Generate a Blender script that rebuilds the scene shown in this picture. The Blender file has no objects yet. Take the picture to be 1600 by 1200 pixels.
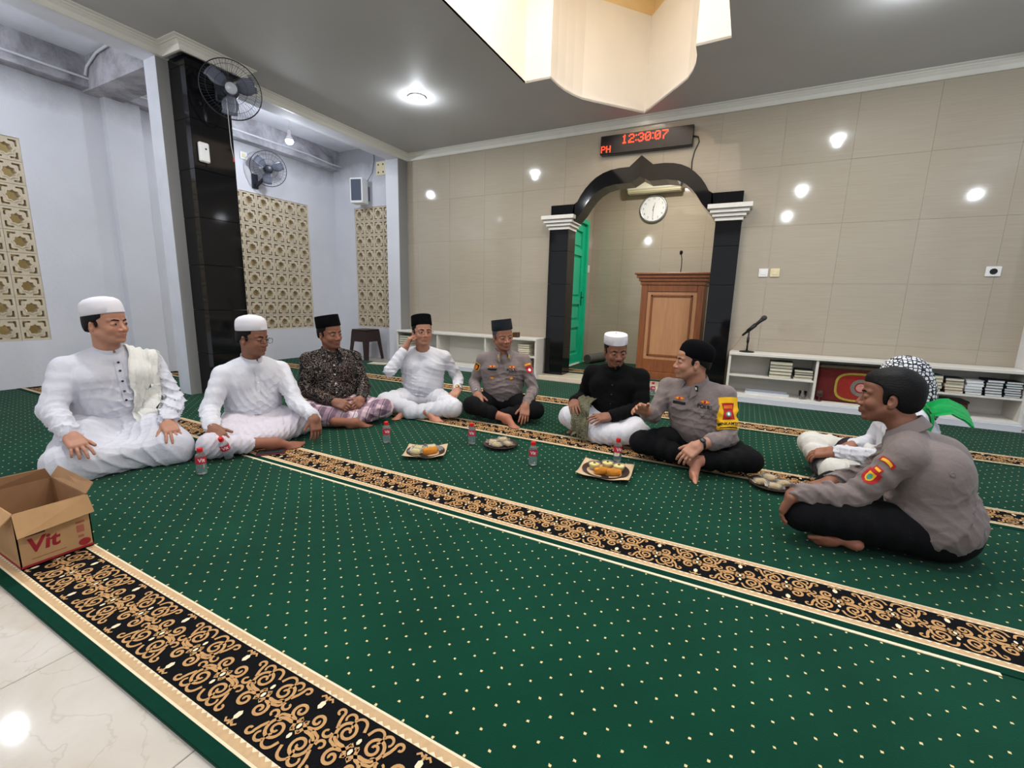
import bpy, math, random
import numpy as np
from mathutils import Vector, Matrix
from mathutils.geometry import tessellate_polygon
from mathutils.bvhtree import BVHTree

random.seed(7)
np.random.seed(7)
SC = bpy.context.scene
COL = SC.collection
PI = math.pi

# ------------------------------------------------------------------ camera
F_PX, YAW, PITCH, ROLL = 696.17, -0.4771946, 0.1830483, -0.0251906
CAM_H = 1.0
_f = Vector((math.sin(YAW) * math.cos(PITCH), math.cos(YAW) * math.cos(PITCH), -math.sin(PITCH)))
_r0 = Vector((math.cos(YAW), -math.sin(YAW), 0))
_d0 = _f.cross(_r0)
_r = math.cos(ROLL) * _r0 + math.sin(ROLL) * _d0
_d = math.cos(ROLL) * _d0 - math.sin(ROLL) * _r0
cam_data = bpy.data.cameras.new('camera')
cam_data.sensor_width = 36.0
cam_data.lens = F_PX / 1600.0 * 36.0
cam_data.clip_start = 0.05
cam = bpy.data.objects.new('camera', cam_data)
COL.objects.link(cam)
m = Matrix((_r, -_d, -_f)).transposed().to_4x4()
m.translation = (0, 0, CAM_H)
cam.matrix_world = m
SC.camera = cam

# ------------------------------------------------------------------ colour management, world
SC.view_settings.view_transform = 'Standard'
SC.view_settings.look = 'None'
SC.view_settings.gamma = 1.0
SC.view_settings.use_curve_mapping = False
SC.view_settings.exposure = 0.34
try:
    SC.cycles.use_denoising = True
    SC.cycles.max_bounces = 8
    SC.cycles.diffuse_bounces = 4
except Exception:
    pass
world = bpy.data.worlds.new('overcast_daylight')
SC.world = world
world.use_nodes = True
bg = world.node_tree.nodes['Background']
bg.inputs[0].default_value = (0.93, 0.965, 1.0, 1)
bg.inputs[1].default_value = 0.60

CEIL = 3.14          # main hall ceiling
W = 5.70             # qibla wall face
XC = -1.28           # mihrab centre line
XL, XR = -4.84, 2.28 # hall edges
AX = -6.55           # left aisle outer wall

def area(name, loc, direction, size, power, color=(1, 1, 1), shape='DISK', size_y=None, spread=PI):
    l = bpy.data.lights.new(name, 'AREA')
    l.shape = shape
    l.size = size
    if size_y: l.size_y = size_y
    l.energy = power
    l.color = color
    l.spread = spread
    o = bpy.data.objects.new(name, l)
    COL.objects.link(o)
    o.location = loc
    o.rotation_euler = Vector(direction).to_track_quat('-Z', 'Y').to_euler()
    return o

LAMP_W = 23.0
HALL_LAMPS = [(-3.40, 4.18), (0.78, 4.15), (0.62, 1.45), (-3.25, 1.45), (0.55, -1.1), (-3.2, -1.1)]
AISLE_LAMPS = [(-5.55, 4.22, 3.02), (-5.55, 0.98, 3.02), (3.1, 1.0, 3.02), (3.1, 4.2, 3.02)]
for x, y in HALL_LAMPS:
    area('downlight_glow', (x, y, CEIL - 0.0175), (0, 0, -1), 0.115, LAMP_W, (0.93, 0.97, 1.0))
    l = bpy.data.lights.new('downlight_side_glow', 'POINT'); l.energy = 7; l.color = (0.90, 0.95, 1.0); l.shadow_soft_size = 0.03
    o = bpy.data.objects.new('downlight_side_glow', l); COL.objects.link(o); o.location = (x, y, CEIL - 0.085)
for x, y, z in AISLE_LAMPS:
    l = bpy.data.lights.new('bulb_glow', 'POINT'); l.energy = 34; l.color = (0.86, 0.92, 1.0); l.shadow_soft_size = 0.045
    o = bpy.data.objects.new('bulb_glow', l); COL.objects.link(o); o.location = (x, y, z - 0.075)
area('skylight_daylight', (XC, 2.9, 4.30), (0, 0, -1), 1.3, 34, (1.0, 0.965, 0.92), 'RECTANGLE', 1.5)
area('mihrab_lamp_glow', (-1.1, 6.3, 2.96), (0, 0, -1), 0.14, 26, (1.0, 0.95, 0.86))

# ------------------------------------------------------------------ small helpers
def lin(c):
    c = c / 255.0
    return c / 12.92 if c <= 0.04045 else ((c + 0.055) / 1.055) ** 2.4

def RGB(r, g, b):
    return (lin(r), lin(g), lin(b), 1.0)

def new_mat(name):
    mt = bpy.data.materials.new(name)
    mt.use_nodes = True
    nt = mt.node_tree
    return mt, nt, nt.nodes['Principled BSDF']

def N(nt, typ, **kw):
    n = nt.nodes.new(typ)
    for k, v in kw.items():
        if k.startswith('i_'):
            key = k[2:]
            n.inputs[int(key) if key.isdigit() else key].default_value = v
        else:
            setattr(n, k, v)
    return n

def L(nt, a, b):
    nt.links.new(a, b)

def mathn(nt, op, a, b=None, c=None):
    n = nt.nodes.new('ShaderNodeMath'); n.operation = op
    for i, v in enumerate((a, b, c)):
        if v is None: continue
        if isinstance(v, (int, float)): n.inputs[i].default_value = v
        else: nt.links.new(v, n.inputs[i])
    return n.outputs[0]

def mixc(nt, fac, a, b, blend='MIX'):
    n = nt.nodes.new('ShaderNodeMix'); n.data_type = 'RGBA'; n.blend_type = blend
    for idx, v in ((0, fac), (6, a), (7, b)):
        if isinstance(v, (int, float)): n.inputs[idx].default_value = v
        elif isinstance(v, tuple): n.inputs[idx].default_value = v
        else: nt.links.new(v, n.inputs[idx])
    return n.outputs[2]

def ramp(nt, fac, stops, interp='LINEAR'):
    n = nt.nodes.new('ShaderNodeValToRGB')
    n.color_ramp.interpolation = interp
    els = n.color_ramp.elements
    while len(els) < len(stops): els.new(0.5)
    for e, (p, c) in zip(els, stops):
        e.position = p; e.color = c
    nt.links.new(fac, n.inputs[0])
    return n.outputs[0]

_MC = {}
def mat(name, col, rough=0.6, metal=0.0, var=0.0, vscale=6.0, bump=0.0, bscale=200.0, stretch=(1, 1, 1), spec=0.5, emit=None, estr=0.0, trans=0.0, sheen=0.0, ior=1.45):
    """general procedural material: colour with a noise variation and a fine noise relief"""
    if name in _MC: return _MC[name]
    mt, nt, p = new_mat(name)
    p.inputs['Base Color'].default_value = col
    p.inputs['Roughness'].default_value = rough
    p.inputs['Metallic'].default_value = metal
    p.inputs['Specular IOR Level'].default_value = spec
    p.inputs['IOR'].default_value = ior
    if trans: p.inputs['Transmission Weight'].default_value = trans
    if sheen: p.inputs['Sheen Weight'].default_value = sheen
    if emit:
        p.inputs['Emission Color'].default_value = emit
        p.inputs['Emission Strength'].default_value = estr
    if var or bump:
        tc = N(nt, 'ShaderNodeTexCoord'); mp = N(nt, 'ShaderNodeMapping')
        mp.inputs['Scale'].default_value = stretch
        L(nt, tc.outputs['Object'], mp.inputs[0])
    if var:
        no = N(nt, 'ShaderNodeTexNoise', i_Scale=vscale, i_Detail=5.0); L(nt, mp.outputs[0], no.inputs['Vector'])
        dark = tuple(c * (1 - var) for c in col[:3]) + (1,)
        lite = tuple(min(1, c * (1 + var * 0.7)) for c in col[:3]) + (1,)
        L(nt, ramp(nt, no.outputs[0], [(0.3, dark), (0.7, lite)]), p.inputs['Base Color'])
    if bump:
        nb = N(nt, 'ShaderNodeTexNoise', i_Scale=bscale, i_Detail=3.0); L(nt, mp.outputs[0], nb.inputs['Vector'])
        b = N(nt, 'ShaderNodeBump', i_Strength=bump, i_Distance=0.004); L(nt, nb.outputs[0], b.inputs['Height'])
        L(nt, b.outputs[0], p.inputs['Normal'])
    _MC[name] = mt
    return mt

# ------------------------------------------------------------------ objects
def tag(o, label=None, cat=None, group=None, kind=None):
    if label: o['label'] = label
    if cat: o['category'] = cat
    if group: o['group'] = group
    if kind: o['kind'] = kind
    return o

def thing(name, label, cat, loc=(0, 0, 0), rz=0.0, group=None):
    o = bpy.data.objects.new(name, None)
    o.empty_display_size = 0.05
    COL.objects.link(o)
    o.location = loc; o.rotation_euler = (0, 0, rz)
    return tag(o, label, cat, group)

def link(name, mesh, material=None, parent=None, loc=None, rot=None, smooth=False):
    o = bpy.data.objects.new(name, mesh)
    COL.objects.link(o)
    if material is not None and not mesh.materials:
        for mm in (material if isinstance(material, (list, tuple)) else [material]):
            mesh.materials.append(mm)
    if parent is not None: o.parent = parent
    if loc is not None: o.location = loc
    if rot is not None: o.rotation_euler = rot
    if smooth: mesh.shade_smooth()
    return o

def copy_tree(o, parent=None):
    c = o.copy(); COL.objects.link(c); c.parent = parent
    for ch in list(o.children): copy_tree(ch, c)
    return c

class MB:
    """collects verts and faces of one part"""
    def __init__(self):
        self.v = []; self.f = []; self.mi = []
    def add(self, verts, faces, mi=0):
        k = len(self.v)
        self.v += [tuple(p) for p in verts]
        self.f += [tuple(i + k for i in fc) for fc in faces]
        self.mi += [mi] * len(faces)
        return self
    def box(self, x0, x1, y0, y1, z0, z1, bev=0.0, M=None, mi=0):
        if bev <= 0:
            vs = [(x, y, z) for z in (z0, z1) for y in (y0, y1) for x in (x0, x1)]
            fs = [(0, 2, 3, 1), (4, 5, 7, 6), (0, 1, 5, 4), (2, 6, 7, 3), (0, 4, 6, 2), (1, 3, 7, 5)]
        else:
            b = min(bev, (x1 - x0) / 2.01, (y1 - y0) / 2.01, (z1 - z0) / 2.01)
            vs = []; idx = {}
            for ix, x in enumerate((x0, x1)):
                for iy, y in enumerate((y0, y1)):
                    for iz, z in enumerate((z0, z1)):
                        sx, sy, sz = 1 - 2 * ix, 1 - 2 * iy, 1 - 2 * iz
                        for ax, p in enumerate(((x, y + sy * b, z + sz * b), (x + sx * b, y, z + sz * b), (x + sx * b, y + sy * b, z))):
                            idx[(ix, iy, iz, ax)] = len(vs); vs.append(p)
            fs = []
            for ix in (0, 1):
                q = [idx[(ix, a, c, 0)] for a, c in ((0, 0), (1, 0), (1, 1), (0, 1))]; fs.append(q if ix else q[::-1])
            for iy in (0, 1):
                q = [idx[(a, iy, c, 1)] for a, c in ((0, 0), (0, 1), (1, 1), (1, 0))]; fs.append(q if iy else q[::-1])
            for iz in (0, 1):
                q = [idx[(a, c, iz, 2)] for a, c in ((0, 0), (1, 0), (1, 1), (0, 1))]; fs.append(q if iz else q[::-1])
            for a in (0, 1):
                for c in (0, 1):
                    q = [idx[(0, a, c, 1)], idx[(1, a, c, 1)], idx[(1, a, c, 2)], idx[(0, a, c, 2)]]; fs.append(q if (a == c) else q[::-1])
                    q = [idx[(a, 0, c, 2)], idx[(a, 1, c, 2)], idx[(a, 1, c, 0)], idx[(a, 0, c, 0)]]; fs.append(q if (a == c) else q[::-1])
                    q = [idx[(a, c, 0, 0)], idx[(a, c, 1, 0)], idx[(a, c, 1, 1)], idx[(a, c, 0, 1)]]; fs.append(q if (a == c) else q[::-1])
            for ix in (0, 1):
                for iy in (0, 1):
                    for iz in (0, 1):
                        q = [idx[(ix, iy, iz, 0)], idx[(ix, iy, iz, 1)], idx[(ix, iy, iz, 2)]]
                        fs.append(q if (ix + iy + iz) % 2 == 1 else q[::-1])
        if M is not None: vs = [M @ Vector(p) for p in vs]
        return self.add(vs, fs, mi)
    def lathe(self, prof, n=24, sx=1.0, sy=1.0, M=None, cap=True, mi=0, a0=0.0, a1=2 * PI):
        """prof: list of (r, z) bottom to top"""
        full = abs(a1 - a0 - 2 * PI) < 1e-6
        nn = n if full else n + 1
        vs = []; fs = []
        for r, z in prof:
            for i in range(nn):
                a = a0 + (a1 - a0) * i / n
                vs.append((r * math.cos(a) * sx, r * math.sin(a) * sy, z))
        for j in range(len(prof) - 1):
            for i in range(n):
                i2 = (i + 1) % nn if full else i + 1
                fs.append((j * nn + i, j * nn + i2, (j + 1) * nn + i2, (j + 1) * nn + i))
        if cap and full:
            if prof[0][0] > 1e-6: fs.append(tuple(range(nn))[::-1])
            if prof[-1][0] > 1e-6: fs.append(tuple((len(prof) - 1) * nn + i for i in range(nn)))
        if M is not None: vs = [M @ Vector(p) for p in vs]
        return self.add(vs, fs, mi)
    def tube(self, pts, r, n=8, closed=False, mi=0, caps=True):
        pts = [Vector(p) for p in pts]
        rs = r if isinstance(r, (list, tuple)) else [r] * len(pts)
        m_ = len(pts); vs = []; fs = []
        t0 = (pts[1] - pts[0]).normalized()
        up = Vector((0, 0, 1)) if abs(t0.z) < 0.9 else Vector((1, 0, 0))
        nrm = t0.cross(up).normalized()
        for i, p in enumerate(pts):
            a = pts[(i - 1) % m_] if (closed or i > 0) else p
            b = pts[(i + 1) % m_] if (closed or i < m_ - 1) else p
            t = (b - a).normalized()
            nrm = (nrm - t * nrm.dot(t)).normalized()
            bn = t.cross(nrm)
            for k in range(n):
                an = 2 * PI * k / n
                vs.append(p + (nrm * math.cos(an) + bn * math.sin(an)) * rs[i])
        for i in range(m_ if closed else m_ - 1):
            j = (i + 1) % m_
            for k in range(n):
                k2 = (k + 1) % n
                fs.append((i * n + k, i * n + k2, j * n + k2, j * n + k))
        if not closed and caps:
            fs.append(tuple(range(n))[::-1]); fs.append(tuple((m_ - 1) * n + k for k in range(n)))
        return self.add(vs, fs, mi)
    def prism(self, loops, d0, d1, fn, mi=0):
        """2-D outline (first loop outer, others holes) pushed from d0 to d1; fn maps (a, b, d) to a point"""
        flat = [p for lp in loops for p in lp]
        tris = tessellate_polygon([[Vector((a, b, 0)) for a, b in lp] for lp in loops])
        n = len(flat)
        vs = [fn(a, b, d0) for a, b in flat] + [fn(a, b, d1) for a, b in flat]
        fs = []
        for t in tris:
            (ax, ay), (bx, by), (cx, cy) = (flat[i] for i in t)
            if (bx - ax) * (cy - ay) - (by - ay) * (cx - ax) < 0: t = (t[0], t[2], t[1])
            fs.append(tuple(t)[::-1]); fs.append(tuple(i + n for i in t))
        k = 0
        for li, lp in enumerate(loops):
            ar = sum(lp[i][0] * lp[(i + 1) % len(lp)][1] - lp[(i + 1) % len(lp)][0] * lp[i][1] for i in range(len(lp)))
            ccw = (ar > 0) if li == 0 else (ar < 0)
            for i in range(len(lp)):
                a, b = k + i, k + (i + 1) % len(lp)
                fs.append((a, b, b + n, a + n) if ccw else (b, a, a + n, b + n))
            k += len(lp)
        return self.add(vs, fs, mi)
    def mesh(self, name):
        me = bpy.data.meshes.new(name)
        me.from_pydata(self.v, [], self.f)
        if any(self.mi): me.polygons.foreach_set('material_index', self.mi)
        me.update()
        return me
    def build(self, name, material=None, parent=None, loc=None, rot=None, smooth=False):
        return link(name, self.mesh(name), material, parent, loc, rot, smooth)

def fix_normals(o):
    import bmesh
    bm = bmesh.new(); bm.from_mesh(o.data)
    bmesh.ops.recalc_face_normals(bm, faces=bm.faces)
    bm.to_mesh(o.data); bm.free()
    return o

def auto_smooth(o, deg=40):
    o.data.shade_smooth()
    try:
        o.data.set_sharp_from_angle(angle=math.radians(deg))
    except Exception:
        pass
    return o

def struct(name, mb, material, parent=None, label=None):
    o = mb.build(name, material, parent)
    if parent is None: o['kind'] = 'structure'
    if label: o['label'] = label
    return o

XZ = lambda a, b, d: (a, d, b)       # outline in x-z, depth in y
YZ = lambda a, b, d: (d, a, b)       # outline in y-z, depth in x
XY = lambda a, b, d: (a, b, d)

def text_mesh(s, size, depth=0.0, name='lettering', bold=0.0):
    cu = bpy.data.curves.new(name, 'FONT')
    cu.body = s; cu.size = size; cu.extrude = depth; cu.offset = bold
    cu.align_x = 'CENTER'; cu.align_y = 'CENTER'; cu.resolution_u = 3
    o = bpy.data.objects.new(name, cu)
    COL.objects.link(o)
    bpy.context.view_layer.update()
    me = bpy.data.meshes.new_from_object(o.evaluated_get(bpy.context.evaluated_depsgraph_get()))
    bpy.data.objects.remove(o); bpy.data.curves.remove(cu)
    me.name = name
    me.materials.clear()
    return me
# ================================================================== materials of the building
def mat_tile():
    mt, nt, p = new_mat('beige_wall_tile')
    tc = N(nt, 'ShaderNodeTexCoord'); mp = N(nt, 'ShaderNodeMapping'); mp.inputs['Scale'].default_value = (1.2, 1.2, 42)
    oi = N(nt, 'ShaderNodeObjectInfo')
    ad = N(nt, 'ShaderNodeVectorMath', operation='ADD')
    L(nt, tc.outputs['Object'], ad.inputs[0])
    cb = N(nt, 'ShaderNodeCombineXYZ'); L(nt, mathn(nt, 'MULTIPLY', oi.outputs['Random'], 13.0), cb.inputs[0]); L(nt, cb.outputs[0], ad.inputs[1])
    L(nt, ad.outputs[0], mp.inputs[0])
    no = N(nt, 'ShaderNodeTexNoise', i_Scale=2.2, i_Detail=7.0, i_Roughness=0.6); L(nt, mp.outputs[0], no.inputs['Vector'])
    c = ramp(nt, no.outputs[0], [(0.25, RGB(167, 155, 138)), (0.55, RGB(173, 162, 145)), (0.8, RGB(178, 168, 151))])
    c2 = mixc(nt, mathn(nt, 'MULTIPLY', oi.outputs['Random'], 0.10), c, RGB(196, 186, 172))
    L(nt, c2, p.inputs['Base Color'])
    p.inputs['Roughness'].default_value = 0.07
    p.inputs['Specular IOR Level'].default_value = 0.55
    return mt

def mat_granite():
    mt, nt, p = new_mat('black_granite')
    tc = N(nt, 'ShaderNodeTexCoord')
    v = N(nt, 'ShaderNodeTexVoronoi', i_Scale=260.0); L(nt, tc.outputs['Object'], v.inputs['Vector'])
    L(nt, ramp(nt, v.outputs['Distance'], [(0.0, RGB(46, 46, 50)), (0.18, RGB(18, 18, 21)), (1.0, RGB(11, 11, 13))]), p.inputs['Base Color'])
    p.inputs['Roughness'].default_value = 0.07
    p.inputs['Specular IOR Level'].default_value = 0.32
    return mt

def mat_marble():
    mt, nt, p = new_mat('cream_marble_tile')
    tc = N(nt, 'ShaderNodeTexCoord'); oi = N(nt, 'ShaderNodeObjectInfo')
    ad = N(nt, 'ShaderNodeVectorMath', operation='ADD'); L(nt, tc.outputs['Object'], ad.inputs[0]); L(nt, oi.outputs['Location'], ad.inputs[1])
    w = N(nt, 'ShaderNodeTexNoise', i_Scale=1.6, i_Detail=8.0, i_Roughness=0.62, i_Distortion=1.6); L(nt, ad.outputs[0], w.inputs['Vector'])
    base = ramp(nt, w.outputs[0], [(0.3, RGB(190, 179, 166)), (0.5, RGB(204, 195, 184)), (0.75, RGB(214, 207, 198))])
    n2 = N(nt, 'ShaderNodeTexNoise', i_Scale=2.4, i_Detail=6.0, i_Distortion=2.2); L(nt, ad.outputs[0], n2.inputs['Vector'])
    vein = ramp(nt, n2.outputs[0], [(0.485, (0, 0, 0, 1)), (0.5, (1, 1, 1, 1)), (0.515, (0, 0, 0, 1))])
    L(nt, mixc(nt, mathn(nt, 'MULTIPLY', vein, 0.35), base, RGB(168, 156, 142)), p.inputs['Base Color'])
    p.inputs['Roughness'].default_value = 0.06
    return mt

def mat_plaster(name, col, dirt, z0, z1, spots=0.5):
    """painted plaster with damp staining between heights z0 and z1 (object space)"""
    mt, nt, p = new_mat(name)
    tc = N(nt, 'ShaderNodeTexCoord'); sx = N(nt, 'ShaderNodeSeparateXYZ'); L(nt, tc.outputs['Object'], sx.inputs[0])
    no = N(nt, 'ShaderNodeTexNoise', i_Scale=3.0, i_Detail=7.0, i_Roughness=0.65); L(nt, tc.outputs['Object'], no.inputs['Vector'])
    h = mathn(nt, 'ADD', sx.outputs[2], mathn(nt, 'MULTIPLY', mathn(nt, 'SUBTRACT', no.outputs[0], 0.5), 0.35))
    mr = N(nt, 'ShaderNodeMapRange'); L(nt, h, mr.inputs[0]); mr.inputs[1].default_value = z0; mr.inputs[2].default_value = z1
    n2 = N(nt, 'ShaderNodeTexNoise', i_Scale=1.3, i_Detail=4.0); L(nt, tc.outputs['Object'], n2.inputs['Vector'])
    base = ramp(nt, n2.outputs[0], [(0.3, tuple(c * 0.9 for c in col[:3]) + (1,)), (0.7, col)])
    L(nt, mixc(nt, mathn(nt, 'MULTIPLY', mr.outputs[0], spots), base, dirt), p.inputs['Base Color'])
    p.inputs['Roughness'].default_value = 0.75
    b = N(nt, 'ShaderNodeBump', i_Strength=0.25, i_Distance=0.01); nb = N(nt, 'ShaderNodeTexNoise', i_Scale=35.0, i_Detail=4.0)
    L(nt, tc.outputs['Object'], nb.inputs['Vector']); L(nt, nb.outputs[0], b.inputs['Height']); L(nt, b.outputs[0], p.inputs['Normal'])
    return mt

def mat_concrete():
    mt, nt, p = new_mat('stained_concrete')
    tc = N(nt, 'ShaderNodeTexCoord')
    n1 = N(nt, 'ShaderNodeTexNoise', i_Scale=1.7, i_Detail=8.0, i_Roughness=0.7, i_Distortion=0.6); L(nt, tc.outputs['Object'], n1.inputs['Vector'])
    L(nt, ramp(nt, n1.outputs[0], [(0.30, RGB(72, 70, 74)), (0.45, RGB(140, 138, 144)), (0.62, RGB(186, 184, 190)), (0.8, RGB(206, 205, 212))]), p.inputs['Base Color'])
    p.inputs['Roughness'].default_value = 0.85
    b = N(nt, 'ShaderNodeBump', i_Strength=0.4, i_Distance=0.01); L(nt, n1.outputs[0], b.inputs['Height']); L(nt, b.outputs[0], p.inputs['Normal'])
    return mt

M_TILE = mat_tile(); M_GRAN = mat_granite(); M_MARB = mat_marble()
M_AISLE = mat_plaster('pale_blue_white_plaster', RGB(222, 222, 228), RGB(104, 102, 106), 2.80, 3.18, 0.75)
M_CONC = mat_concrete()
M_AISLEC = mat('white_slab_paint', RGB(222, 223, 232), 0.7, var=0.22, vscale=1.1)
M_WHITE = mat('white_paint', RGB(228, 226, 226), 0.5, var=0.05, vscale=3)
M_CORN = mat('cornice_paint', RGB(222, 218, 208), 0.5, var=0.05, vscale=4)
M_CEIL = mat('ceiling_paint', RGB(190, 189, 189), 0.62, var=0.05, vscale=1.2)
M_WELL = mat('skylight_shaft_paint', RGB(238, 233, 226), 0.6, var=0.03, vscale=2)
M_WELLTOP = mat('skylight_cap_paint', RGB(250, 226, 180), 0.6, var=0.08, vscale=5)
M_GROUT = mat('grey_grout', RGB(160, 149, 132), 0.8, bump=0.2)
M_GREYCOL = mat_plaster('grey_skim_plaster', RGB(150, 148, 146), RGB(110, 106, 100), 0.0, 3.0, 0.4)
M_BLOCK = mat('sandy_cement_block', RGB(210, 195, 170), 0.85, var=0.12, vscale=9, bump=0.3, bscale=120)
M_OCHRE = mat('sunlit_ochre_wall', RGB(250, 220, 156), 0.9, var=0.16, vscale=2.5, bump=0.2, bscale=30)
M_GROUND = mat('outside_ground', RGB(170, 160, 140), 0.9, var=0.15, bump=0.3, bscale=40)

# ================================================================== floor
fl = MB().box(AX - 0.2, 4.3, -4.2, W + 1.9, -0.16, -0.020)
floor = struct('floor', fl, M_MARB)
tile_me = MB().box(-0.2985, 0.2985, -0.2985, 0.2985, -0.010, 0.008, 0.0015).mesh('tile')
tile_me.materials.append(M_MARB)
for i in range(11):
    for j in range(5):
        link('tile', tile_me, None, floor, (-4.9 + 0.6 * i, 0.14 - 0.6 * j, -0.020))
struct('floor_outside', MB().box(AX - 2.5, AX - 0.2, -6, 9, -0.4, -0.1), M_GROUND)

# ================================================================== hall ceiling with the pointed skylight shaft
def well_half():
    return [(0.93, 1.55), (0.93, 4.39), (0.66, 4.40), (0.655, 4.55), (0.63, 4.70), (0.59, 4.83), (0.53, 4.96), (0.45, 5.06), (0.0, 5.59)]
wh = well_half()
well = [(XC + d, y) for d, y in wh] + [(XC - d, y) for d, y in wh[-2::-1]]
cl = MB().prism([[(XL - 0.2, -4.2), (XR + 0.2, -4.2), (XR + 0.2, W + 0.1), (XL - 0.2, W + 0.1)], well[::-1]], CEIL, CEIL + 0.02, XY)
ceiling = struct('ceiling', cl, M_CEIL)
ws = MB(); n = len(well)
vs = [(x, y, CEIL + 0.0) for x, y in well] + [(x, y, 4.12) for x, y in well]
ws.add(vs, [(i, (i + 1) % n, (i + 1) % n + n, i + n) for i in range(n)])
wo = [(XC + (x - XC) * 1.012, 3.4 + (y - 3.4) * 1.012) for x, y in well]
struct('wall_skylight_shaft', ws, M_WELL, label='bright white pointed skylight shaft cut up through the ceiling')
wt = MB()
big = [(XC + (x - XC) * 1.08, 3.4 + (y - 3.4) * 1.06) for x, y in well]
wt.add([(x, y, 4.12) for x, y in well] + [(x, y, 4.12) for x, y in big] + [(x, y, 4.42) for x, y in big],
       [(i, (i + 1) % n, (i + 1) % n + n, i + n) for i in range(n)] + [(i + n, (i + 1) % n + n, (i + 1) % n + 2 * n, i + 2 * n) for i in range(n)])
wt.prism([big], 4.42, 4.45, XY)
struct('ceiling_skylight_cap', wt, M_WELLTOP)
M_PANEL = mat('skylight_panel_glow', RGB(255, 244, 225), 0.4, emit=RGB(255, 240, 214), estr=3.0)
sp = MB().box(XC - 0.68, XC + 0.68, 2.12, 3.68, 4.335, 4.36, 0.004)
o = sp.build('window_skylight', M_PANEL); o['kind'] = 'structure'

# ================================================================== cornices
def cornice(name, pts, closed=False):
    """plaster cornice swept along pts (hall side on the left of the direction of travel)"""
    prof = [(0.0, -0.090), (0.020, -0.090), (0.026, -0.082), (0.034, -0.052), (0.052, -0.034), (0.056, -0.026), (0.064, -0.026), (0.068, -0.016), (0.088, -0.006), (0.090, 0.0), (0.0, 0.0)]
    mb = MB(); vs = []; fs = []; k = len(prof)
    P = [Vector((x, y)) for x, y in pts]
    for i, p in enumerate(P):
        d1 = (P[i] - P[i - 1]).normalized() if i > 0 else (P[1] - P[0]).normalized()
        d2 = (P[i + 1] - P[i]).normalized() if i < len(P) - 1 else d1
        n1, n2 = Vector((-d1.y, d1.x)), Vector((-d2.y, d2.x))
        mm = (n1 + n2); mm = mm / (mm.dot(n1))
        for a, z in prof: vs.append((p.x + mm.x * a, p.y + mm.y * a, CEIL + z))
    for i in range(len(P) - 1):
        for j in range(k - 1):
            fs.append((i * k + j, i * k + j + 1, (i + 1) * k + j + 1, (i + 1) * k + j))
    mb.add(vs, fs)
    o = struct(name, mb, M_CORN)
    fix_normals(o)
    return auto_smooth(o, 30)
cornice('trim_1', [(XR, W), (XL, W)])
cornice('trim_2', [(XL, W), (XL, 3.00), (-4.56, 3.00), (-4.56, 2.46), (XL, 2.46), (XL, -4.2)])
cornice('trim_3', [(XR, -4.2), (XR, W)])

# ================================================================== qibla wall, its tiles, the mihrab niche
ARCH_OUT = [(0.76, 2.25), (0.72, 2.32), (0.665, 2.395), (0.60, 2.46), (0.53, 2.515), (0.45, 2.555), (0.36, 2.58), (0.26, 2.592), (0.135, 2.592), (0.0, 2.705)]
ARCH_IN = [(0.83, 2.00), (0.77, 2.04), (0.70, 2.12), (0.64, 2.21), (0.58, 2.285), (0.51, 2.345), (0.42, 2.39), (0.30, 2.412), (0.105, 2.415), (0.0, 2.475)]
hole_r = [(0.99, 0.0), (0.99, 2.12), (0.80, 2.14)] + [((a[0] + b[0]) / 2, (a[1] + b[1]) / 2) for a, b in zip(ARCH_OUT, ARCH_IN)]
opening = [(XC + d, z) for d, z in hole_r] + [(XC - d, z) for d, z in hole_r[-2::-1]]
outline = [(XL - 0.2, 0.0)] + [(x, z) for x, z in opening[::-1]] + [(XR + 0.2, 0.0), (XR + 0.2, 3.3), (XL - 0.2, 3.3)]
wq = MB().prism([outline], W + 0.012, W + 0.16, XZ)
wall_q = struct('wall_qibla', wq, M_GROUT)

def clip_poly(poly, axis, lim, keep_less):
    out = []
    for i in range(len(poly)):
        a, b = poly[i], poly[(i + 1) % len(poly)]
        ia = (a[axis] <= lim) if keep_less else (a[axis] >= lim)
        ib = (b[axis] <= lim) if keep_less else (b[axis] >= lim)
        if ia: out.append(a)
        if ia != ib:
            t = (lim - a[axis]) / (b[axis] - a[axis])
            out.append((a[0] + t * (b[0] - a[0]), a[1] + t * (b[1] - a[1])))
    return out

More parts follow.
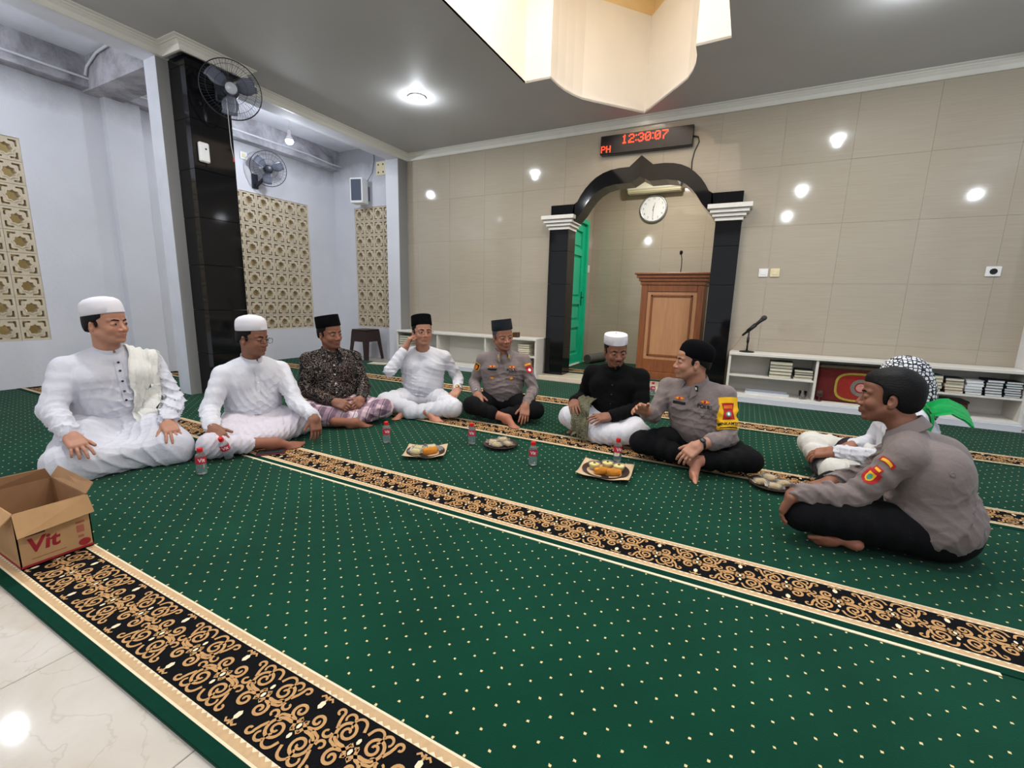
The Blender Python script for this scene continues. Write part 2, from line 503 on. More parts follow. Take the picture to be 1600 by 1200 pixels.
def wall_tiles(outline2d, us, vs_, fn, parent, material, gap=0.0007, thick=0.012, jitter=0.0):
    tris = [[outline2d[i] for i in t] for t in tessellate_polygon([[Vector((a, b, 0)) for a, b in outline2d]])]
    for a0, a1 in zip(us[:-1], us[1:]):
        for b0, b1 in zip(vs_[:-1], vs_[1:]):
            vid = {}; vv = []; ff = []; ec = {}
            for t in tris:
                p = t
                for ax, lim, less in ((0, a0 + gap, False), (0, a1 - gap, True), (1, b0 + gap, False), (1, b1 - gap, True)):
                    if len(p) < 3: break
                    p = clip_poly(p, ax, lim, less)
                if len(p) < 3: continue
                ids = []
                for q in p:
                    k = (round(q[0], 4), round(q[1], 4))
                    if k not in vid: vid[k] = len(vv); vv.append(k)
                    if not ids or ids[-1] != vid[k]: ids.append(vid[k])
                if ids[0] == ids[-1]: ids.pop()
                if len(ids) < 3: continue
                ar = sum(vv[ids[i]][0] * vv[ids[(i + 1) % len(ids)]][1] - vv[ids[(i + 1) % len(ids)]][0] * vv[ids[i]][1] for i in range(len(ids)))
                if abs(ar) < 1e-5: continue
                if ar < 0: ids = ids[::-1]
                ff.append(ids)
                for i in range(len(ids)): 
                    e = (ids[i], ids[(i + 1) % len(ids)]); ec[e] = ec.get(e, 0) + 1
            if not ff: continue
            ca, cb_ = (a0 + a1) / 2, (b0 + b1) / 2
            ta, tb = random.gauss(0, jitter), random.gauss(0, jitter)
            n = len(vv)
            V = [fn(a, b, (a - ca) * ta + (b - cb_) * tb) for a, b in vv] + [fn(a, b, thick) for a, b in vv]
            Fs = [tuple(f) for f in ff]
            for (i, j), c in ec.items():
                if (j, i) not in ec: Fs.append((j, i, i + n, j + n))
            mb = MB().add(V, Fs)
            o = mb.build('tile', material, parent)
            fix_normals(o)

xs = [1.345 + 0.6 * k for k in range(-11, 3)]
xs = [XL] + [x for x in xs if XL + 0.1 < x < XR - 0.05] + [XR]
zs = [0.0, 0.06 + 0.6, 1.26, 1.86, 2.46, CEIL - 0.005]
tile_out = [(XL, 0.0)] + [(x, z) for x, z in opening[::-1]] + [(XR, 0.0), (XR, CEIL), (XL, CEIL)]
wall_tiles(tile_out, xs, zs, lambda a, b, d: (a, W + d, b), wall_q, M_TILE, jitter=0.0012)

# niche (mihrab) room
NX0, NX1, NY = -2.38, -0.18, 7.36
struct('floor_mihrab', MB().box(NX0 - 0.1, NX1 + 0.1, 5.42, NY + 0.1, -0.02, 0.035, 0.004), mat('cream_step_tile', RGB(206, 194, 176), 0.25, var=0.06))
wl_out = [(W + 0.17, 0.0), (6.36, 0.0), (6.36, 2.27), (7.08, 2.27), (7.08, 0.0), (NY, 0.0), (NY, 3.1), (W + 0.17, 3.1)]
wml = struct('wall_mihrab_left', MB().prism([wl_out], NX0 - 0.14, NX0 - 0.010, YZ), M_GROUT)
wall_tiles(wl_out, [5.86, 6.46, 7.06, NY], [0, 0.66, 1.26, 1.86, 2.46, 3.1], lambda a, b, d: (NX0 - d, a, b), wml, M_TILE, thick=0.010)
wmb = struct('wall_mihrab_back', MB().box(NX0 - 0.14, NX1 + 0.14, NY + 0.012, NY + 0.14, 0.0, 3.1), M_GROUT)
wall_tiles([(NX0, 0), (NX1, 0), (NX1, 3.1), (NX0, 3.1)], [NX0, -1.88, -1.28, -0.68, NX1], [0, 0.66, 1.26, 1.86, 2.46, 3.1], lambda a, b, d: (a, NY + d, b), wmb, M_TILE, jitter=0.001)
wmr = struct('wall_mihrab_right', MB().box(NX1 + 0.012, NX1 + 0.14, W + 0.17, NY, 0.0, 3.1), M_GROUT)
wall_tiles([(W + 0.17, 0), (NY, 0), (NY, 3.1), (W + 0.17, 3.1)], [5.87, 6.46, 7.06, NY], [0, 0.66, 1.26, 1.86, 2.46, 3.1], lambda a, b, d: (NX1 + d, a, b), wmr, M_TILE)
struct('ceiling_mihrab', MB().box(NX0 - 0.1, NX1 + 0.1, W + 0.1, NY + 0.1, 3.0, 3.05), M_CEIL)

# green door in the niche's left wall
M_GREEN = mat('turquoise_green_gloss_paint', RGB(24, 188, 142), 0.28, var=0.06, vscale=3)
dr = thing('door_1', 'turquoise green panelled door inside the mihrab niche', None, (NX0, 0, 0)); dr['kind'] = 'structure'
f = MB()
f.box(-0.03, 0.035, 6.36, 6.43, 0.035, 2.27, 0.004); f.box(-0.03, 0.035, 7.01, 7.08, 0.035, 2.27, 0.004); f.box(-0.03, 0.034, 6.43, 7.01, 2.20, 2.27, 0.004)
f.build('door_frame', M_GREEN, dr)
f = MB()
f.box(-0.06, -0.04, 6.43, 7.01, 0.045, 2.20)
for a, b in ((6.43, 6.54), (6.90, 7.01)): f.box(-0.045, -0.01, a, b, 0.045, 2.20, 0.003)
for a, b in ((0.045, 0.20), (0.62, 0.72), (0.98, 1.08), (1.72, 1.82), (2.08, 2.20)): f.box(-0.045, -0.0105, 6.53, 6.91, a, b, 0.003)
f.build('door_leaf', M_GREEN, dr)
for a, b in ((0.24, 0.58), (0.76, 0.94), (1.12, 1.68), (1.86, 2.04)):
    MB().box(-0.045, -0.022, 6.57, 6.87, a, b, 0.012).build('door_panel', M_GREEN, dr)
h = MB().box(-0.012, -0.006, 6.93, 6.965, 0.96, 1.18, 0.002)
h.tube([(-0.01, 6.947, 1.09), (0.03, 6.947, 1.09), (0.034, 6.85, 1.09)], 0.009)
h.build('door_handle', mat('dark_bronze', RGB(60, 54, 46), 0.35, 0.9), dr)
MB().box(-0.02, 0.0, 6.30, 7.08, 0.033, 0.05).build('door_sill', M_WHITE, dr)

# ------------------------------------------------------------------ black granite arch with stepped capitals
M_CAP = mat('pale_capital_stone', RGB(226, 222, 216), 0.35, var=0.05)
arch = thing('trim_9', 'glossy black granite arch with stepped white capitals framing the niche', None, (XC, 5.6, 0)); arch['kind'] = 'structure'
YF, YB = 0.0, 0.27
for s in (-1, 1):
    zz = [0.035, 0.40, 0.82, 1.24, 1.66, 1.93]
    for z0, z1 in zip(zz[:-1], zz[1:]):
        MB().box(min(s * 0.86, s * 1.12), max(s * 0.86, s * 1.12), YF, YB, z0 + 0.0008, z1 - 0.0008, 0.002).build('pillar_slab', M_GRAN, arch)
    for k, (z0, z1) in enumerate(((1.925, 1.962), (1.966, 2.000), (2.004, 2.040), (2.044, 2.092))):
        g = 0.012 + 0.026 * k
        MB().box(min(s * (0.86 - g), s * (1.12 + g)), max(s * (0.86 - g), s * (1.12 + g)), YF - g, YB + g * 0.3, z0, z1, 0.003).build('capital_step', M_CAP, arch)
    MB().box(min(s * 0.79, s * 1.11), max(s * 0.79, s * 1.11), YF, YB, 2.092, 2.225, 0.002).build('impost_block', M_GRAN, arch)
    io, ii = ARCH_OUT, ARCH_IN
    for a, b in ((0, 4), (4, 7), (7, 9)):
        poly = [(s * d, z) for d, z in io[a:b + 1]] + [(s * d, z) for d, z in ii[a:b + 1][::-1]]
        if a == 0: poly = [(s * 0.80, 2.225)] + poly + [(s * 0.82, 2.092)]
        o = MB().prism([poly], YF + 0.002 * (a > 0), YB, XZ).build('arch_segment', M_GRAN, arch)
        fix_normals(o)

# ================================================================== pillar between hall and aisle, corner column, beams
gp = thing('pillar', 'square pillar clad in glossy black granite with a white and grey plaster back edge', 'pillar', (-4.73, 2.69, 0))
for z0, z1 in zip([-0.012, 0.42, 0.845, 1.27, 1.70, 2.125, 2.55, 2.975], [0.42, 0.845, 1.27, 1.70, 2.125, 2.55, 2.975, 3.06]):
    MB().box(-0.15, 0.13, -0.19, 0.19, z0 + 0.0008, z1 - 0.0008, 0.002).build('granite_slab', M_GRAN, gp)
MB().box(-0.33, -0.13, -0.29, 0.22, -0.012, 3.06, 0.004).build('plaster_post', mat('white_aisle_paint', RGB(216, 218, 228), 0.6, var=0.06), gp)
MB().box(-0.14, -0.128, -0.289, -0.192, -0.012, 3.058).build('grey_edge', M_GREYCOL, gp)
gc = thing('corner_column', 'white and grey plaster column at the left end of the tiled wall', 'column', (-4.97, 5.62, 0))
MB().box(-0.13, 0.115, -0.12, 0.20, -0.012, 3.06, 0.003).build('column_shaft', M_AISLE, gc)
MB().box(0.115, 0.122, -0.118, 0.078, 0.0, 3.058).build('grey_side', M_GREYCOL, gc)
struct('trim_4', MB().box(XL - 0.22, XL, -4.2, W + 0.16, 3.05, 3.42), M_AISLEC, label='plaster edge beam between the hall and the left aisle')
struct('trim_5', MB().box(AX, XL - 0.2, 2.50, 2.82, 3.08, 3.42), M_CONC, label='bare concrete cross beam over the left aisle')
struct('trim_6', MB().box(AX, AX + 0.16, -4.2, 5.80, 3.10, 3.42), M_CONC, label='stained concrete beam along the top of the aisle wall')
struct('trim_7', MB().box(AX, AX + 0.10, 2.64, 2.97, -0.02, 3.12, 0.004), M_AISLE, label='flat white pilaster on the aisle wall')
struct('ceiling_aisle', MB().box(AX - 0.1, XL - 0.2, -4.2, 5.95, 3.40, 3.48), M_AISLEC)

# aisle outer wall with its three breeze block windows
G1 = (0.43, 1.95, 0.48, 2.46); G2 = (3.71, 5.25, 0.48, 2.46)
G3 = (-6.09, -5.25, 0.50, 2.48)
rect = lambda a0, a1, b0, b1: [(a0, b0), (a0, b1), (a1, b1), (a1, b0)]
wlft = struct('wall_left', MB().prism([[(-4.2, -0.02), (5.95, -0.02), (5.95, 3.45), (-4.2, 3.45)], rect(*G1), rect(*G2)], AX - 0.15, AX, YZ), M_AISLE)
fix_normals(wlft)
wend = struct('wall_aisle_end', MB().prism([[(AX - 0.15, -0.02), (-4.86, -0.02), (-4.86, 3.45), (AX - 0.15, 3.45)], rect(*G3)], 5.80, 5.95, XZ), M_AISLE)
fix_normals(wend)

def breeze_block(hole):
    """square cement block: eight pointed star opening and four L shaped corner slots"""
    s = 0.11
    star = []
    for k in range(16):
        a = PI / 8 * k
        r = hole if k % 2 == 0 else hole * 0.80
        star.append((r * math.cos(a), r * math.sin(a)))
    loops = [[(-s, -s), (s, -s), (s, s), (-s, s)], star[::-1]]
    o, t, ln = 0.090, 0.017, 0.062
    for sx in (-1, 1):
        for sy in (-1, 1):
            l = [(o, o), (o - ln, o), (o - ln, o - t), (o - t - 0.010, o - t), (o - t, o - t - 0.010), (o - t, o - ln), (o, o - ln)]
            loops.append([(sx * a, sy * b) for a, b in l])
    mb = MB().prism(loops, -0.045, 0.045, lambda a, b, d: (a, d, b))
    # raised star rim
    rim_o = [(x * 1.26, y * 1.26) for x, y in star]
    mb.prism([rim_o, star[::-1]], -0.053, -0.044, lambda a, b, d: (a, d, b))
    me = mb.mesh('breeze_block'); me.materials.append(M_BLOCK)
    return me
BLK = breeze_block(0.056)
def screen(name, cols, rows, fn, rz, label, size):
    e = thing(name, label, None); e['kind'] = 'structure'
    for i in range(cols):
        for j in range(rows):
            o = link('breeze_block', BLK, None, e, fn(i, j), (0, 0, rz))
            o.scale = (size[0] / 0.22 * 0.985, 1, size[1] / 0.22 * 0.985)
    return e
screen('window_1', 7, 9, lambda i, j: (AX - 0.055, 1.95 - (i + 0.5) * 0.217, 0.48 + (j + 0.5) * 0.22), PI / 2, 'breeze block screen window on the left aisle wall behind the kneeling man', (0.217, 0.22))
screen('window_2', 7, 9, lambda i, j: (AX - 0.055, 5.25 - (i + 0.5) * 0.22, 0.48 + (j + 0.5) * 0.22), PI / 2, 'breeze block screen window on the aisle wall right of the black pillar', (0.22, 0.22))
screen('window_3', 4, 9, lambda i, j: (-6.09 + (i + 0.5) * 0.21, 5.855, 0.50 + (j + 0.5) * 0.22), 0.0, 'narrow breeze block screen window on the end wall of the aisle', (0.21, 0.22))

# outside, beyond the screens
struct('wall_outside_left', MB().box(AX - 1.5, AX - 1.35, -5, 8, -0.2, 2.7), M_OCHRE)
struct('wall_outside_end', MB().box(AX - 0.9, -4.4, 6.75, 6.9, -0.2, 2.6), mat('brown_outside_wall', RGB(150, 122, 92), 0.9, var=0.2, vscale=3))  # darker brown than the ochre wall behind the left screens

# right side of the hall: edge beam, column, plain aisle
struct('trim_8', MB().box(XR, XR + 0.22, -4.2, W + 0.16, 3.05, 3.42), M_WHITE, label='plaster edge beam on the right side of the hall')
rc = thing('corner_column', 'white plaster column at the right end of the tiled wall', 'column', (2.33, 5.60, 0))
MB().box(-0.12, 0.12, -0.10, 0.12, -0.012, 3.06, 0.003).build('column_shaft', M_WHITE, rc)
struct('ceiling_right_aisle', MB().box(XR + 0.2, 4.2, -4.2, 5.95, 3.40, 3.48), M_AISLEC)
struct('wall_right', MB().prism([[(-4.2, -0.02), (5.95, -0.02), (5.95, 3.45), (-4.2, 3.45)], rect(3.6, 5.2, 0.5, 2.5), rect(0.4, 2.0, 0.5, 2.5), rect(-2.8, -1.2, 0.0, 2.5)], 4.05, 4.2, YZ), M_AISLE)
struct('wall_right_end', MB().box(2.40, 4.1, 5.80, 5.95, -0.02, 3.45), M_AISLE)
# ================================================================== prayer carpets
def mat_pile():
    mt, nt, p = new_mat('green_carpet_pile')
    tc = N(nt, 'ShaderNodeTexCoord'); s = N(nt, 'ShaderNodeSeparateXYZ'); L(nt, tc.outputs['Object'], s.inputs[0])
    du, dv = 0.0882, 0.0722
    u = mathn(nt, 'DIVIDE', mathn(nt, 'ADD', s.outputs[0], 0.941), du)
    v = mathn(nt, 'DIVIDE', mathn(nt, 'SUBTRACT', s.outputs[1], 0.2985), dv)
    wob = N(nt, 'ShaderNodeTexNoise', i_Scale=160.0, i_Detail=2.0); L(nt, tc.outputs['Object'], wob.inputs['Vector'])
    lim = mathn(nt, 'ADD', 0.0032, mathn(nt, 'MULTIPLY', mathn(nt, 'SUBTRACT', wob.outputs[0], 0.5), 0.004))
    dots = None
    for off in (0.0, 0.5):
        a = mathn(nt, 'MULTIPLY', mathn(nt, 'ABSOLUTE', mathn(nt, 'SUBTRACT', mathn(nt, 'FRACT', mathn(nt, 'ADD', u, off + 0.5 + 100)), 0.5)), du)
        b = mathn(nt, 'MULTIPLY', mathn(nt, 'ABSOLUTE', mathn(nt, 'SUBTRACT', mathn(nt, 'FRACT', mathn(nt, 'ADD', v, off + 0.5 + 100)), 0.5)), dv)
        d = mathn(nt, 'LESS_THAN', mathn(nt, 'MAXIMUM', a, b), lim)
        dots = d if dots is None else mathn(nt, 'MAXIMUM', dots, d)
    n1 = N(nt, 'ShaderNodeTexNoise', i_Scale=2.2, i_Detail=3.0); L(nt, tc.outputs['Object'], n1.inputs['Vector'])
    n2 = N(nt, 'ShaderNodeTexNoise', i_Scale=320.0, i_Detail=2.0); L(nt, tc.outputs['Object'], n2.inputs['Vector'])
    g = ramp(nt, n1.outputs[0], [(0.3, RGB(8, 58, 42)), (0.7, RGB(12, 71, 52))])
    g2 = mixc(nt, mathn(nt, 'MULTIPLY', n2.outputs[0], 0.5), g, RGB(3, 40, 28))
    L(nt, mixc(nt, dots, g2, RGB(226, 206, 150)), p.inputs['Base Color'])
    p.inputs['Roughness'].default_value = 0.95; p.inputs['Specular IOR Level'].default_value = 0.05
    p.inputs['Sheen Weight'].default_value = 0.06
    b = N(nt, 'ShaderNodeBump', i_Strength=0.5, i_Distance=0.003); L(nt, n2.outputs[0], b.inputs['Height']); L(nt, b.outputs[0], p.inputs['Normal'])
    return mt
M_PILE = mat_pile()
M_PLAIN = mat('plain_green_pile', RGB(9, 54, 41), 0.95, spec=0.1, var=0.1, vscale=40, bump=0.4, bscale=320)
M_BAND = mat('black_carpet_band', RGB(17, 17, 20), 0.95, spec=0.1, bump=0.4, bscale=320)
M_SCROLL = mat('tan_carpet_scroll', RGB(196, 152, 104), 0.95, spec=0.1, var=0.1, vscale=60, bump=0.4, bscale=320)
M_EDGE = mat('beige_carpet_edge', RGB(206, 172, 132), 0.95, spec=0.1, var=0.08, vscale=60, bump=0.4, bscale=320)
M_CREAM = mat('cream_carpet_yarn', RGB(238, 222, 190), 0.95, spec=0.1, bump=0.4, bscale=320)

PER, BAND = 0.305, 0.172      # pattern repeat, width of the black band
def ribbon(mb, pts, w, z):
    pts = [Vector((a, b)) for a, b in pts]; vs = []; n = len(pts)
    for i, p in enumerate(pts):
        t = (pts[min(i + 1, n - 1)] - pts[max(i - 1, 0)])
        if t.length < 1e-9: t = Vector((1, 0))
        t.normalize(); nn = Vector((-t.y, t.x))
        ww = (w[i] if isinstance(w, list) else w) / 2
        vs += [(p.x + nn.x * ww, p.y + nn.y * ww, z), (p.x - nn.x * ww, p.y - nn.y * ww, z)]
    mb.add(vs, [(2 * i, 2 * i + 1, 2 * i + 3, 2 * i + 2) for i in range(n - 1)])

def spiral(cx, cy, R, a0, turns, hand=1, r0=0.16, n=30, tail=None):
    """from the outside in; a0 start angle"""
    pts = []
    for i in range(n + 1):
        t = i / n
        r = R * (1 - t) + R * r0 * t
        a = a0 + hand * turns * 2 * PI * t
        pts.append((cx + r * math.cos(a), cy + r * math.sin(a)))
    return (tail or []) + pts

def motif(mb, mw, x0, z):
    """one repeat: paired volutes at the half repeat, smaller pairs under a leaf at the repeat; the lower half is the upper one flipped and shifted"""
    wd = 0.0088
    def leaf(x, y, r, ang=PI / 2):
        c, s = math.cos(ang), math.sin(ang)
        o = [(r, 0), (0.5 * r, 0.55 * r), (-0.5 * r, 0.55 * r), (-r, 0), (-0.5 * r, -0.55 * r), (0.5 * r, -0.55 * r)]
        mw.add([(x0 + x + a * c - b * s, y + a * s + b * c, z + 0.0003) for a, b in o], [tuple(range(6))])
    for flip in (0, 1):
        fy = (lambda v: v) if not flip else (lambda v: BAND - v)
        ub = PER / 2 if not flip else 0.0        # centre of the big pair
        us = 0.0 if not flip else PER / 2        # centre of the small pair
        for sg in (-1, 1):
            def put_(pts, w, u0):
                n = len(pts); ww = [w * (1.0 - 0.30 * (i / (n - 1))) for i in range(n)]
                ribbon(mb, [(x0 + u0 + sg * a, fy(b)) for a, b in pts], ww, z)
            put_(spiral(0.0405, 0.122, 0.0290, math.radians(-95), 1.75, 1, 0.14, 34, tail=[(0.004, 0.078), (0.014, 0.088), (0.026, 0.0935)]), wd, ub)
            put_(spiral(0.0280, 0.1450, 0.0185, math.radians(150), 0.55, -1, 0.85, 12, tail=[(0.006, 0.1390), (0.010, 0.1500)]), wd * 0.85, ub)
            put_(spiral(0.0600, 0.1480, 0.0150, math.radians(165), 0.60, -1, 0.6, 10), wd * 0.85, ub)
            put_(spiral(0.0930, 0.1500, 0.0120, math.radians(200), 0.85, -1, 0.40, 12, tail=[(0.070, 0.1180), (0.078, 0.1330)]), wd * 0.9, ub)
            put_(spiral(0.0820, 0.1000, 0.0130, math.radians(160), 0.8, 1, 0.4, 12), wd * 0.85, ub)
            put_(spiral(0.0290, 0.1080, 0.0200, math.radians(-80), 1.35, 1, 0.16, 24, tail=[(0.010, 0.0660), (0.014, 0.0780), (0.024, 0.0870)]), wd, us)
            put_([(0.004, 0.1600), (0.012, 0.1650), (0.020, 0.1580)], wd * 0.75, us)
            put_([(0.004, 0.0920), (0.011, 0.0975), (0.014, 0.0900)], wd * 0.75, us)
            put_([(0.003, 0.1020), (0.010, 0.1080), (0.012, 0.1000)], wd * 0.7, ub)
            put_(spiral(0.0560, 0.0730, 0.0110, math.radians(100), 0.75, -1, 0.45, 10, tail=[(0.036, 0.0860), (0.046, 0.0860)]), wd * 0.8, us)
        leaf(us, fy(0.1420), 0.0125); leaf(us, fy(0.0800), 0.0080); leaf(ub, fy(0.1180), 0.0080)
        ribbon(mb, [(x0 + us, fy(0.154)), (x0 + us, fy(0.168))], wd * 0.7, z)

def carpet_roll(y0, y1, sy0, sy1, x0, x1, label, z=0.0, ybase=-0.012):
    e = thing('carpet_roll', label, 'carpet', (0, 0, 0), group='green prayer carpet rolls laid in rows')
    MB().box(x0, x1, y0, y1, ybase + z, z, 0.003).build('pile', M_PILE, e)
    ed = 0.030
    MB().box(x0, x1, sy0 + ed, sy1 - ed, z - 0.004, z + 0.0006).build('border_band', M_BAND, e)
    for yy0, yy1, inner, nm in ((sy0, sy0 + ed, 1, 'lower'), (sy1 - ed, sy1, -1, 'upper')):
        MB().box(x0, x1, yy0, yy1, z - 0.004, z + 0.0012).build('border_edge', M_EDGE, e)
    if z == 0.0: MB().box(x0, x1, y0 + 0.001, sy0, z - 0.004, z + 0.0008).build('plain_edge', M_PLAIN, e)
    # cream outline and saw teeth on the edges
    t = MB()
    for yy0, yy1, inner in ((sy0, sy0 + ed, 1), (sy1 - ed, sy1, -1)):
        out = yy0 if inner == 1 else yy1
        inn = yy1 if inner == 1 else yy0
        a, b = sorted((out, out + inner * 0.006))
        t.add([(x0, a, z + 0.0016), (x1, a, z + 0.0016), (x1, b, z + 0.0016), (x0, b, z + 0.0016)], [(0, 1, 2, 3)])
        xa = max(x0, -4.6); nt_ = int((min(x1, 2.2) - xa) / 0.022)
        for k in range(nt_):
            x = xa + k * 0.022
            tri = [(x, inn, z + 0.0016), (x + 0.022, inn, z + 0.0016), (x + 0.011, inn - inner * 0.009, z + 0.0016)]
            t.add(tri, [(0, 1, 2) if inner == -1 else (0, 2, 1)])
    t.build('edge_teeth', M_CREAM, e)
    ms, mw = MB(), MB()
    nrep = int((x1 - x0) / PER)
    sx0 = -2.055 - math.floor((-2.055 - x0) / PER) * PER
    sc = (sy1 - sy0 - 2 * ed) / BAND
    for k in range(nrep):
        motif(ms, mw, sx0 + k * PER, z + 0.0022)
    for mb in (ms, mw):
        mb.v = [(a, sy0 + ed + b * sc, c) for a, b, c in mb.v]
    o = ms.build('scroll_pattern', M_SCROLL, e); o['kind'] = 'stuff'; fix_normals(o)
    o = mw.build('leaf_pattern', M_CREAM, e); o['kind'] = 'stuff'; fix_normals(o)
    return e
rows = [(0.420, 1.618, 0.453, 0.690, 'nearest green dotted carpet row, beside the marble floor, under the cardboard box'),
        (1.618, 2.832, 1.653, 1.890, 'dotted carpet row carrying the plates of snacks, second from the marble floor'),
        (2.832, 4.060, 2.866, 3.103, 'green dotted carpet row under the far seated men, third from the marble floor'),
        (4.060, 5.300, 4.100, 4.355, 'farthest green dotted carpet row, running in front of the white shelves')]
for k, (a, b, c, d, lb) in enumerate(rows):
    carpet_roll(a + 0.001, b - 0.001, c, d, AX + 0.02, 3.9, lb)
sel = MB().box(-2.75, 0.74, 1.604, 1.6165, 0.0003, 0.0026)
e = sel.build('carpet_selvedge', M_CREAM); tag(e, 'thin cream selvedge line along the edge of the second carpet row', 'carpet edge')
e = carpet_roll(5.87, 7.34, 5.93, 6.165, NX0 + 0.05, NX1 - 0.03, 'small green carpet with a scroll border inside the mihrab niche', z=0.047)
# ================================================================== soft-body modeller (distance fields -> one smooth mesh)
f32 = np.float32
def _v(a): return np.asarray(a, dtype=f32)

def p_cone(a, b, ra, rb, ripple=None):
    return ('cone', _v(a), _v(b), float(ra), float(rb), ripple)
def p_ell(c, r, R=None):
    return ('ell', _v(c), _v(r), None if R is None else _v(R))
def p_box(c, r, rnd, R=None):
    return ('box', _v(c), _v(r), float(rnd), None if R is None else _v(R))
def p_plane(n, d):
    return ('plane', _v(n), float(d))        # inside where n.p < d

def prim_eval(p, P):
    t = p[0]
    if t == 'cone':
        _, a, b, ra, rb, rip = p
        ba = b - a; l2 = max(float(ba @ ba), 1e-12)
        pa = P - a
        h = np.clip((pa @ ba) / l2, 0, 1)
        q = pa - h[:, None] * ba
        r = ra + (rb - ra) * h
        if rip is not None:
            amp, wl, ph = rip
            L_ = math.sqrt(l2)
            x = h * L_ / wl * 2 * PI + ph + 1.3 * np.sin(q[:, 0] * 31 + ph) + 1.1 * np.sin(q[:, 2] * 27 - ph * 2) + 0.9 * np.sin(q[:, 1] * 23)
            r = r + amp * np.sin(x) * np.minimum(1, 4 * h) 
        return np.sqrt(np.einsum('ij,ij->i', q, q)) - r
    if t == 'ell':
        _, c, r, R = p
        q = P - c
        if R is not None: q = q @ R
        k0 = np.sqrt(((q / r) ** 2).sum(1)); k1 = np.sqrt(((q / (r * r)) ** 2).sum(1)) + 1e-9
        return k0 * (k0 - 1) / k1
    if t == 'box':
        _, c, r, rnd, R = p
        q = P - c
        if R is not None: q = q @ R
        q = np.abs(q) - (r - rnd)
        return np.sqrt((np.maximum(q, 0) ** 2).sum(1)) + np.minimum(q.max(1), 0) - rnd
    if t == 'plane':
        return P @ p[1] - p[2]

def prim_bounds(p):
    if p[0] == 'cone':
        r = max(p[3], p[4]) + (p[5][0] if p[5] else 0)
        return np.minimum(p[1], p[2]) - r, np.maximum(p[1], p[2]) + r
    if p[0] in ('ell', 'box'):
        r = float(np.max(p[2])) if p[3 if p[0] == 'ell' else 4] is not None else p[2]
        return p[1] - r, p[1] + r
    return None

def field(ops, P, disp=None):
    d = np.full(len(P), 9.0, dtype=f32)
    for op, k, pr in ops:
        e = prim_eval(pr, P).astype(f32)
        if op == 'u':
            if k <= 0: d = np.minimum(d, e)
            else:
                h = np.clip(0.5 + 0.5 * (d - e) / k, 0, 1)
                d = d + (e - d) * h - k * h * (1 - h)
        elif op == 's':
            if k <= 0: d = np.maximum(d, -e)
            else:
                h = np.clip(0.5 - 0.5 * (d + e) / k, 0, 1)
                d = d + (-e - d) * h + k * h * (1 - h)
        else:
            if k <= 0: d = np.maximum(d, e)
            else:
                h = np.clip(0.5 - 0.5 * (d - e) / k, 0, 1)
                d = d + (e - d) * h + k * h * (1 - h)
    if disp is not None: d = d + disp(P).astype(f32)
    return d

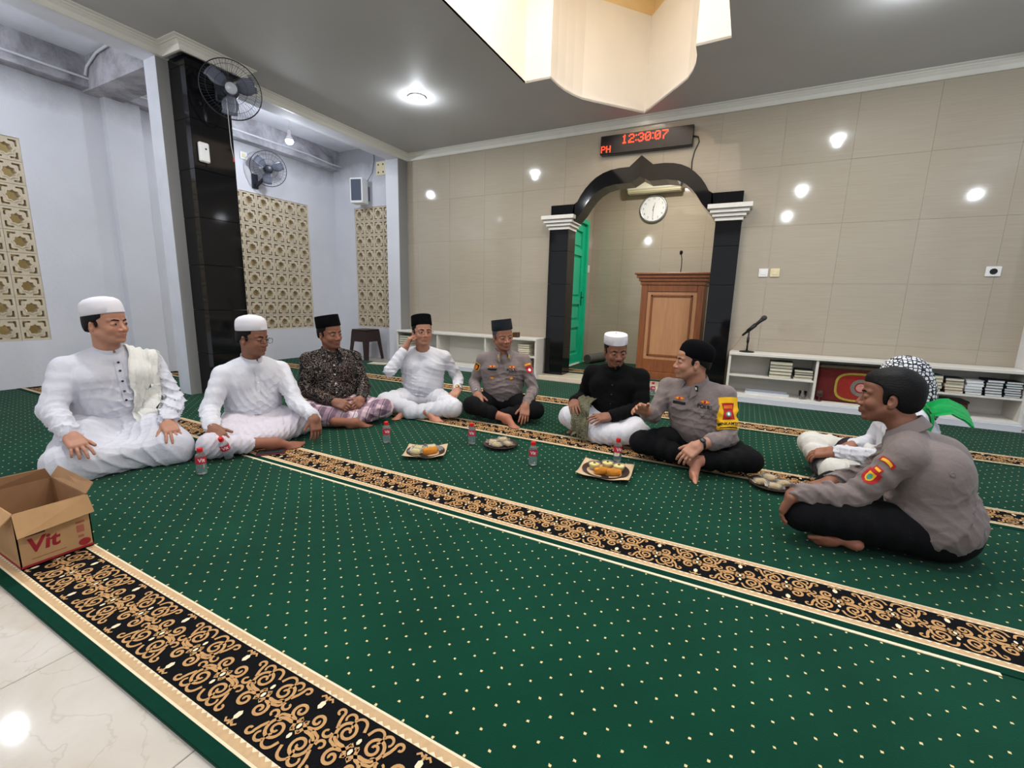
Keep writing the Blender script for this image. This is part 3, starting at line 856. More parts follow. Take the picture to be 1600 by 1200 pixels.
_EDG = [(0, 1), (2, 3), (4, 5), (6, 7), (0, 2), (1, 3), (4, 6), (5, 7), (0, 4), (1, 5), (2, 6), (3, 7)]
def sdf_mesh(ops, h, disp=None, margin=0.02):
    """surface nets; returns verts (n,3), quads (m,4)"""
    lo = np.full(3, 1e9); hi = -lo
    for op, k, pr in ops:
        b = prim_bounds(pr)
        if op == 'u' and b is not None:
            lo = np.minimum(lo, b[0]); hi = np.maximum(hi, b[1])
    lo = lo - 3 * h - margin; hi = hi + 3 * h + margin
    B = 8
    nb = np.ceil((hi - lo) / (h * B)).astype(int) + 1
    bi = np.stack(np.meshgrid(*[np.arange(n) for n in nb], indexing='ij'), -1).reshape(-1, 3)
    cen = (lo + (bi * B + (B - 1) / 2.0) * h).astype(f32)
    dc = field(ops, cen, disp)
    act = np.abs(dc) < (0.87 * B * h + margin)
    nn = nb * B
    vals = np.repeat(np.repeat(np.repeat(np.sign(dc).reshape(nb), B, 0), B, 1), B, 2).astype(f32)
    ab = bi[act]
    off = np.stack(np.meshgrid(np.arange(B), np.arange(B), np.arange(B), indexing='ij'), -1).reshape(-1, 3)
    idx = (ab[:, None, :] * B + off[None]).reshape(-1, 3)
    P = (lo + idx * h).astype(f32)
    d = np.concatenate([field(ops, P[i:i + 200000], disp) for i in range(0, len(P), 200000)]) if len(P) else np.zeros(0, f32)
    vals[idx[:, 0], idx[:, 1], idx[:, 2]] = d
    ins = vals < 0
    c = [ins[a:nn[0] - 1 + a, b:nn[1] - 1 + b, e:nn[2] - 1 + e] for a in (0, 1) for b in (0, 1) for e in (0, 1)]
    s = sum(x.astype(np.int8) for x in c)
    cells = np.argwhere((s > 0) & (s < 8))
    co = np.array([(a, b, e) for a in (0, 1) for b in (0, 1) for e in (0, 1)])
    cv = np.stack([vals[cells[:, 0] + o[0], cells[:, 1] + o[1], cells[:, 2] + o[2]] for o in co], 1)
    acc = np.zeros((len(cells), 3)); cnt = np.zeros(len(cells))
    for i, j in _EDG:
        m_ = (cv[:, i] < 0) != (cv[:, j] < 0)
        t = np.where(m_, cv[:, i] / np.where(m_, cv[:, i] - cv[:, j], 1), 0)
        acc += np.where(m_[:, None], co[i] + t[:, None] * (co[j] - co[i]), 0); cnt += m_
    V = lo + (cells + acc / cnt[:, None]) * h
    im = np.full(nn, -1, dtype=np.int64); im[cells[:, 0], cells[:, 1], cells[:, 2]] = np.arange(len(cells))
    Q = []
    for ax in range(3):
        sl0 = [slice(1, -1)] * 3; sl1 = [slice(1, -1)] * 3
        a = ins; o = [0, 0, 0]; o[ax] = 1
        A = ins[1:-1, 1:-1, 1:-1]
        Bv = ins[1 + o[0]:nn[0] - 1 + o[0], 1 + o[1]:nn[1] - 1 + o[1], 1 + o[2]:nn[2] - 1 + o[2]]
        e = np.argwhere(A != Bv) + 1
        if not len(e): continue
        flip = ins[e[:, 0], e[:, 1], e[:, 2]]
        u, v = [(1, 2), (2, 0), (0, 1)][ax]
        du = np.zeros(3, int); du[u] = 1; dv = np.zeros(3, int); dv[v] = 1
        g = lambda q: im[q[:, 0], q[:, 1], q[:, 2]]
        q = np.stack([g(e - du - dv), g(e - dv), g(e), g(e - du)], 1)
        q[~flip] = q[~flip][:, ::-1]
        Q.append(q[(q >= 0).all(1)])
    return V, np.concatenate(Q)

def np_mesh(name, V, Q, attr=None):
    me = bpy.data.meshes.new(name)
    me.vertices.add(len(V)); me.vertices.foreach_set('co', np.ascontiguousarray(V, dtype=f32).ravel())
    me.loops.add(len(Q) * 4); me.loops.foreach_set('vertex_index', np.ascontiguousarray(Q, dtype=np.int32).ravel())
    me.polygons.add(len(Q))
    me.polygons.foreach_set('loop_start', np.arange(0, len(Q) * 4, 4, dtype=np.int32))
    me.update(calc_edges=True)
    me.polygons.foreach_set('use_smooth', np.ones(len(Q), dtype=bool))
    if attr is not None:
        a = me.color_attributes.new('tone', 'FLOAT_COLOR', 'POINT')
        a.data.foreach_set('color', np.ascontiguousarray(attr, dtype=f32).ravel())
    me.update()
    return me

def make_folds(seed, amp, wl, axis=(0, 0, 1), region=None):
    """crease relief: warped sine ridges running across 'axis'"""
    rng = np.random.RandomState(seed)
    ax = np.asarray(axis, float); ax /= np.linalg.norm(ax)
    A = rng.normal(size=(3, 3)); 
    d1 = ax + 0.45 * rng.normal(size=3); d2 = ax + 0.7 * rng.normal(size=3)
    d1 = _v(d1 / np.linalg.norm(d1) * 2 * PI / wl); d2 = _v(d2 / np.linalg.norm(d2) * 2 * PI / (wl * 0.62))
    w1 = _v(rng.normal(size=3) * 9); w2 = _v(rng.normal(size=3) * 15); w3 = _v(rng.normal(size=3) * 6)
    ph = rng.rand(4) * 6
    def fn(P):
        wa = np.sin(P @ w1 + ph[0]); wb = np.sin(P @ w2 + ph[1]); m_ = 0.55 + 0.45 * np.sin(P @ w3 + ph[2])
        a = np.sin(P @ d1 + 1.6 * wa + 0.8 * wb); b = np.sin(P @ d2 + 1.4 * wb + ph[3] + 1.2 * wa)
        r = (1 - np.abs(a)) ** 2 * 0.9 + (1 - np.abs(b)) ** 2 * 0.5 - 0.45
        out = -amp * r * m_
        if region is not None: out = out * region(P)
        return out
    return fn

def rotm(yaw=0, pitch=0, roll=0):
    cy, sy, cp, sp, cr, sr = math.cos(yaw), math.sin(yaw), math.cos(pitch), math.sin(pitch), math.cos(roll), math.sin(roll)
    Rz = np.array([[cy, -sy, 0], [sy, cy, 0], [0, 0, 1]]); Ry = np.array([[cp, 0, sp], [0, 1, 0], [-sp, 0, cp]]); Rx = np.array([[1, 0, 0], [0, cr, -sr], [0, sr, cr]])
    return Rz @ Ry @ Rx

def nrm(v):
    v = np.asarray(v, float); return v / max(np.linalg.norm(v), 1e-9)

def ik(sh, wr, l1, l2, pole):
    sh, wr = np.asarray(sh, float), np.asarray(wr, float)
    d = wr - sh; D = np.linalg.norm(d); dn = d / D
    D2 = min(D, (l1 + l2) * 0.995)
    k = max(l1, l2) / (l1 + l2) if D > l1 + l2 else None
    a = (l1 * l1 - l2 * l2 + D2 * D2) / (2 * D2)
    h = math.sqrt(max(l1 * l1 - a * a, 1e-6))
    pl = np.asarray(pole, float); pl = nrm(pl - dn * (pl @ dn))
    return sh + dn * (a * D / D2) + pl * h

# ------------------------------------------------------------------ head
def head_ops(H, R, fw=1.0, jaw=1.0, smile=0.0, nose=1.0):
    """H: eye-level centre of the head, R: head axes (columns forward, left, up) in person space"""
    o = []
    T = lambda p: H + R @ (np.asarray(p, float) * np.array([1, fw, 1]))
    E = lambda c, r, Rl=None: p_ell(T(c), np.asarray(r) * np.array([1, fw, 1]), R if Rl is None else R @ Rl)
    Cn = lambda a, b, ra, rb: p_cone(T(a), T(b), ra, rb)
    u = lambda k, p: o.append(('u', k, p))
    u(0, E((-0.012, 0, 0.028), (0.098, 0.076, 0.088)))
    u(0.02, E((0.030, 0, -0.030), (0.060, 0.060, 0.082)))
    u(0.02, E((0.052, 0, 0.050), (0.036, 0.056, 0.036)))
    for s in (-1, 1):
        u(0.018, Cn((0.000, s * 0.052 * jaw, -0.052), (0.052, s * 0.022 * jaw, -0.092), 0.023, 0.020))
        u(0.016, E((0.058, s * 0.037, -0.032), (0.026, 0.024, 0.024)))
        u(0.010, Cn((0.082, s * 0.014, 0.020), (0.066, s * 0.048, 0.021), 0.0105, 0.0095))
    u(0.012, E((0.074, 0, -0.098), (0.019, 0.022, 0.016)))
    u(0.014, E((0.078, 0, -0.064), (0.020, 0.026, 0.024)))
    # eye sockets, lids
    for s in (-1, 1):
        o.append(('s', 0.012, E((0.105, s * 0.031, -0.001), (0.020, 0.017, 0.012))))
        u(0.005, E((0.0755, s * 0.031, -0.001), (0.0155, 0.0185, 0.0125)))
        o.append(('s', 0.0015, E((0.093, s * 0.031, -0.002), (0.014, 0.0135, 0.0042))))
    # nose
    u(0.012, Cn((0.084, 0, 0.004), (0.0985 + 0.004 * nose, 0, -0.034), 0.0085, 0.0135 * nose))
    for s in (-1, 1):
        u(0.006, E((0.0935, s * 0.0150 * nose, -0.039), (0.0120, 0.0095, 0.0085)))
        o.append(('s', 0.003, E((0.098, s * 0.008, -0.048), (0.006, 0.0045, 0.004))))
    # mouth
    zc = -0.066
    up = smile * 0.006
    for s in (-1, 1):
        u(0.004, Cn((0.0975, 0, zc + 0.0035), (0.084, s * 0.023, zc + 0.001 + up), 0.0062, 0.0035))
        u(0.004, Cn((0.0965, 0, zc - 0.0060), (0.084, s * 0.021, zc - 0.001 + up), 0.0072, 0.0035))
        o.append(('s', 0.002, Cn((0.104, 0, zc - 0.0010), (0.092, s * 0.024, zc + up), 0.0022, 0.0018)))
    # ears
    for s in (-1, 1):
        Re = rotm(s * 0.45, -0.15, 0)
        u(0.005, E((-0.010, s * 0.079, -0.014), (0.019, 0.0075, 0.031), Re))
        u(0.006, Cn((-0.002, s * 0.074, -0.012), (-0.002, s * 0.074, -0.036), 0.008, 0.009))
        o.append(('s', 0.004, E((-0.002, s * 0.0865, -0.010), (0.009, 0.006, 0.014), Re)))
    return o

def neck_ops(H, R, base, r=0.054):
    a = H + R @ np.array([-0.022, 0, -0.055])
    return [('u', 0.03, p_cone(a, base, r * 0.98, r * 1.08))]

# ------------------------------------------------------------------ hands and feet
def hand_ops(Wp, D, Nn, side, curl=0.35, spread=0.12, thumb=0.5, scale=1.0, fist=0.0, fd=None):
    """Wp wrist, D towards the fingers, Nn back of the hand, side +1 left hand / -1 right hand"""
    D = nrm(D); Nn = nrm(np.asarray(Nn, float) - D * (np.asarray(Nn, float) @ D))
    # thumb side: with back up and fingers forward the left thumb points right (-left axis)
    left = np.cross(Nn, D)
    Ts = -left if side > 0 else left
    k = scale
    Rm = np.stack([D, Ts, Nn], 1)
    o = [('u', 0, p_box(Wp + D * 0.052 * k, np.array([0.048, 0.041, 0.0155]) * k, 0.014 * k, Rm)),
         ('u', 0.02, p_cone(Wp - (D if fd is None else fd) * 0.05 * k, Wp + D * 0.02 * k, 0.0285 * k, 0.026 * k)),
         ('u', 0.012, p_ell(Wp + D * 0.035 * k + Ts * 0.026 * k - Nn * 0.010 * k, np.array([0.034, 0.017, 0.016]) * k, Rm))]
    offs = [(0.029, 0.070, 0.0088, 1.0), (0.0095, 0.079, 0.0090, 0.35), (-0.0105, 0.073, 0.0086, -0.35), (-0.029, 0.057, 0.0077, -1.1)]
    for i, (a, ln, r, sp) in enumerate(offs):
        base = Wp + D * (0.090 - 0.004 * abs(i - 1)) * k + Ts * a * k
        d = nrm(D + Ts * sp * spread)
        c = curl * (1 + 0.12 * i)
        p = base; r_ = r * k
        for j, (fr, bend) in enumerate(((0.45, 0.55), (0.31, 1.0), (0.24, 0.75))):
            ang = c * bend
            d = nrm(d * math.cos(ang) - Nn * math.sin(ang)) if j == 0 else nrm(d * math.cos(ang) - nrm(Nn - d * (Nn @ d)) * math.sin(ang))
            q = p + d * ln * fr * k
            o.append(('u', 0.006 if j == 0 else 0.002, p_cone(p, q, r_, r_ * 0.93)))
            p = q; r_ *= 0.93
    tb = Wp + D * 0.030 * k + Ts * 0.030 * k - Nn * 0.008 * k
    d = nrm(D * (1 - 0.55 * thumb) + Ts * (0.35 + 0.6 * thumb) - Nn * (0.25 + fist))
    q = tb + d * 0.036 * k
    o.append(('u', 0.008, p_cone(tb, q, 0.0125 * k, 0.0105 * k)))
    d2 = nrm(d + D * 0.45 - Nn * 0.1)
    o.append(('u', 0.003, p_cone(q, q + d2 * 0.030 * k, 0.0102 * k, 0.0088 * k)))
    return o

def foot_ops(A, D, U, k=1.0, side=1):
    """A ankle, D towards the toes, U the top of the foot"""
    D = nrm(D); U = nrm(np.asarray(U, float) - D * (np.asarray(U, float) @ D)); S = np.cross(U, D)
    R = np.stack([D, S, U], 1)
    g = lambda a, b, c: A + (D * a + S * b + U * c) * k
    o = [('u', 0, p_ell(g(-0.025, 0, -0.035), np.array([0.038, 0.030, 0.032]) * k, R)),
         ('u', 0.03, p_cone(g(0.0, 0, -0.005), g(0.095, 0, -0.045), 0.034 * k, 0.022 * k)),
         ('u', 0.02, p_ell(g(0.105, 0, -0.050), np.array([0.055, 0.044, 0.018]) * k, R))]
    for i, (b, ln, r) in enumerate(((0.026, 0.052, 0.0125), (0.008, 0.047, 0.0088), (-0.008, 0.041, 0.0083), (-0.022, 0.034, 0.0080), (-0.034, 0.026, 0.0075))):
        a0 = g(0.135 - 0.008 * i, b * side, -0.054); a1 = g(0.135 - 0.008 * i + ln * 0.75, b * side * 1.06, -0.060)
        o.append(('u', 0.006, p_cone(a0, a1, r * k, r * k * 0.95)))
    return o
# ================================================================== people: builder
def mat_skin(name, col):
    mt, nt, p = new_mat(name)
    at = N(nt, 'ShaderNodeAttribute', attribute_name='tone')
    tc = N(nt, 'ShaderNodeTexCoord'); no = N(nt, 'ShaderNodeTexNoise', i_Scale=40.0, i_Detail=4.0); L(nt, tc.outputs['Object'], no.inputs['Vector'])
    v = ramp(nt, no.outputs[0], [(0.3, tuple(c * 0.9 for c in col[:3]) + (1,)), (0.7, col)])
    L(nt, mixc(nt, 1.0, v, at.outputs['Color'], 'MULTIPLY'), p.inputs['Base Color'])
    p.inputs['Roughness'].default_value = 0.60
    p.inputs['Subsurface Weight'].default_value = 0.12
    p.inputs['Subsurface Radius'].default_value = (0.012, 0.005, 0.003)
    b = N(nt, 'ShaderNodeBump', i_Strength=0.12, i_Distance=0.001); n2 = N(nt, 'ShaderNodeTexNoise', i_Scale=420.0)
    L(nt, tc.outputs['Object'], n2.inputs['Vector']); L(nt, n2.outputs[0], b.inputs['Height']); L(nt, b.outputs[0], p.inputs['Normal'])
    return mt

def mat_cloth(name, col, rough=0.85, weave=900.0, var=0.06, sheen=0.15, crease=0.25):
    mt, nt, p = new_mat(name)
    tc = N(nt, 'ShaderNodeTexCoord')
    no = N(nt, 'ShaderNodeTexNoise', i_Scale=9.0, i_Detail=4.0); L(nt, tc.outputs['Object'], no.inputs['Vector'])
    L(nt, ramp(nt, no.outputs[0], [(0.3, tuple(c * (1 - var) for c in col[:3]) + (1,)), (0.7, col)]), p.inputs['Base Color'])
    p.inputs['Roughness'].default_value = rough; p.inputs['Specular IOR Level'].default_value = 0.2; p.inputs['Sheen Weight'].default_value = sheen
    n1 = N(nt, 'ShaderNodeTexNoise', i_Scale=24.0, i_Detail=3.0, i_Distortion=1.2); L(nt, tc.outputs['Object'], n1.inputs['Vector'])
    n2 = N(nt, 'ShaderNodeTexNoise', i_Scale=weave); L(nt, tc.outputs['Object'], n2.inputs['Vector'])
    b1 = N(nt, 'ShaderNodeBump', i_Strength=crease, i_Distance=0.012); L(nt, n1.outputs[0], b1.inputs['Height'])
    b2 = N(nt, 'ShaderNodeBump', i_Strength=0.12, i_Distance=0.001); L(nt, n2.outputs[0], b2.inputs['Height']); L(nt, b1.outputs[0], b2.inputs['Normal'])
    L(nt, b2.outputs[0], p.inputs['Normal'])
    return mt

def mat_batik():
    mt, nt, p = new_mat('dark_batik_print')
    tc = N(nt, 'ShaderNodeTexCoord')
    ns = N(nt, 'ShaderNodeTexNoise', i_Scale=16.0, i_Detail=2.0); L(nt, tc.outputs['Object'], ns.inputs['Vector'])
    ad = mixc(nt, 0.10, tc.outputs['Object'], ns.outputs['Color'], 'ADD')
    v = N(nt, 'ShaderNodeTexVoronoi', i_Scale=19.0); L(nt, ad, v.inputs['Vector'])
    rings = mathn(nt, 'SINE', mathn(nt, 'MULTIPLY', v.outputs['Distance'], 24.0))
    base = ramp(nt, rings, [(0.0, RGB(24, 22, 24)), (0.62, RGB(38, 33, 34)), (0.70, RGB(188, 172, 156)), (0.92, RGB(206, 192, 178)), (1.0, RGB(96, 84, 80))])
    v2 = N(nt, 'ShaderNodeTexVoronoi', i_Scale=7.0); L(nt, tc.outputs['Object'], v2.inputs['Vector'])
    tint = ramp(nt, v2.outputs['Color'], [(0.0, RGB(60, 62, 76)), (0.45, RGB(255, 255, 255)), (0.7, RGB(190, 130, 100)), (1.0, RGB(150, 160, 176))])
    c = mixc(nt, 0.55, base, tint, 'MULTIPLY')
    v3 = N(nt, 'ShaderNodeTexVoronoi', i_Scale=58.0); L(nt, ad, v3.inputs['Vector'])
    dk = ramp(nt, v3.outputs['Distance'], [(0.28, (0, 0, 0, 1)), (0.36, (1, 1, 1, 1))])
    c = mixc(nt, mathn(nt, 'MULTIPLY', dk, 0.6), c, RGB(26, 23, 26))
    L(nt, c, p.inputs['Base Color']); p.inputs['Roughness'].default_value = 0.8; p.inputs['Specular IOR Level'].default_value = 0.2
    return mt

def mat_plaid():
    mt, nt, p = new_mat('pink_and_purple_plaid')
    tc = N(nt, 'ShaderNodeTexCoord'); mp = N(nt, 'ShaderNodeMapping'); mp.inputs['Rotation'].default_value = (0.5, 0.35, 0.6); L(nt, tc.outputs['Object'], mp.inputs[0])
    s = N(nt, 'ShaderNodeSeparateXYZ'); L(nt, mp.outputs[0], s.inputs[0])
    c = None
    def stripes(ch, per, w, off=0.0):
        fr = mathn(nt, 'FRACT', mathn(nt, 'ADD', mathn(nt, 'DIVIDE', ch, per), 50 + off))
        return mathn(nt, 'LESS_THAN', fr, w)
    base = RGB(206, 176, 186)
    a = stripes(s.outputs[0], 0.085, 0.42); b = stripes(s.outputs[1], 0.085, 0.42)
    c = mixc(nt, mathn(nt, 'MULTIPLY', a, 0.55), base, RGB(84, 58, 84)); c = mixc(nt, mathn(nt, 'MULTIPLY', b, 0.55), c, RGB(66, 46, 76))
    a = stripes(s.outputs[0], 0.085, 0.08, 0.17); b = stripes(s.outputs[1], 0.085, 0.08, 0.17)
    c = mixc(nt, mathn(nt, 'MULTIPLY', a, 0.7), c, RGB(238, 226, 232)); c = mixc(nt, mathn(nt, 'MULTIPLY', b, 0.7), c, RGB(30, 22, 44))
    L(nt, c, p.inputs['Base Color']); p.inputs['Roughness'].default_value = 0.85; p.inputs['Specular IOR Level'].default_value = 0.2
    return mt

def mat_keffiyeh():
    mt, nt, p = new_mat('black_and_white_checked_scarf')
    tc = N(nt, 'ShaderNodeTexCoord')
    v = N(nt, 'ShaderNodeTexVoronoi', i_Scale=52.0, i_Randomness=0.55, feature='DISTANCE_TO_EDGE'); L(nt, tc.outputs['Object'], v.inputs['Vector'])
    L(nt, ramp(nt, v.outputs['Distance'], [(0.10, RGB(24, 26, 40)), (0.16, RGB(226, 228, 232))]), p.inputs['Base Color'])
    p.inputs['Roughness'].default_value = 0.9
    return mt

def mat_shawl_green():
    mt, nt, p = new_mat('olive_woven_shawl')
    tc = N(nt, 'ShaderNodeTexCoord')
    w = N(nt, 'ShaderNodeTexWave', i_Scale=38.0, i_Distortion=1.5); L(nt, tc.outputs['Object'], w.inputs['Vector'])
    v = N(nt, 'ShaderNodeTexVoronoi', i_Scale=90.0); L(nt, tc.outputs['Object'], v.inputs['Vector'])
    c = ramp(nt, w.outputs[0], [(0.2, RGB(84, 82, 62)), (0.8, RGB(134, 130, 104))])
    L(nt, mixc(nt, mathn(nt, 'MULTIPLY', v.outputs['Distance'], 0.9), c, RGB(60, 60, 40)), p.inputs['Base Color'])
    p.inputs['Roughness'].default_value = 0.9
    return mt

MC_WHITE = mat_cloth('bright_white_cotton', RGB(215, 215, 223))
MC_OFFW = mat_cloth('grey_white_cotton', RGB(206, 206, 216))
MC_CREAM = mat_cloth('cream_white_cotton', RGB(216, 213, 206))
MC_SARONGW = mat_cloth('pale_pinkish_white_sarong', RGB(208, 201, 210))
MC_BLACK = mat_cloth('black_trouser_cloth', RGB(13, 13, 16), 0.9, var=0.2, sheen=0.0)
MC_JACKET = mat_cloth('black_jacket_cloth', RGB(7, 7, 8), 0.95, var=0.2, crease=0.12, sheen=0.0)
MC_GREY = mat_cloth('taupe_grey_uniform_cloth', RGB(126, 114, 112), 0.8)
MC_BATIK = mat_batik(); MC_PLAID = mat_plaid(); MC_KEF = mat_keffiyeh(); MC_OLIVE = mat_shawl_green()
MC_PECI = mat('black_velvet_cap', RGB(9, 9, 12), 0.95, spec=0.1, sheen=0.0, bump=0.2, bscale=500)
MC_PECIG = mat('charcoal_velvet_cap', RGB(34, 38, 42), 0.95, spec=0.1, sheen=0.05, bump=0.2, bscale=500)
MC_KNITW = mat('white_cap_cloth', RGB(218, 214, 220), 0.9, spec=0.15, bump=0.25, bscale=300)
MC_HAIR = mat('black_hair', RGB(12, 11, 13), 0.5, spec=0.22, var=0.5, vscale=60, bump=1.0, bscale=55, stretch=(1, 7, 5))
MC_HAIRG = mat('greying_hair', RGB(74, 72, 72), 0.6, var=0.5, vscale=120, bump=0.5, bscale=160)
M_EYEW = mat('eye_white', RGB(140, 124, 114), 0.6, spec=0.2); M_IRIS = mat('dark_iris', RGB(20, 13, 10), 0.4, spec=0.3)
M_FRAME = mat('dark_spectacle_frame', RGB(26, 24, 28), 0.3); M_LENS = mat('spectacle_lens', RGB(240, 244, 248), 0.02, trans=1.0)
M_GOLD = mat('gold_metal', RGB(214, 176, 92), 0.25, 0.9); M_STEEL = mat('steel_metal', RGB(178, 180, 184), 0.3, 0.9)
M_BLKPL = mat('black_plastic', RGB(22, 22, 24), 0.4)
M_DARKBTN = mat('dark_button', RGB(30, 26, 32), 0.3)

SKINS = {}
def skin(key, col):
    if key not in SKINS: SKINS[key] = mat_skin('skin_' + key, col)
    return SKINS[key]
SK_LIGHT = RGB(182, 130, 106); SK_MID = RGB(160, 108, 85); SK_DARK = RGB(140, 92, 71)

def xf_mesh(mb, H, R):
    mb.v = [tuple(H + R @ np.asarray(p, float)) for p in mb.v]
    return mb

def cap_mesh(kind, fw):
    mb = MB()
    if kind == 'peci':
        prof = [(0.955, -0.004), (1.0, 0.0), (0.985, 0.040), (0.965, 0.078), (0.955, 0.084), (0.93, 0.088), (0.6, 0.086), (0.0, 0.083)]
        M_ = Matrix.Translation((-0.010, 0, 0.055)) @ Matrix.Rotation(-0.19, 4, 'Y')
        mb.lathe(prof, 40, 0.1085, 0.0865 * fw, M_)
    elif kind == 'haji':
        prof = [(0.955, -0.004), (1.0, 0.0), (0.99, 0.032), (0.95, 0.060), (0.87, 0.076), (0.68, 0.090), (0.35, 0.100), (0.0, 0.104)]
        M_ = Matrix.Translation((-0.010, 0, 0.055)) @ Matrix.Rotation(-0.14, 4, 'Y')
        mb.lathe(prof, 40, 0.1080, 0.0860 * fw, M_)
    elif kind == 'haji_flat':
        prof = [(0.955, -0.004), (1.0, 0.0), (0.99, 0.035), (0.975, 0.058), (0.95, 0.064), (0.5, 0.070), (0.06, 0.072), (0.05, 0.080), (0.0, 0.082)]
        M_ = Matrix.Translation((-0.010, 0, 0.055)) @ Matrix.Rotation(-0.10, 4, 'Y')
        mb.lathe(prof, 40, 0.1080, 0.0860 * fw, M_)
    else:   # round knitted kufi
        prof = [(0.96, -0.004), (1.0, 0.0), (1.01, 0.03), (0.97, 0.06), (0.84, 0.085), (0.6, 0.102), (0.3, 0.110), (0.0, 0.112)]
        M_ = Matrix.Translation((-0.016, 0, 0.028)) @ Matrix.Rotation(-0.24, 4, 'Y')
        mb.lathe(prof, 40, 0.1075, 0.0855 * fw, M_)
    return mb

def surface(me):
    return BVHTree.FromPolygons([tuple(v.co) for v in me.vertices], [tuple(p.vertices) for p in me.polygons])

def drape(bvh, path, nu, off, fold=0.004, seed=1, thick=0.004, wave=34.0, maxd=0.12):
    """path: list of (centre, half width vector); returns an MB of a cloth strip lying on the surface"""
    rng = random.Random(seed); pts = []
    ph = rng.random() * 6
    # subdivide path
    P2 = []
    for i in range(len(path) - 1):
        c0, w0 = (np.asarray(a, float) for a in path[i]); c1, w1 = (np.asarray(a, float) for a in path[i + 1])
        for k in range(6):
            t = k / 6; P2.append((c0 * (1 - t) + c1 * t, w0 * (1 - t) + w1 * t))
    P2.append(tuple(np.asarray(a, float) for a in path[-1]))
    top = []; bot = []
    for j, (c, w) in enumerate(P2):
        for i in range(nu + 1):
            u = i / nu * 2 - 1
            p = Vector(c + w * u)
            hit = bvh.find_nearest(p)
            f_ = fold * math.sin(u * wave * 0.12 * PI + ph + 0.7 * math.sin(j * 0.35)) + fold * 0.6 * math.sin(u * 9 + j * 0.5)
            if hit[0] is not None and hit[3] < maxd:
                nn = (p - hit[0])
                nn = nn.normalized() if nn.length > 0.003 and nn.dot(hit[1]) > 0 else hit[1]
                q = hit[0] + hit[1] * (off + f_) if hit[3] < 0.05 or nn.dot(hit[1]) < 0 else p + hit[1] * f_
            else: q = p; nn = Vector((0, 0, 1))
            nrm_ = hit[1] if hit[0] is not None else Vector((0, 0, 1))
            top.append(q + nrm_ * thick); bot.append(q)
    n = len(P2); m_ = nu + 1; K = len(top); fs = []
    for j in range(n - 1):
        for i in range(nu):
            a = j * m_ + i
            fs.append((a, a + 1, a + 1 + m_, a + m_)); fs.append((a + K, a + m_ + K, a + 1 + m_ + K, a + 1 + K))
    for j in range(n - 1):
        for i in (0, nu):
            a = j * m_ + i; fs.append((a, a + m_, a + m_ + K, a + K))
    for i in range(nu):
        for j in (0, n - 1):
            a = j * m_ + i; fs.append((a, a + 1, a + 1 + K, a + K))
    mb = MB().add(top + bot, fs)
    mb.edge = [top[i * m_ + nu] for i in range(n)], [top[i * m_] for i in range(n)], [top[(n - 1) * m_ + i] for i in range(m_)]
    return mb

def decal(bvh, polys, o, u, v, lift=0.0022, reach=0.10):
    """flat shapes (list of (outline, layer)) in the plane o,u,v pressed on the surface; returns one MB per shape"""
    o, u, v = Vector(o), Vector(u).normalized(), Vector(v)
    v = (v - u * v.dot(u)).normalized(); n = u.cross(v).normalized()
    out = []
    for verts, faces, layer in polys:
        pts = []; last = None
        for a, b in verts:
            p = o + u * a + v * b
            h = bvh.ray_cast(p + n * reach, -n, reach * 2)
            if h[0] is None:
                h = bvh.find_nearest(p)
            q = h[0] + n * (lift + 0.0012 * layer)
            pts.append(q)
        out.append(MB().add(pts, faces))
    return out

def grid_shape(fn, nu=10, nv=10, layer=0):
    """fn(s,t) -> (a,b) for s,t in -1..1"""
    vs = [fn(-1 + 2 * i / nu, -1 + 2 * j / nv) for j in range(nv + 1) for i in range(nu + 1)]
    fs = [(j * (nu + 1) + i, j * (nu + 1) + i + 1, (j + 1) * (nu + 1) + i + 1, (j + 1) * (nu + 1) + i) for j in range(nv) for i in range(nu)]
    return vs, fs, layer
def disc_shape(rx, ry, layer=0, cx=0, cy=0, n=14, pw=1.0):
    vs = [(cx, cy)]; fs = []
    for k, fr in enumerate((0.5, 1.0)):
        for i in range(n):
            a = 2 * PI * i / n
            c, s = math.cos(a), math.sin(a)
            vs.append((cx + rx * fr * math.copysign(abs(c) ** pw, c), cy + ry * fr * math.copysign(abs(s) ** pw, s)))
    for i in range(n):
        j = (i + 1) % n
        fs.append((0, 1 + i, 1 + j)); fs.append((1 + i, 1 + n + i, 1 + n + j, 1 + j))
    return vs, fs, layer
def rect_shape(w, h, layer=0, cx=0, cy=0, nu=8, nv=4):
    return grid_shape(lambda s, t: (cx + s * w / 2, cy + t * h / 2), nu, nv, layer)
def text_shape(s, size, layer=1, bold=0.0, cx=0, cy=0):
    me = text_mesh(s, size, 0.0, bold=bold)
    vs = [(v.co.x + cx, v.co.y + cy) for v in me.vertices]; fs = [tuple(p.vertices) for p in me.polygons]
    bpy.data.meshes.remove(me)
    return vs, fs, layer

class Person: pass

def two_folds(a, b):
    return lambda P: a(P) + b(P)

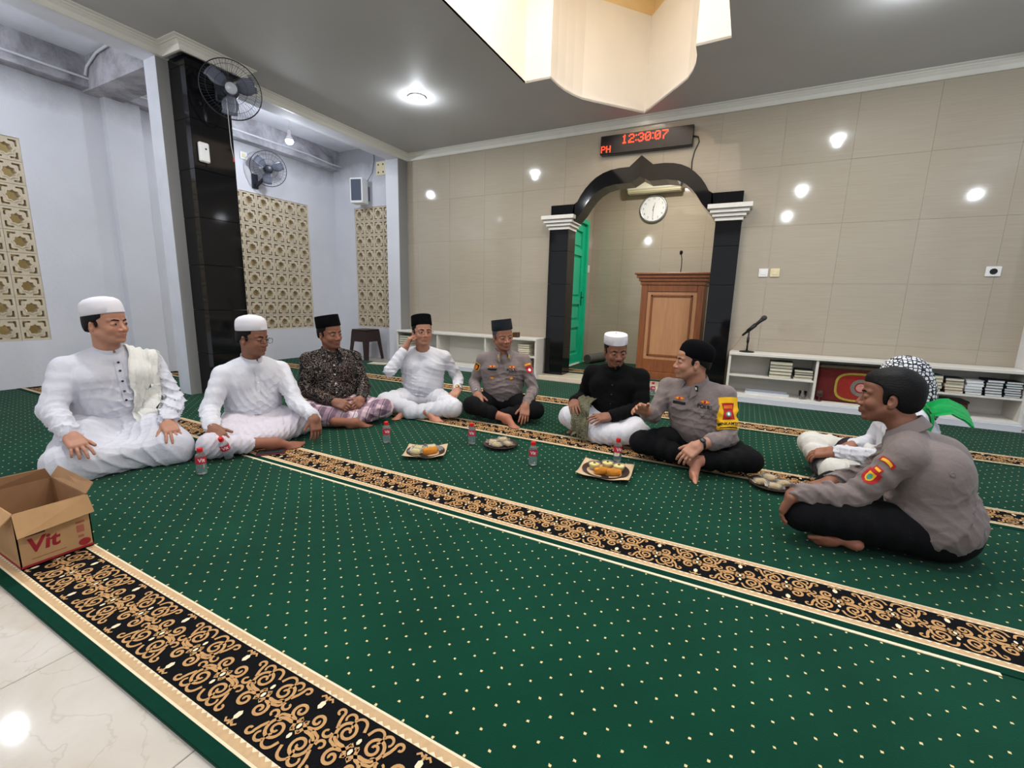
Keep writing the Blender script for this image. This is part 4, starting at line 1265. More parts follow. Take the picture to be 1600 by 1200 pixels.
def person(label, root, yaw, **c):
    """builds one seated man; returns a Person with the objects and surfaces needed for extras"""
    P_ = Person()
    g = c.get('girth', 1.0); sc = c.get('scale', 1.0)
    pel = np.array(c.get('pel', (0.0, 0, 0.12))); chest = np.array(c.get('chest', (0.03, 0, 0.41))); neck = np.array(c.get('neck', (0.035, 0, 0.555)))
    H = np.array(c.get('head', (0.075, 0, 0.70)), float)
    hy, hp_, hr = (math.radians(a) for a in c.get('look', (0, 0, 0)))
    R = rotm(hy, hp_, hr); fw = c.get('face', 1.0)
    sw = c.get('sw', 0.185); sz = c.get('shz', neck[2] - 0.045)
    tw = math.radians(c.get('twist', 0)); ct, st = math.cos(tw), math.sin(tw)
    SH = {s: np.array([neck[0] - 0.01 - s * sw * st, neck[1] + s * sw * ct, sz + c.get('shd', {}).get(s, 0)]) for s in (-1, 1)}
    arms = c['arms']       # {side: dict(wr, pole, D, N, ...)}
    col = c.get('skin', SK_MID); M_SK = skin(c.get('skinkey', 'mid'), col)
    h_head = c.get('res', 0.003)
    seed = c.get('seed', 1)
    # --- skin: head + neck fine
    ops = head_ops(H, R, fw, c.get('jaw', 1.0), c.get('smile', 0.0), c.get('nose', 1.0)) + neck_ops(H, R, neck + np.array([-0.005, 0, -0.02]), c.get('neckr', 0.054))
    V, Q = sdf_mesh(ops, h_head)
    q = ((V - H) @ R) / np.array([1, fw, 1])
    tone = np.ones((len(V), 4))
    lip = np.exp(-(((q[:, 2] + 0.0665) / 0.0085) ** 2)) * np.exp(-((q[:, 1] / 0.020) ** 4)) * (q[:, 0] > 0.078)
    lip = np.clip(lip * 1.4, 0, 1)[:, None]
    tone[:, :3] *= 1 - lip * (1 - np.array(c.get('lips', (0.80, 0.60, 0.60))))
    red = (np.exp(-(((q - np.array([0.108, 0, -0.035])) / 0.018) ** 2).sum(1)) + np.exp(-(((np.abs(q) * [1, 1, 0] + q * [0, 0, 1] - np.array([0.07, 0.04, -0.03])) / 0.026) ** 2).sum(1)))[:, None]
    tone[:, :3] *= 1 + np.clip(red, 0, 1) * np.array([0.08, -0.02, -0.03])
    bz = c.get('stubble', 0.12)
    st_ = np.clip((-0.045 - q[:, 2]) / 0.02, 0, 1) * np.clip((q[:, 0] - 0.0) / 0.03, 0, 1) * np.clip((q[:, 2] + 0.125) / 0.02, 0, 1) * (1 - lip[:, 0])
    tone[:, :3] *= 1 - (st_ * bz)[:, None]
    VV = [V]; QQ = [Q]; TT = [tone]; base = len(V)
    def addpart(ops, h, tint=(1, 1, 1)):
        nonlocal base
        ops = ops + [('i', 0, p_plane((0, 0, -1), -0.0045))]
        v, f = sdf_mesh(ops, h)
        VV.append(v); QQ.append(f + base); TT.append(np.ones((len(v), 4)) * np.array(tuple(tint) + (1,))); base += len(v)
    # --- arms
    EL = {}; WR = {}
    for s, a in arms.items():
        wr = np.array(a['wr'], float); WR[s] = wr
        EL[s] = np.array(a['el'], float) if 'el' in a else ik(SH[s], wr, 0.275, 0.25, a.get('pole', (-0.4, s * 1.0, -0.5)))
        fd = nrm(wr - EL[s])
        D = nrm(a.get('D', fd)); Nn = a.get('N', (0.2, 0, 1))
        hops = hand_ops(wr + fd * 0.012, D, Nn, s, a.get('curl', 0.35), a.get('spread', 0.12), a.get('thumb', 0.5), c.get('hand', 1.0), a.get('fist', 0.0), fd)
        cuff = a.get('cuff', 0.93)
        hops.append(('u', 0.02, p_cone(EL[s] + (wr - EL[s]) * min(cuff - 0.12, 0.7), wr, 0.040 if cuff < 0.8 else 0.028, 0.0270)))
        addpart(hops, c.get('hres', 0.003))
    for ft in c.get('feet', []):
        fo = foot_ops(np.array(ft['A'], float), ft['D'], ft['U'], ft.get('k', 1.0), ft.get('side', 1))
        if 'shin' in ft: fo.append(('u', 0.02, p_cone(ft['shin'], ft['A'], 0.040, 0.031)))
        addpart(fo, 0.004, (1.18, 1.06, 1.04))
    # --- hidden body, coarse
    HIP = {s: np.array([pel[0], s * 0.09, pel[2]]) for s in (-1, 1)}
    KN = {s: np.array(c['knees'][s], float) for s in (-1, 1)}; AN = {s: np.array(c['ankles'][s], float) for s in (-1, 1)}
    bo = [('u', 0, p_cone(pel + [0, 0, 0.01], chest + [-0.01, 0, -0.02], 0.080, 0.080)), ('u', 0.03, p_cone(chest + [-0.01, 0, 0], neck + [-0.012, 0, -0.02], 0.070, 0.036))]
    for s in (-1, 1):
        bo += [('u', 0.03, p_cone(neck + [0, 0, -0.04], SH[s], 0.04, 0.042)), ('u', 0.02, p_cone(HIP[s], KN[s], 0.055, 0.034)), ('u', 0.02, p_cone(KN[s], AN[s], 0.034, 0.026))]
        if s in EL: bo += [('u', 0.02, p_cone(SH[s], EL[s], 0.04, 0.034)), ('u', 0.02, p_cone(EL[s], WR[s], 0.034, 0.024))]
    bo.append(('i', 0, p_plane((0, 0, -1), -0.012)))
    addpart(bo, 0.016)
    me = np_mesh('person', np.concatenate(VV), np.concatenate(QQ), np.concatenate(TT))
    body = link('person', me, M_SK, None, (root[0], root[1], 0), (0, 0, math.radians(yaw)))
    body.scale = (sc, sc, sc)
    tag(body, label, 'person', 'men seated on the carpet')
    P_.body = body
    # --- eyes
    for s in (-1, 1):
        eb = MB()
        for j, (a0, a1, mi) in enumerate(((0.0, 0.50, 1), (0.50, 1.7, 0))):
            prof = [(0.0122 * math.sin(t), -0.0122 * math.cos(t)) for t in np.linspace(a0, a1, 5)]
            eb.lathe(prof, 14, cap=False, mi=mi)
        gz = c.get('gaze', (0, 0))
        Rl = rotm(math.radians(gz[0]), math.radians(gz[1]) , 0)
        M3 = np.array([[0, 0, -1], [0, 1, 0], [1, 0, 0]], float)   # -z of the lathe -> forward
        eb.v = [tuple(H + R @ (np.array([0.0786, s * 0.031 * fw, -0.0015]) + Rl @ (M3 @ np.asarray(p)))) for p in eb.v]
        eb.build('eye', [M_EYEW, M_IRIS], body, smooth=True)
    # --- hair, brows, moustache
    hk = c.get('hair', {})
    T = lambda p: H + R @ (np.asarray(p, float) * np.array([1, fw, 1]))
    ho = []
    vol = hk.get('vol', 0.005)
    if not hk.get('none'):
        ho += [('u', 0, p_ell(T((-0.014, 0, 0.030)), (0.097 + vol, (0.076 + vol) * fw, 0.088 + vol), R)), ('u', 0.01, p_ell(T((-0.045, 0, -0.005)), (0.066 + vol * 0.6, (0.068 + vol * 0.6) * fw, 0.078), R))]
        if hk.get('top'): ho.append(('u', 0.02, p_ell(T((0.030, 0, 0.078)), (0.056, 0.056, 0.034), R)))
        if hk.get('style') == 'short':
            ho.append(('s', 0.010, p_box(T((0.128, 0, -0.093)), (0.105, 0.16, 0.150), 0.030, R)))
            dn = R @ np.array([-0.35, 0, -1.0]) / math.hypot(1, 0.35); ho.append(('i', 0.008, p_plane(dn, 0.088 + float(dn @ H))))
        else:
            nh = nrm((hk.get('slope', 0.62), 0, -1.0)); dh = hk.get('line', 0.0125)
            npn = R @ nh; ho.append(('i', 0.004, p_plane(npn, -dh / math.hypot(1, hk.get('slope', 0.62)) + float(npn @ H))))
            if hk.get('face_cut', True):
                nf = R @ np.array([1.0, 0, 0]); ho.append(('i', 0.004, p_plane(nf, hk.get('cutx', 0.040) + float(nf @ H))) if not hk.get('top') else ('i', 0.0, p_plane(nf, 0.095 + float(nf @ H))))
        for s in (-1, 1):    # sideburns
            ho.append(('u', 0.006, p_ell(T((0.012, s * 0.0715, 0.004)), (0.010, 0.0055, 0.022), R)))
        for s in (-1, 1):
            ho.append(('s', 0.003, p_ell(T((-0.010, s * 0.082, -0.014)), (0.020, 0.014, 0.030), R)))
    bt = hk.get('brow', 0.0042)
    for s in (-1, 1):
        ho += [('u', 0.002, p_cone(T((0.0925, s * 0.014, 0.0185)), T((0.0865, s * 0.034, 0.0235)), bt, bt)), ('u', 0.002, p_cone(T((0.0865, s * 0.034, 0.0235)), T((0.0720, s * 0.050, 0.0190)), bt, bt * 0.6))]
        if hk.get('mous'): ho.append(('u', 0.002, p_cone(T((0.1000, s * 0.003, -0.0530)), T((0.0880, s * 0.024, -0.0610)), 0.0045, 0.003)))
        if hk.get('goat'): ho.append(('u', 0.004, p_ell(T((0.086, s * 0.004, -0.100)), (0.010, 0.012, 0.012), R)))
    hd = make_folds(seed + 50, hk.get('rough', 0.0022), 0.013, R @ np.array([0.15, 1, 0.1]))
    v, f_ = sdf_mesh(ho, h_head * 1.05, hd)
    link('hair', np_mesh('hair', v, f_), c.get('hairmat', MC_HAIR), body)
    if c.get('cap'):
        cm = cap_mesh(c['cap'], fw)
        xf_mesh(cm, H, R)
        auto_smooth(cm.build('cap', c['capmat'], body), 50)
    # --- shirt
    so = []
    u = lambda k, p: so.append(('u', k, p))
    bw = 0.062 * g
    for s in (-1, 1):
        u(0.05, p_cone((pel[0] - 0.005, pel[1] + s * bw, pel[2] + 0.035), (chest[0] - s * 0.085 * st, chest[1] + s * 0.085 * ct, chest[2]), 0.118 * g, 0.106 * g))
        u(0.05, p_cone((chest[0] - s * 0.085 * st, chest[1] + s * 0.085 * ct, chest[2]), (neck[0] - 0.015 - s * 0.08 * st, neck[1] + s * 0.08 * ct, neck[2] - 0.095), 0.106 * g, 0.088))
    mid = (pel + chest) / 2
    u(0.06, p_ell((mid[0] + 0.035 * g + c.get('belly', 0.0), mid[1], mid[2] - 0.015), (0.105 * g, 0.145 * g, 0.13)))
    for s in (-1, 1):
        u(0.03, p_cone((neck[0] - 0.012, neck[1] + s * 0.034, neck[2] - 0.020), SH[s] + [0, 0, -0.004], 0.050, 0.056))
    so.append(('u', 0.03, p_ell(neck + [-0.002, 0, -0.052], (0.080, 0.095, 0.055))))
    ar = c.get('sleeve', 1.0)
    for s in arms:
        cf = arms[s].get('cuff', 0.93)
        e = EL[s]; w_ = EL[s] + (WR[s] - EL[s]) * cf
        rp = c.get('ripple', 0.0018)
        u(0.022, p_cone(SH[s], e, 0.059 * ar, 0.050 * ar, (rp, 0.072, seed + s)))
        u(0.012, p_cone(e, w_, 0.052 * ar, (0.040 if cf > 0.8 else 0.050) * ar, (rp * 1.2, 0.055, seed * 2 + s)))
        if cf > 0.8: so.append(('u', 0.003, p_cone(w_ - (w_ - e) * 0.16, w_, 0.0385 * ar, 0.0400 * ar)))
        else: so.append(('u', 0.004, p_cone(w_ - (w_ - e) * 0.2, w_, 0.053 * ar, 0.055 * ar)))
    if c.get('shirt_extra'): so += c['shirt_extra']
    so.append(('s', 0.004, p_cone(neck + [0.004 + c.get('vneck', 0), 0, 0.022 - c.get('vneck', 0)], H + R @ np.array([-0.01, 0, -0.03]), 0.048 + c.get('vneck', 0), 0.066)))
    so.append(('i', 0, p_plane((0, 0, -1), -c.get('hem', 0.05))))
    fa = c.get('folds', 0.017)
    reg = lambda P: np.clip((sz + 0.03 - P[:, 2]) / 0.14, 0.2, 1.0)
    v, f_ = sdf_mesh(so, 0.0075 if c.get('near') is None else c['near'] * 1.1, two_folds(make_folds(seed * 7 + 1, fa, c.get('fwl', 0.10), c.get('fold_axis', (0.3, 0.15, 1)), reg), make_folds(seed * 7 + 4, fa * 0.55, c.get('fwl', 0.10) * 0.85, (0.2, 1, 0.25), reg)))
    v[:, 2] = np.maximum(v[:, 2], 0.0032)
    shirt_me = np_mesh('shirt', v, f_)
    P_.shirt = link(c.get('shirtname', 'shirt'), shirt_me, c['shirtmat'], body)
    P_.shirt_bvh = surface(shirt_me)
    # --- collar
    ck = c.get('collar', 'band')
    up = nrm(H + R @ np.array([-0.03, 0, -0.05]) - neck); fr = nrm(np.array([math.cos(hy * 0.3), math.sin(hy * 0.3), 0]) - up * (np.array([math.cos(hy * 0.3), math.sin(hy * 0.3), 0]) @ up)); lf = np.cross(up, fr)
    Rc = np.stack([fr, lf, up], 1)
    cb = MB()
    if ck in ('band', 'point'):
        hgt = 0.038 if ck == 'band' else 0.044
        n = 40; gap = 0.10 if ck == 'band' else 0.42
        vs = []; fs = []
        for i in range(n + 1):
            a = gap + (2 * PI - 2 * gap) * i / n
            dip = -0.022 * max(0, math.cos(a)) + 0.012 * max(0, -math.cos(a))
            for r, z in ((0.0655, -0.012), (0.0645, hgt), (0.0605, hgt + 0.001), (0.0605, -0.012)):
                vs.append((r * 1.06 * math.cos(a) + 0.002, r * math.sin(a), z + dip))
        for i in range(n):
            for k in range(4): fs.append((i * 4 + k, (i + 1) * 4 + k, (i + 1) * 4 + (k + 1) % 4, i * 4 + (k + 1) % 4))
        fs += [(0, 1, 2, 3), (n * 4 + 3, n * 4 + 2, n * 4 + 1, n * 4)]
        cb.add(vs, fs)
        if ck == 'point':
            vs = []; fs = []
            for i in range(n + 1):
                a = gap + (2 * PI - 2 * gap) * i / n
                dip = -0.022 * max(0, math.cos(a)) + 0.012 * max(0, -math.cos(a))
                t = abs(i / n * 2 - 1) ** 6
                for r, z in ((0.067, hgt + 0.003), (0.083 + 0.030 * t, 0.000 - 0.034 * t), (0.079 + 0.030 * t, -0.004 - 0.034 * t), (0.064, hgt - 0.002)):
                    vs.append((r * 1.06 * math.cos(a) + 0.002, r * math.sin(a), z + dip))
            for i in range(n):
                for k in range(4): fs.append((i * 4 + k, (i + 1) * 4 + k, (i + 1) * 4 + (k + 1) % 4, i * 4 + (k + 1) % 4))
            fs += [(0, 1, 2, 3), (n * 4 + 3, n * 4 + 2, n * 4 + 1, n * 4)]
            cb.add(vs, fs)
        cb.v = [tuple(neck + np.array([0.0, 0, -0.006]) + Rc @ np.asarray(p)) for p in cb.v]
        o = cb.build('collar', c.get('collarmat', c['shirtmat']), body); fix_normals(o); auto_smooth(o, 45)
        P_.collar_bvh = surface(o.data)
    # --- lower garment
    lo_ = []
    u = lambda k, p: lo_.append(('u', k, p))
    kind = c.get('lower', 'trousers')
    if kind == 'kneel':
        u(0.05, p_ell((pel[0] - 0.02, 0, pel[2] - 0.04), (0.19, 0.22, 0.17)))
        for s in (-1, 1):
            u(0.06, p_cone((pel[0], s * 0.10, pel[2] - 0.02), KN[s] + [-0.03, 0, 0.0], 0.125, 0.088, (0.004, 0.11, s)))
            u(0.05, p_cone(KN[s] + [-0.02, 0, -0.045], (pel[0] - 0.12, s * 0.16, 0.06), 0.078, 0.075))
        kc = (KN[1] + KN[-1]) / 2
        u(0.10, p_box((kc[0] * 0.50, kc[1] * 0.5, 0.075), (kc[0] * 0.50 + 0.03, 0.27, 0.082), 0.06))
        ax = (0.9, 0.25, 0.35)
    else:
        K = 0.035 if kind == 'trousers' else 0.075
        tr = c.get('thigh', 1.0)
        hs = c.get('hip', 1.0)
        u(K, p_ell((pel[0] - 0.035 * hs, 0, 0.105), (0.165 * g * hs, 0.195 * g * hs, 0.125)))
        for s in (-1, 1):
            kn = KN[s]; an = AN[s]
            cu = c.get('legcuff', {}).get(s, 0.86)
            ae = kn + (an - kn) * cu
            u(K, p_cone((pel[0] + 0.01, s * 0.095, 0.115), kn, 0.098 * tr, 0.074 * tr, (0.004, 0.085, seed + s)))
            u(K * 0.6, p_cone(kn, ae, 0.070 * tr, 0.056 * tr, (0.004, 0.07, seed - s)))
        if kind == 'sarong':
            kc = (KN[1] + KN[-1]) / 2
            u(0.09, p_ell((kc[0] * 0.62, kc[1] * 0.6, 0.07), (0.20, 0.24, 0.085)))
        if c.get('lower_extra'): lo_ += c['lower_extra']
        ax = (0.5, 0.9, 0.4)
    for ft in c.get('feet', []):
        if 'open' in ft: lo_.append(('s', 0.006, p_ell(ft['open'][0], ft['open'][1])))
    lo_.append(('i', 0, p_plane((0, 0, -1), -0.0035)))
    v, f_ = sdf_mesh(lo_, 0.0075 if c.get('near') is None else c['near'] * 1.1, make_folds(seed * 5 + 3, c.get('lfolds', 0.010), c.get('lwl', 0.12), c.get('lax', ax)))
    v[:, 2] = np.maximum(v[:, 2], 0.0032)
    lm = np_mesh('lower', v, f_)
    P_.lower = link(c.get('lowername', 'trousers'), lm, c['lowermat'], body)
    P_.lower_bvh = surface(lm)
    P_.H, P_.R, P_.EL, P_.WR, P_.SH, P_.neck, P_.fw = H, R, EL, WR, SH, neck, fw
    # --- spectacles
    if c.get('glasses'):
        fmt = MB(); lens = MB()
        def rr(cy, w, h, n=24):
            pts = []
            for i in range(n):
                a = 2 * PI * i / n; cc, ss = math.cos(a), math.sin(a)
                pts.append((0.116 - 0.35 * (abs(cy + w * cc) - 0.02) ** 2 * 10 - 0.002, cy + w * math.copysign(abs(cc) ** 0.6, cc), -0.006 + h * math.copysign(abs(ss) ** 0.6, ss)))
            return pts
        for s in (-1, 1):
            pts = rr(s * 0.034 * fw, 0.0245, 0.0165)
            fmt.tube(pts, 0.0016, 6, closed=True)
            lens.add(pts, [tuple(range(len(pts)))])
            fmt.tube([(0.108, s * 0.0585 * fw, 0.002), (0.098, s * 0.070 * fw, 0.004), (0.02, s * 0.0825 * fw, 0.004), (-0.012, s * 0.084 * fw, 0.002), (-0.022, s * 0.083 * fw, -0.012)], 0.0017, 6)
        fmt.tube([(0.1155, -0.010, -0.002), (0.118, 0, 0.001), (0.1155, 0.010, -0.002)], 0.0016, 6)
        xf_mesh(fmt, H, R); xf_mesh(lens, H, R)
        gl = fmt.build('glasses', M_FRAME, body, smooth=True)
    # --- watches
    for s, kindw in c.get('watch', {}).items():
        fd = nrm(WR[s] - EL[s]); w0 = EL[s] + (WR[s] - EL[s]) * 0.975
        Nw = np.asarray(arms[s].get('N', (0, 0, 1)), float); Nw = nrm(Nw - fd * (Nw @ fd)); lf2 = np.cross(fd, Nw)
        rr_ = 0.033
        wb = MB().lathe([(rr_, -0.009), (rr_ + 0.003, -0.008), (rr_ + 0.003, 0.008), (rr_, 0.009)], 24, cap=False)
        Rw = np.stack([Nw, lf2, fd], 1)
        wb.v = [tuple(w0 + Rw @ np.asarray(p)) for p in wb.v]
        wo_ = wb.build('watch', {'gold': M_GOLD, 'steel': M_STEEL, 'black': M_BLKPL}[kindw], body, smooth=True)
        wf = MB().lathe([(0.0, 0.0), (0.017, 0.0), (0.018, 0.003), (0.017, 0.008), (0.014, 0.009), (0.0, 0.009)], 20)
        Rf = np.stack([fd, lf2, Nw], 1)
        wf.v = [tuple(w0 + Nw * (rr_ - 0.001) + Rf @ np.asarray(p)) for p in wf.v]
        wf.build('watch_face', {'gold': M_GOLD, 'steel': M_STEEL, 'black': M_BLKPL}[kindw], wo_, smooth=True)
    return P_
# ================================================================== the nine men
A = lambda **k: k
PEOPLE = {}
PEOPLE[1] = person('kneeling man in white robe and white cap, hands on thighs, shawl over one shoulder', (-3.41, 1.25), -10,
    pel=(0, 0, 0.235), chest=(0.03, 0, 0.49), neck=(0.035, 0, 0.655), head=(0.075, 0, 0.812), look=(36, -2, 0), face=1.10, girth=1.17, sw=0.195, shz=0.560, jaw=1.15, neckr=0.060,
    knees={1: (0.45, 0.165, 0.10), -1: (0.37, -0.30, 0.10)}, ankles={1: (-0.08, 0.12, 0.06), -1: (-0.08, -0.12, 0.06)},
    arms={-1: A(el=(0.13, -0.285, 0.350), wr=(0.345, -0.255, 0.245), D=(0.86, 0.12, -0.42), N=(0.45, 0, 1), curl=0.30, spread=0.22),
          1: A(el=(0.13, 0.265, 0.310), wr=(0.355, 0.165, 0.235), D=(0.90, -0.02, -0.42), N=(0.45, 0, 1), curl=0.30, spread=0.22)},
    skin=SK_LIGHT, skinkey='light', cap='haji', capmat=MC_KNITW, shirtmat=MC_OFFW, lowermat=MC_OFFW, lower='kneel', lowername='sarong', shirtname='robe', sleeve=1.22, hem=0.16, seed=3, lwl=0.13, near=0.006, hair=dict(vol=0.007), stubble=0.06)
PEOPLE[2] = person('bespectacled man in white shirt and white cap, cross-legged beside the black pillar', (-3.10, 1.927), -15,
    neck=(0.055, 0, 0.560), head=(0.100, 0, 0.709), look=(32, 6, 0), face=0.97, shz=0.462,
    knees={-1: (0.39, -0.365, 0.09), 1: (0.28, 0.27, 0.11)}, ankles={-1: (0.50, -0.05, 0.06), 1: (0.26, -0.06, 0.05)},
    arms={-1: A(el=(0.115, -0.295, 0.245), wr=(0.345, -0.345, 0.190), D=(0.80, 0.25, -0.50), N=(0.5, -0.4, 0.8), curl=0.65, spread=0.08),
          1: A(el=(0.245, 0.205, 0.245), wr=(0.470, 0.225, 0.185), D=(0.35, -0.05, -0.93), N=(0.95, 0.1, 0.3), curl=0.30)},
    feet=[A(A=(0.50, -0.04, 0.062), D=(0.28, 1, -0.06), U=(0.5, -0.1, 0.85), shin=(0.436, -0.21, 0.076), side=1)],
    legcuff={-1: 0.55}, skin=SK_DARK, skinkey='dark', cap='haji', capmat=MC_KNITW, shirtmat=MC_WHITE, lowermat=MC_SARONGW, lower='sarong', lowername='sarong', glasses=True, sleeve=1.12, seed=5, lfolds=0.012, lax=(0.2, 0.3, 1), lwl=0.085)
PEOPLE[3] = person('smiling man in a dark batik shirt, plaid sarong and black cap, hands clasped', (-2.995, 2.542), -30,
    neck=(0.030, 0, 0.570), head=(0.055, -0.01, 0.711), look=(26, 2, 4), smile=1.0, sw=0.178, shz=0.505,
    knees={1: (0.34, 0.32, 0.12), -1: (0.19, -0.25, 0.12)}, ankles={1: (0.34, 0.02, 0.05), -1: (0.36, 0.12, 0.055)},
    arms={-1: A(el=(0.075, -0.225, 0.265), wr=(0.275, -0.045, 0.200), D=(0.75, 0.60, -0.2), N=(0.5, -0.5, 0.7), curl=0.75, spread=0.02),
          1: A(el=(0.075, 0.235, 0.260), wr=(0.270, 0.165, 0.200), D=(0.75, -0.60, -0.25), N=(0.5, 0.6, 0.6), curl=0.8, spread=0.02)},
    feet=[A(A=(0.40, 0.08, 0.05), D=(0.15, 1, -0.1), U=(0.3, 0, 1), shin=(0.35, -0.06, 0.06), side=1)], legcuff={-1: 0.5},
    skin=SK_DARK, skinkey='dark', cap='peci', capmat=MC_PECI, shirtmat=MC_BATIK, lowermat=MC_PLAID, lower='sarong', lowername='sarong', collar='point', seed=8, girth=1.02)
PEOPLE[4] = person('man in plain white with black cap and glasses raising a hand to his temple', (-2.570, 3.200), -56,
    look=(22, -3, 0), face=1.03, neck=(0.035, 0, 0.565), head=(0.075, 0, 0.717), vneck=0.012, shz=0.490, sw=0.190,
    knees={1: (0.38, 0.275, 0.10), -1: (0.24, -0.30, 0.12)}, ankles={-1: (0.38, 0.02, 0.07), 1: (0.34, -0.14, 0.045)},
    arms={-1: A(el=(0.19, -0.270, 0.385), wr=(0.135, -0.145, 0.570), D=(0.0, 0.38, 0.90), N=(0.1, -0.85, 0.5), curl=0.95, spread=0.02, thumb=0.3, cuff=0.88),
          1: A(el=(-0.05, 0.315, 0.285), wr=(0.185, 0.310, 0.218), D=(0.85, -0.35, -0.30), N=(0.3, 0, 1), curl=0.28, spread=0.2)},
    feet=[A(A=(0.39, 0.05, 0.075), D=(0.75, 0.60, -0.28), U=(0.1, -0.6, 0.8), shin=(0.34, -0.08, 0.085), side=1), A(A=(0.33, -0.14, 0.05), D=(0.6, -0.7, -0.1), U=(0, 0, 1), side=-1, k=0.9)],
    legcuff={-1: 0.66}, skin=SK_LIGHT, skinkey='light', cap='peci', capmat=MC_PECI, shirtmat=MC_WHITE, lowermat=MC_WHITE, lower='trousers', thigh=1.1, glasses=True, collar='none', watch={1: 'gold'}, seed=11, smile=0.6, hem=0.09)
PEOPLE[5] = person('police officer in grey shirt and dark cap seated beside the man touching his temple', (-1.885, 3.474), -67,
    look=(28, 6, 6), face=1.02, neck=(0.040, 0, 0.555), head=(0.080, -0.005, 0.703), shz=0.490, sw=0.180,
    knees={-1: (0.31, -0.235, 0.130), 1: (0.33, 0.30, 0.115)}, ankles={-1: (0.40, 0.07, 0.055), 1: (0.30, 0.0, 0.05)},
    arms={-1: A(el=(-0.02, -0.265, 0.265), wr=(0.215, -0.205, 0.215), D=(0.72, 0.30, -0.60), N=(0.6, -0.2, 0.8), curl=0.22),
          1: A(el=(0.09, 0.275, 0.240), wr=(0.345, 0.225, 0.165), D=(0.66, -0.05, -0.72), N=(0.8, 0.2, 0.5), curl=0.3)},
    feet=[A(A=(0.41, 0.08, 0.06), D=(0.72, 0.62, -0.12), U=(-0.1, -0.2, 1), shin=(0.35, -0.08, 0.085), side=1)], legcuff={-1: 0.6},
    skin=SK_MID, skinkey='mid', cap='peci', capmat=MC_PECIG, shirtmat=MC_GREY, lowermat=MC_BLACK, collar='point', watch={-1: 'steel'}, hairmat=MC_HAIRG, hair=dict(brow=0.003), seed=14, folds=0.012, fwl=0.13, hem=0.08, lfolds=0.005)
PEOPLE[6] = person('man in a black jacket, white sarong and white cap with a shawl over his knee', (-0.85, 3.42), -88,
    chest=(0.04, 0, 0.39), neck=(0.045, 0, 0.525), head=(0.090, -0.005, 0.660), look=(30, 14, 4), sw=0.185, shz=0.462,
    knees={-1: (0.25, -0.29, 0.14), 1: (0.36, 0.26, 0.11)}, ankles={-1: (0.30, 0.04, 0.05), 1: (0.34, -0.08, 0.05)},
    arms={-1: A(el=(-0.04, -0.265, 0.240), wr=(0.195, -0.275, 0.250), D=(0.85, 0.35, -0.20), N=(0.2, -0.3, 1), curl=0.35),
          1: A(el=(0.12, 0.225, 0.240), wr=(0.300, 0.035, 0.200), D=(0.72, -0.62, -0.06), N=(0.3, 0.3, 0.9), curl=0.25, spread=0.15)},
    feet=[A(A=(0.17, -0.24, 0.045), D=(0.6, -0.5, -0.1), U=(0, 0, 1), side=-1, k=0.9)],
    skin=SK_DARK, skinkey='dark', cap='haji_flat', capmat=MC_KNITW, shirtmat=MC_JACKET, shirtname='jacket', lowermat=MC_WHITE, lower='sarong', lowername='sarong', seed=17, hair=dict(mous=True, goat=True), girth=1.02, sleeve=1.15, lfolds=0.012, folds=0.005)
PEOPLE[7] = person('police officer with yellow armband and round black cap gesturing while he talks', (-0.177, 3.121), -105,
    chest=(0.045, -0.03, 0.375), neck=(0.07, -0.055, 0.510), head=(0.110, -0.075, 0.652), look=(-58, 0, 0), face=1.06, girth=1.10, sw=0.185, shz=0.462, neckr=0.058,
    knees={-1: (0.33, -0.27, 0.12), 1: (0.16, 0.33, 0.11)}, ankles={1: (0.32, 0.07, 0.075), -1: (0.22, 0.12, 0.05)},
    arms={-1: A(el=(0.18, -0.275, 0.270), wr=(0.40, -0.235, 0.350), D=(0.90, -0.05, 0.30), N=(-0.2, -0.75, 0.6), curl=0.35, spread=0.15, cuff=0.62),
          1: A(el=(0.14, 0.200, 0.215), wr=(0.340, 0.100, 0.195), D=(0.72, -0.35, -0.55), N=(0.6, 0.2, 0.75), curl=0.45, cuff=0.58)},
    feet=[A(A=(0.33, 0.09, 0.085), D=(0.50, 0.50, -0.45), U=(-0.75, 0.1, 0.6), shin=(0.22, 0.20, 0.10), side=-1)], legcuff={1: 0.7},
    skin=SK_LIGHT, skinkey='light', cap='kufi', capmat=MC_PECI, shirtmat=MC_GREY, lowermat=MC_BLACK, collar='point', watch={1: 'black'}, seed=20, folds=0.013, fwl=0.13, hem=0.07, near=0.006, lfolds=0.005, smile=0.4)
PEOPLE[8] = person('man in white with checked headscarf, half hidden behind the officer at the right', (0.915, 3.12), 178,
    chest=(0.08, 0, 0.38), neck=(0.105, 0, 0.515), head=(0.135, 0, 0.632), shz=0.450, look=(0, 4, 0), knees={1: (0.38, 0.20, 0.11), -1: (0.475, -0.14, 0.165)}, ankles={1: (0.32, -0.02, 0.05), -1: (0.38, 0.16, 0.06)},
    arms={-1: A(wr=(0.28, -0.06, 0.21), D=(0.75, 0.5, -0.3)), 1: A(el=(0.17, 0.235, 0.235), wr=(0.375, 0.115, 0.205), D=(0.85, -0.25, -0.35), N=(0.3, 0.3, 1))},
    skin=SK_MID, skinkey='mid', shirtmat=MC_WHITE, lowermat=MC_CREAM, collar='band', seed=23, shirtname='shirt', hair=dict(vol=0.002))
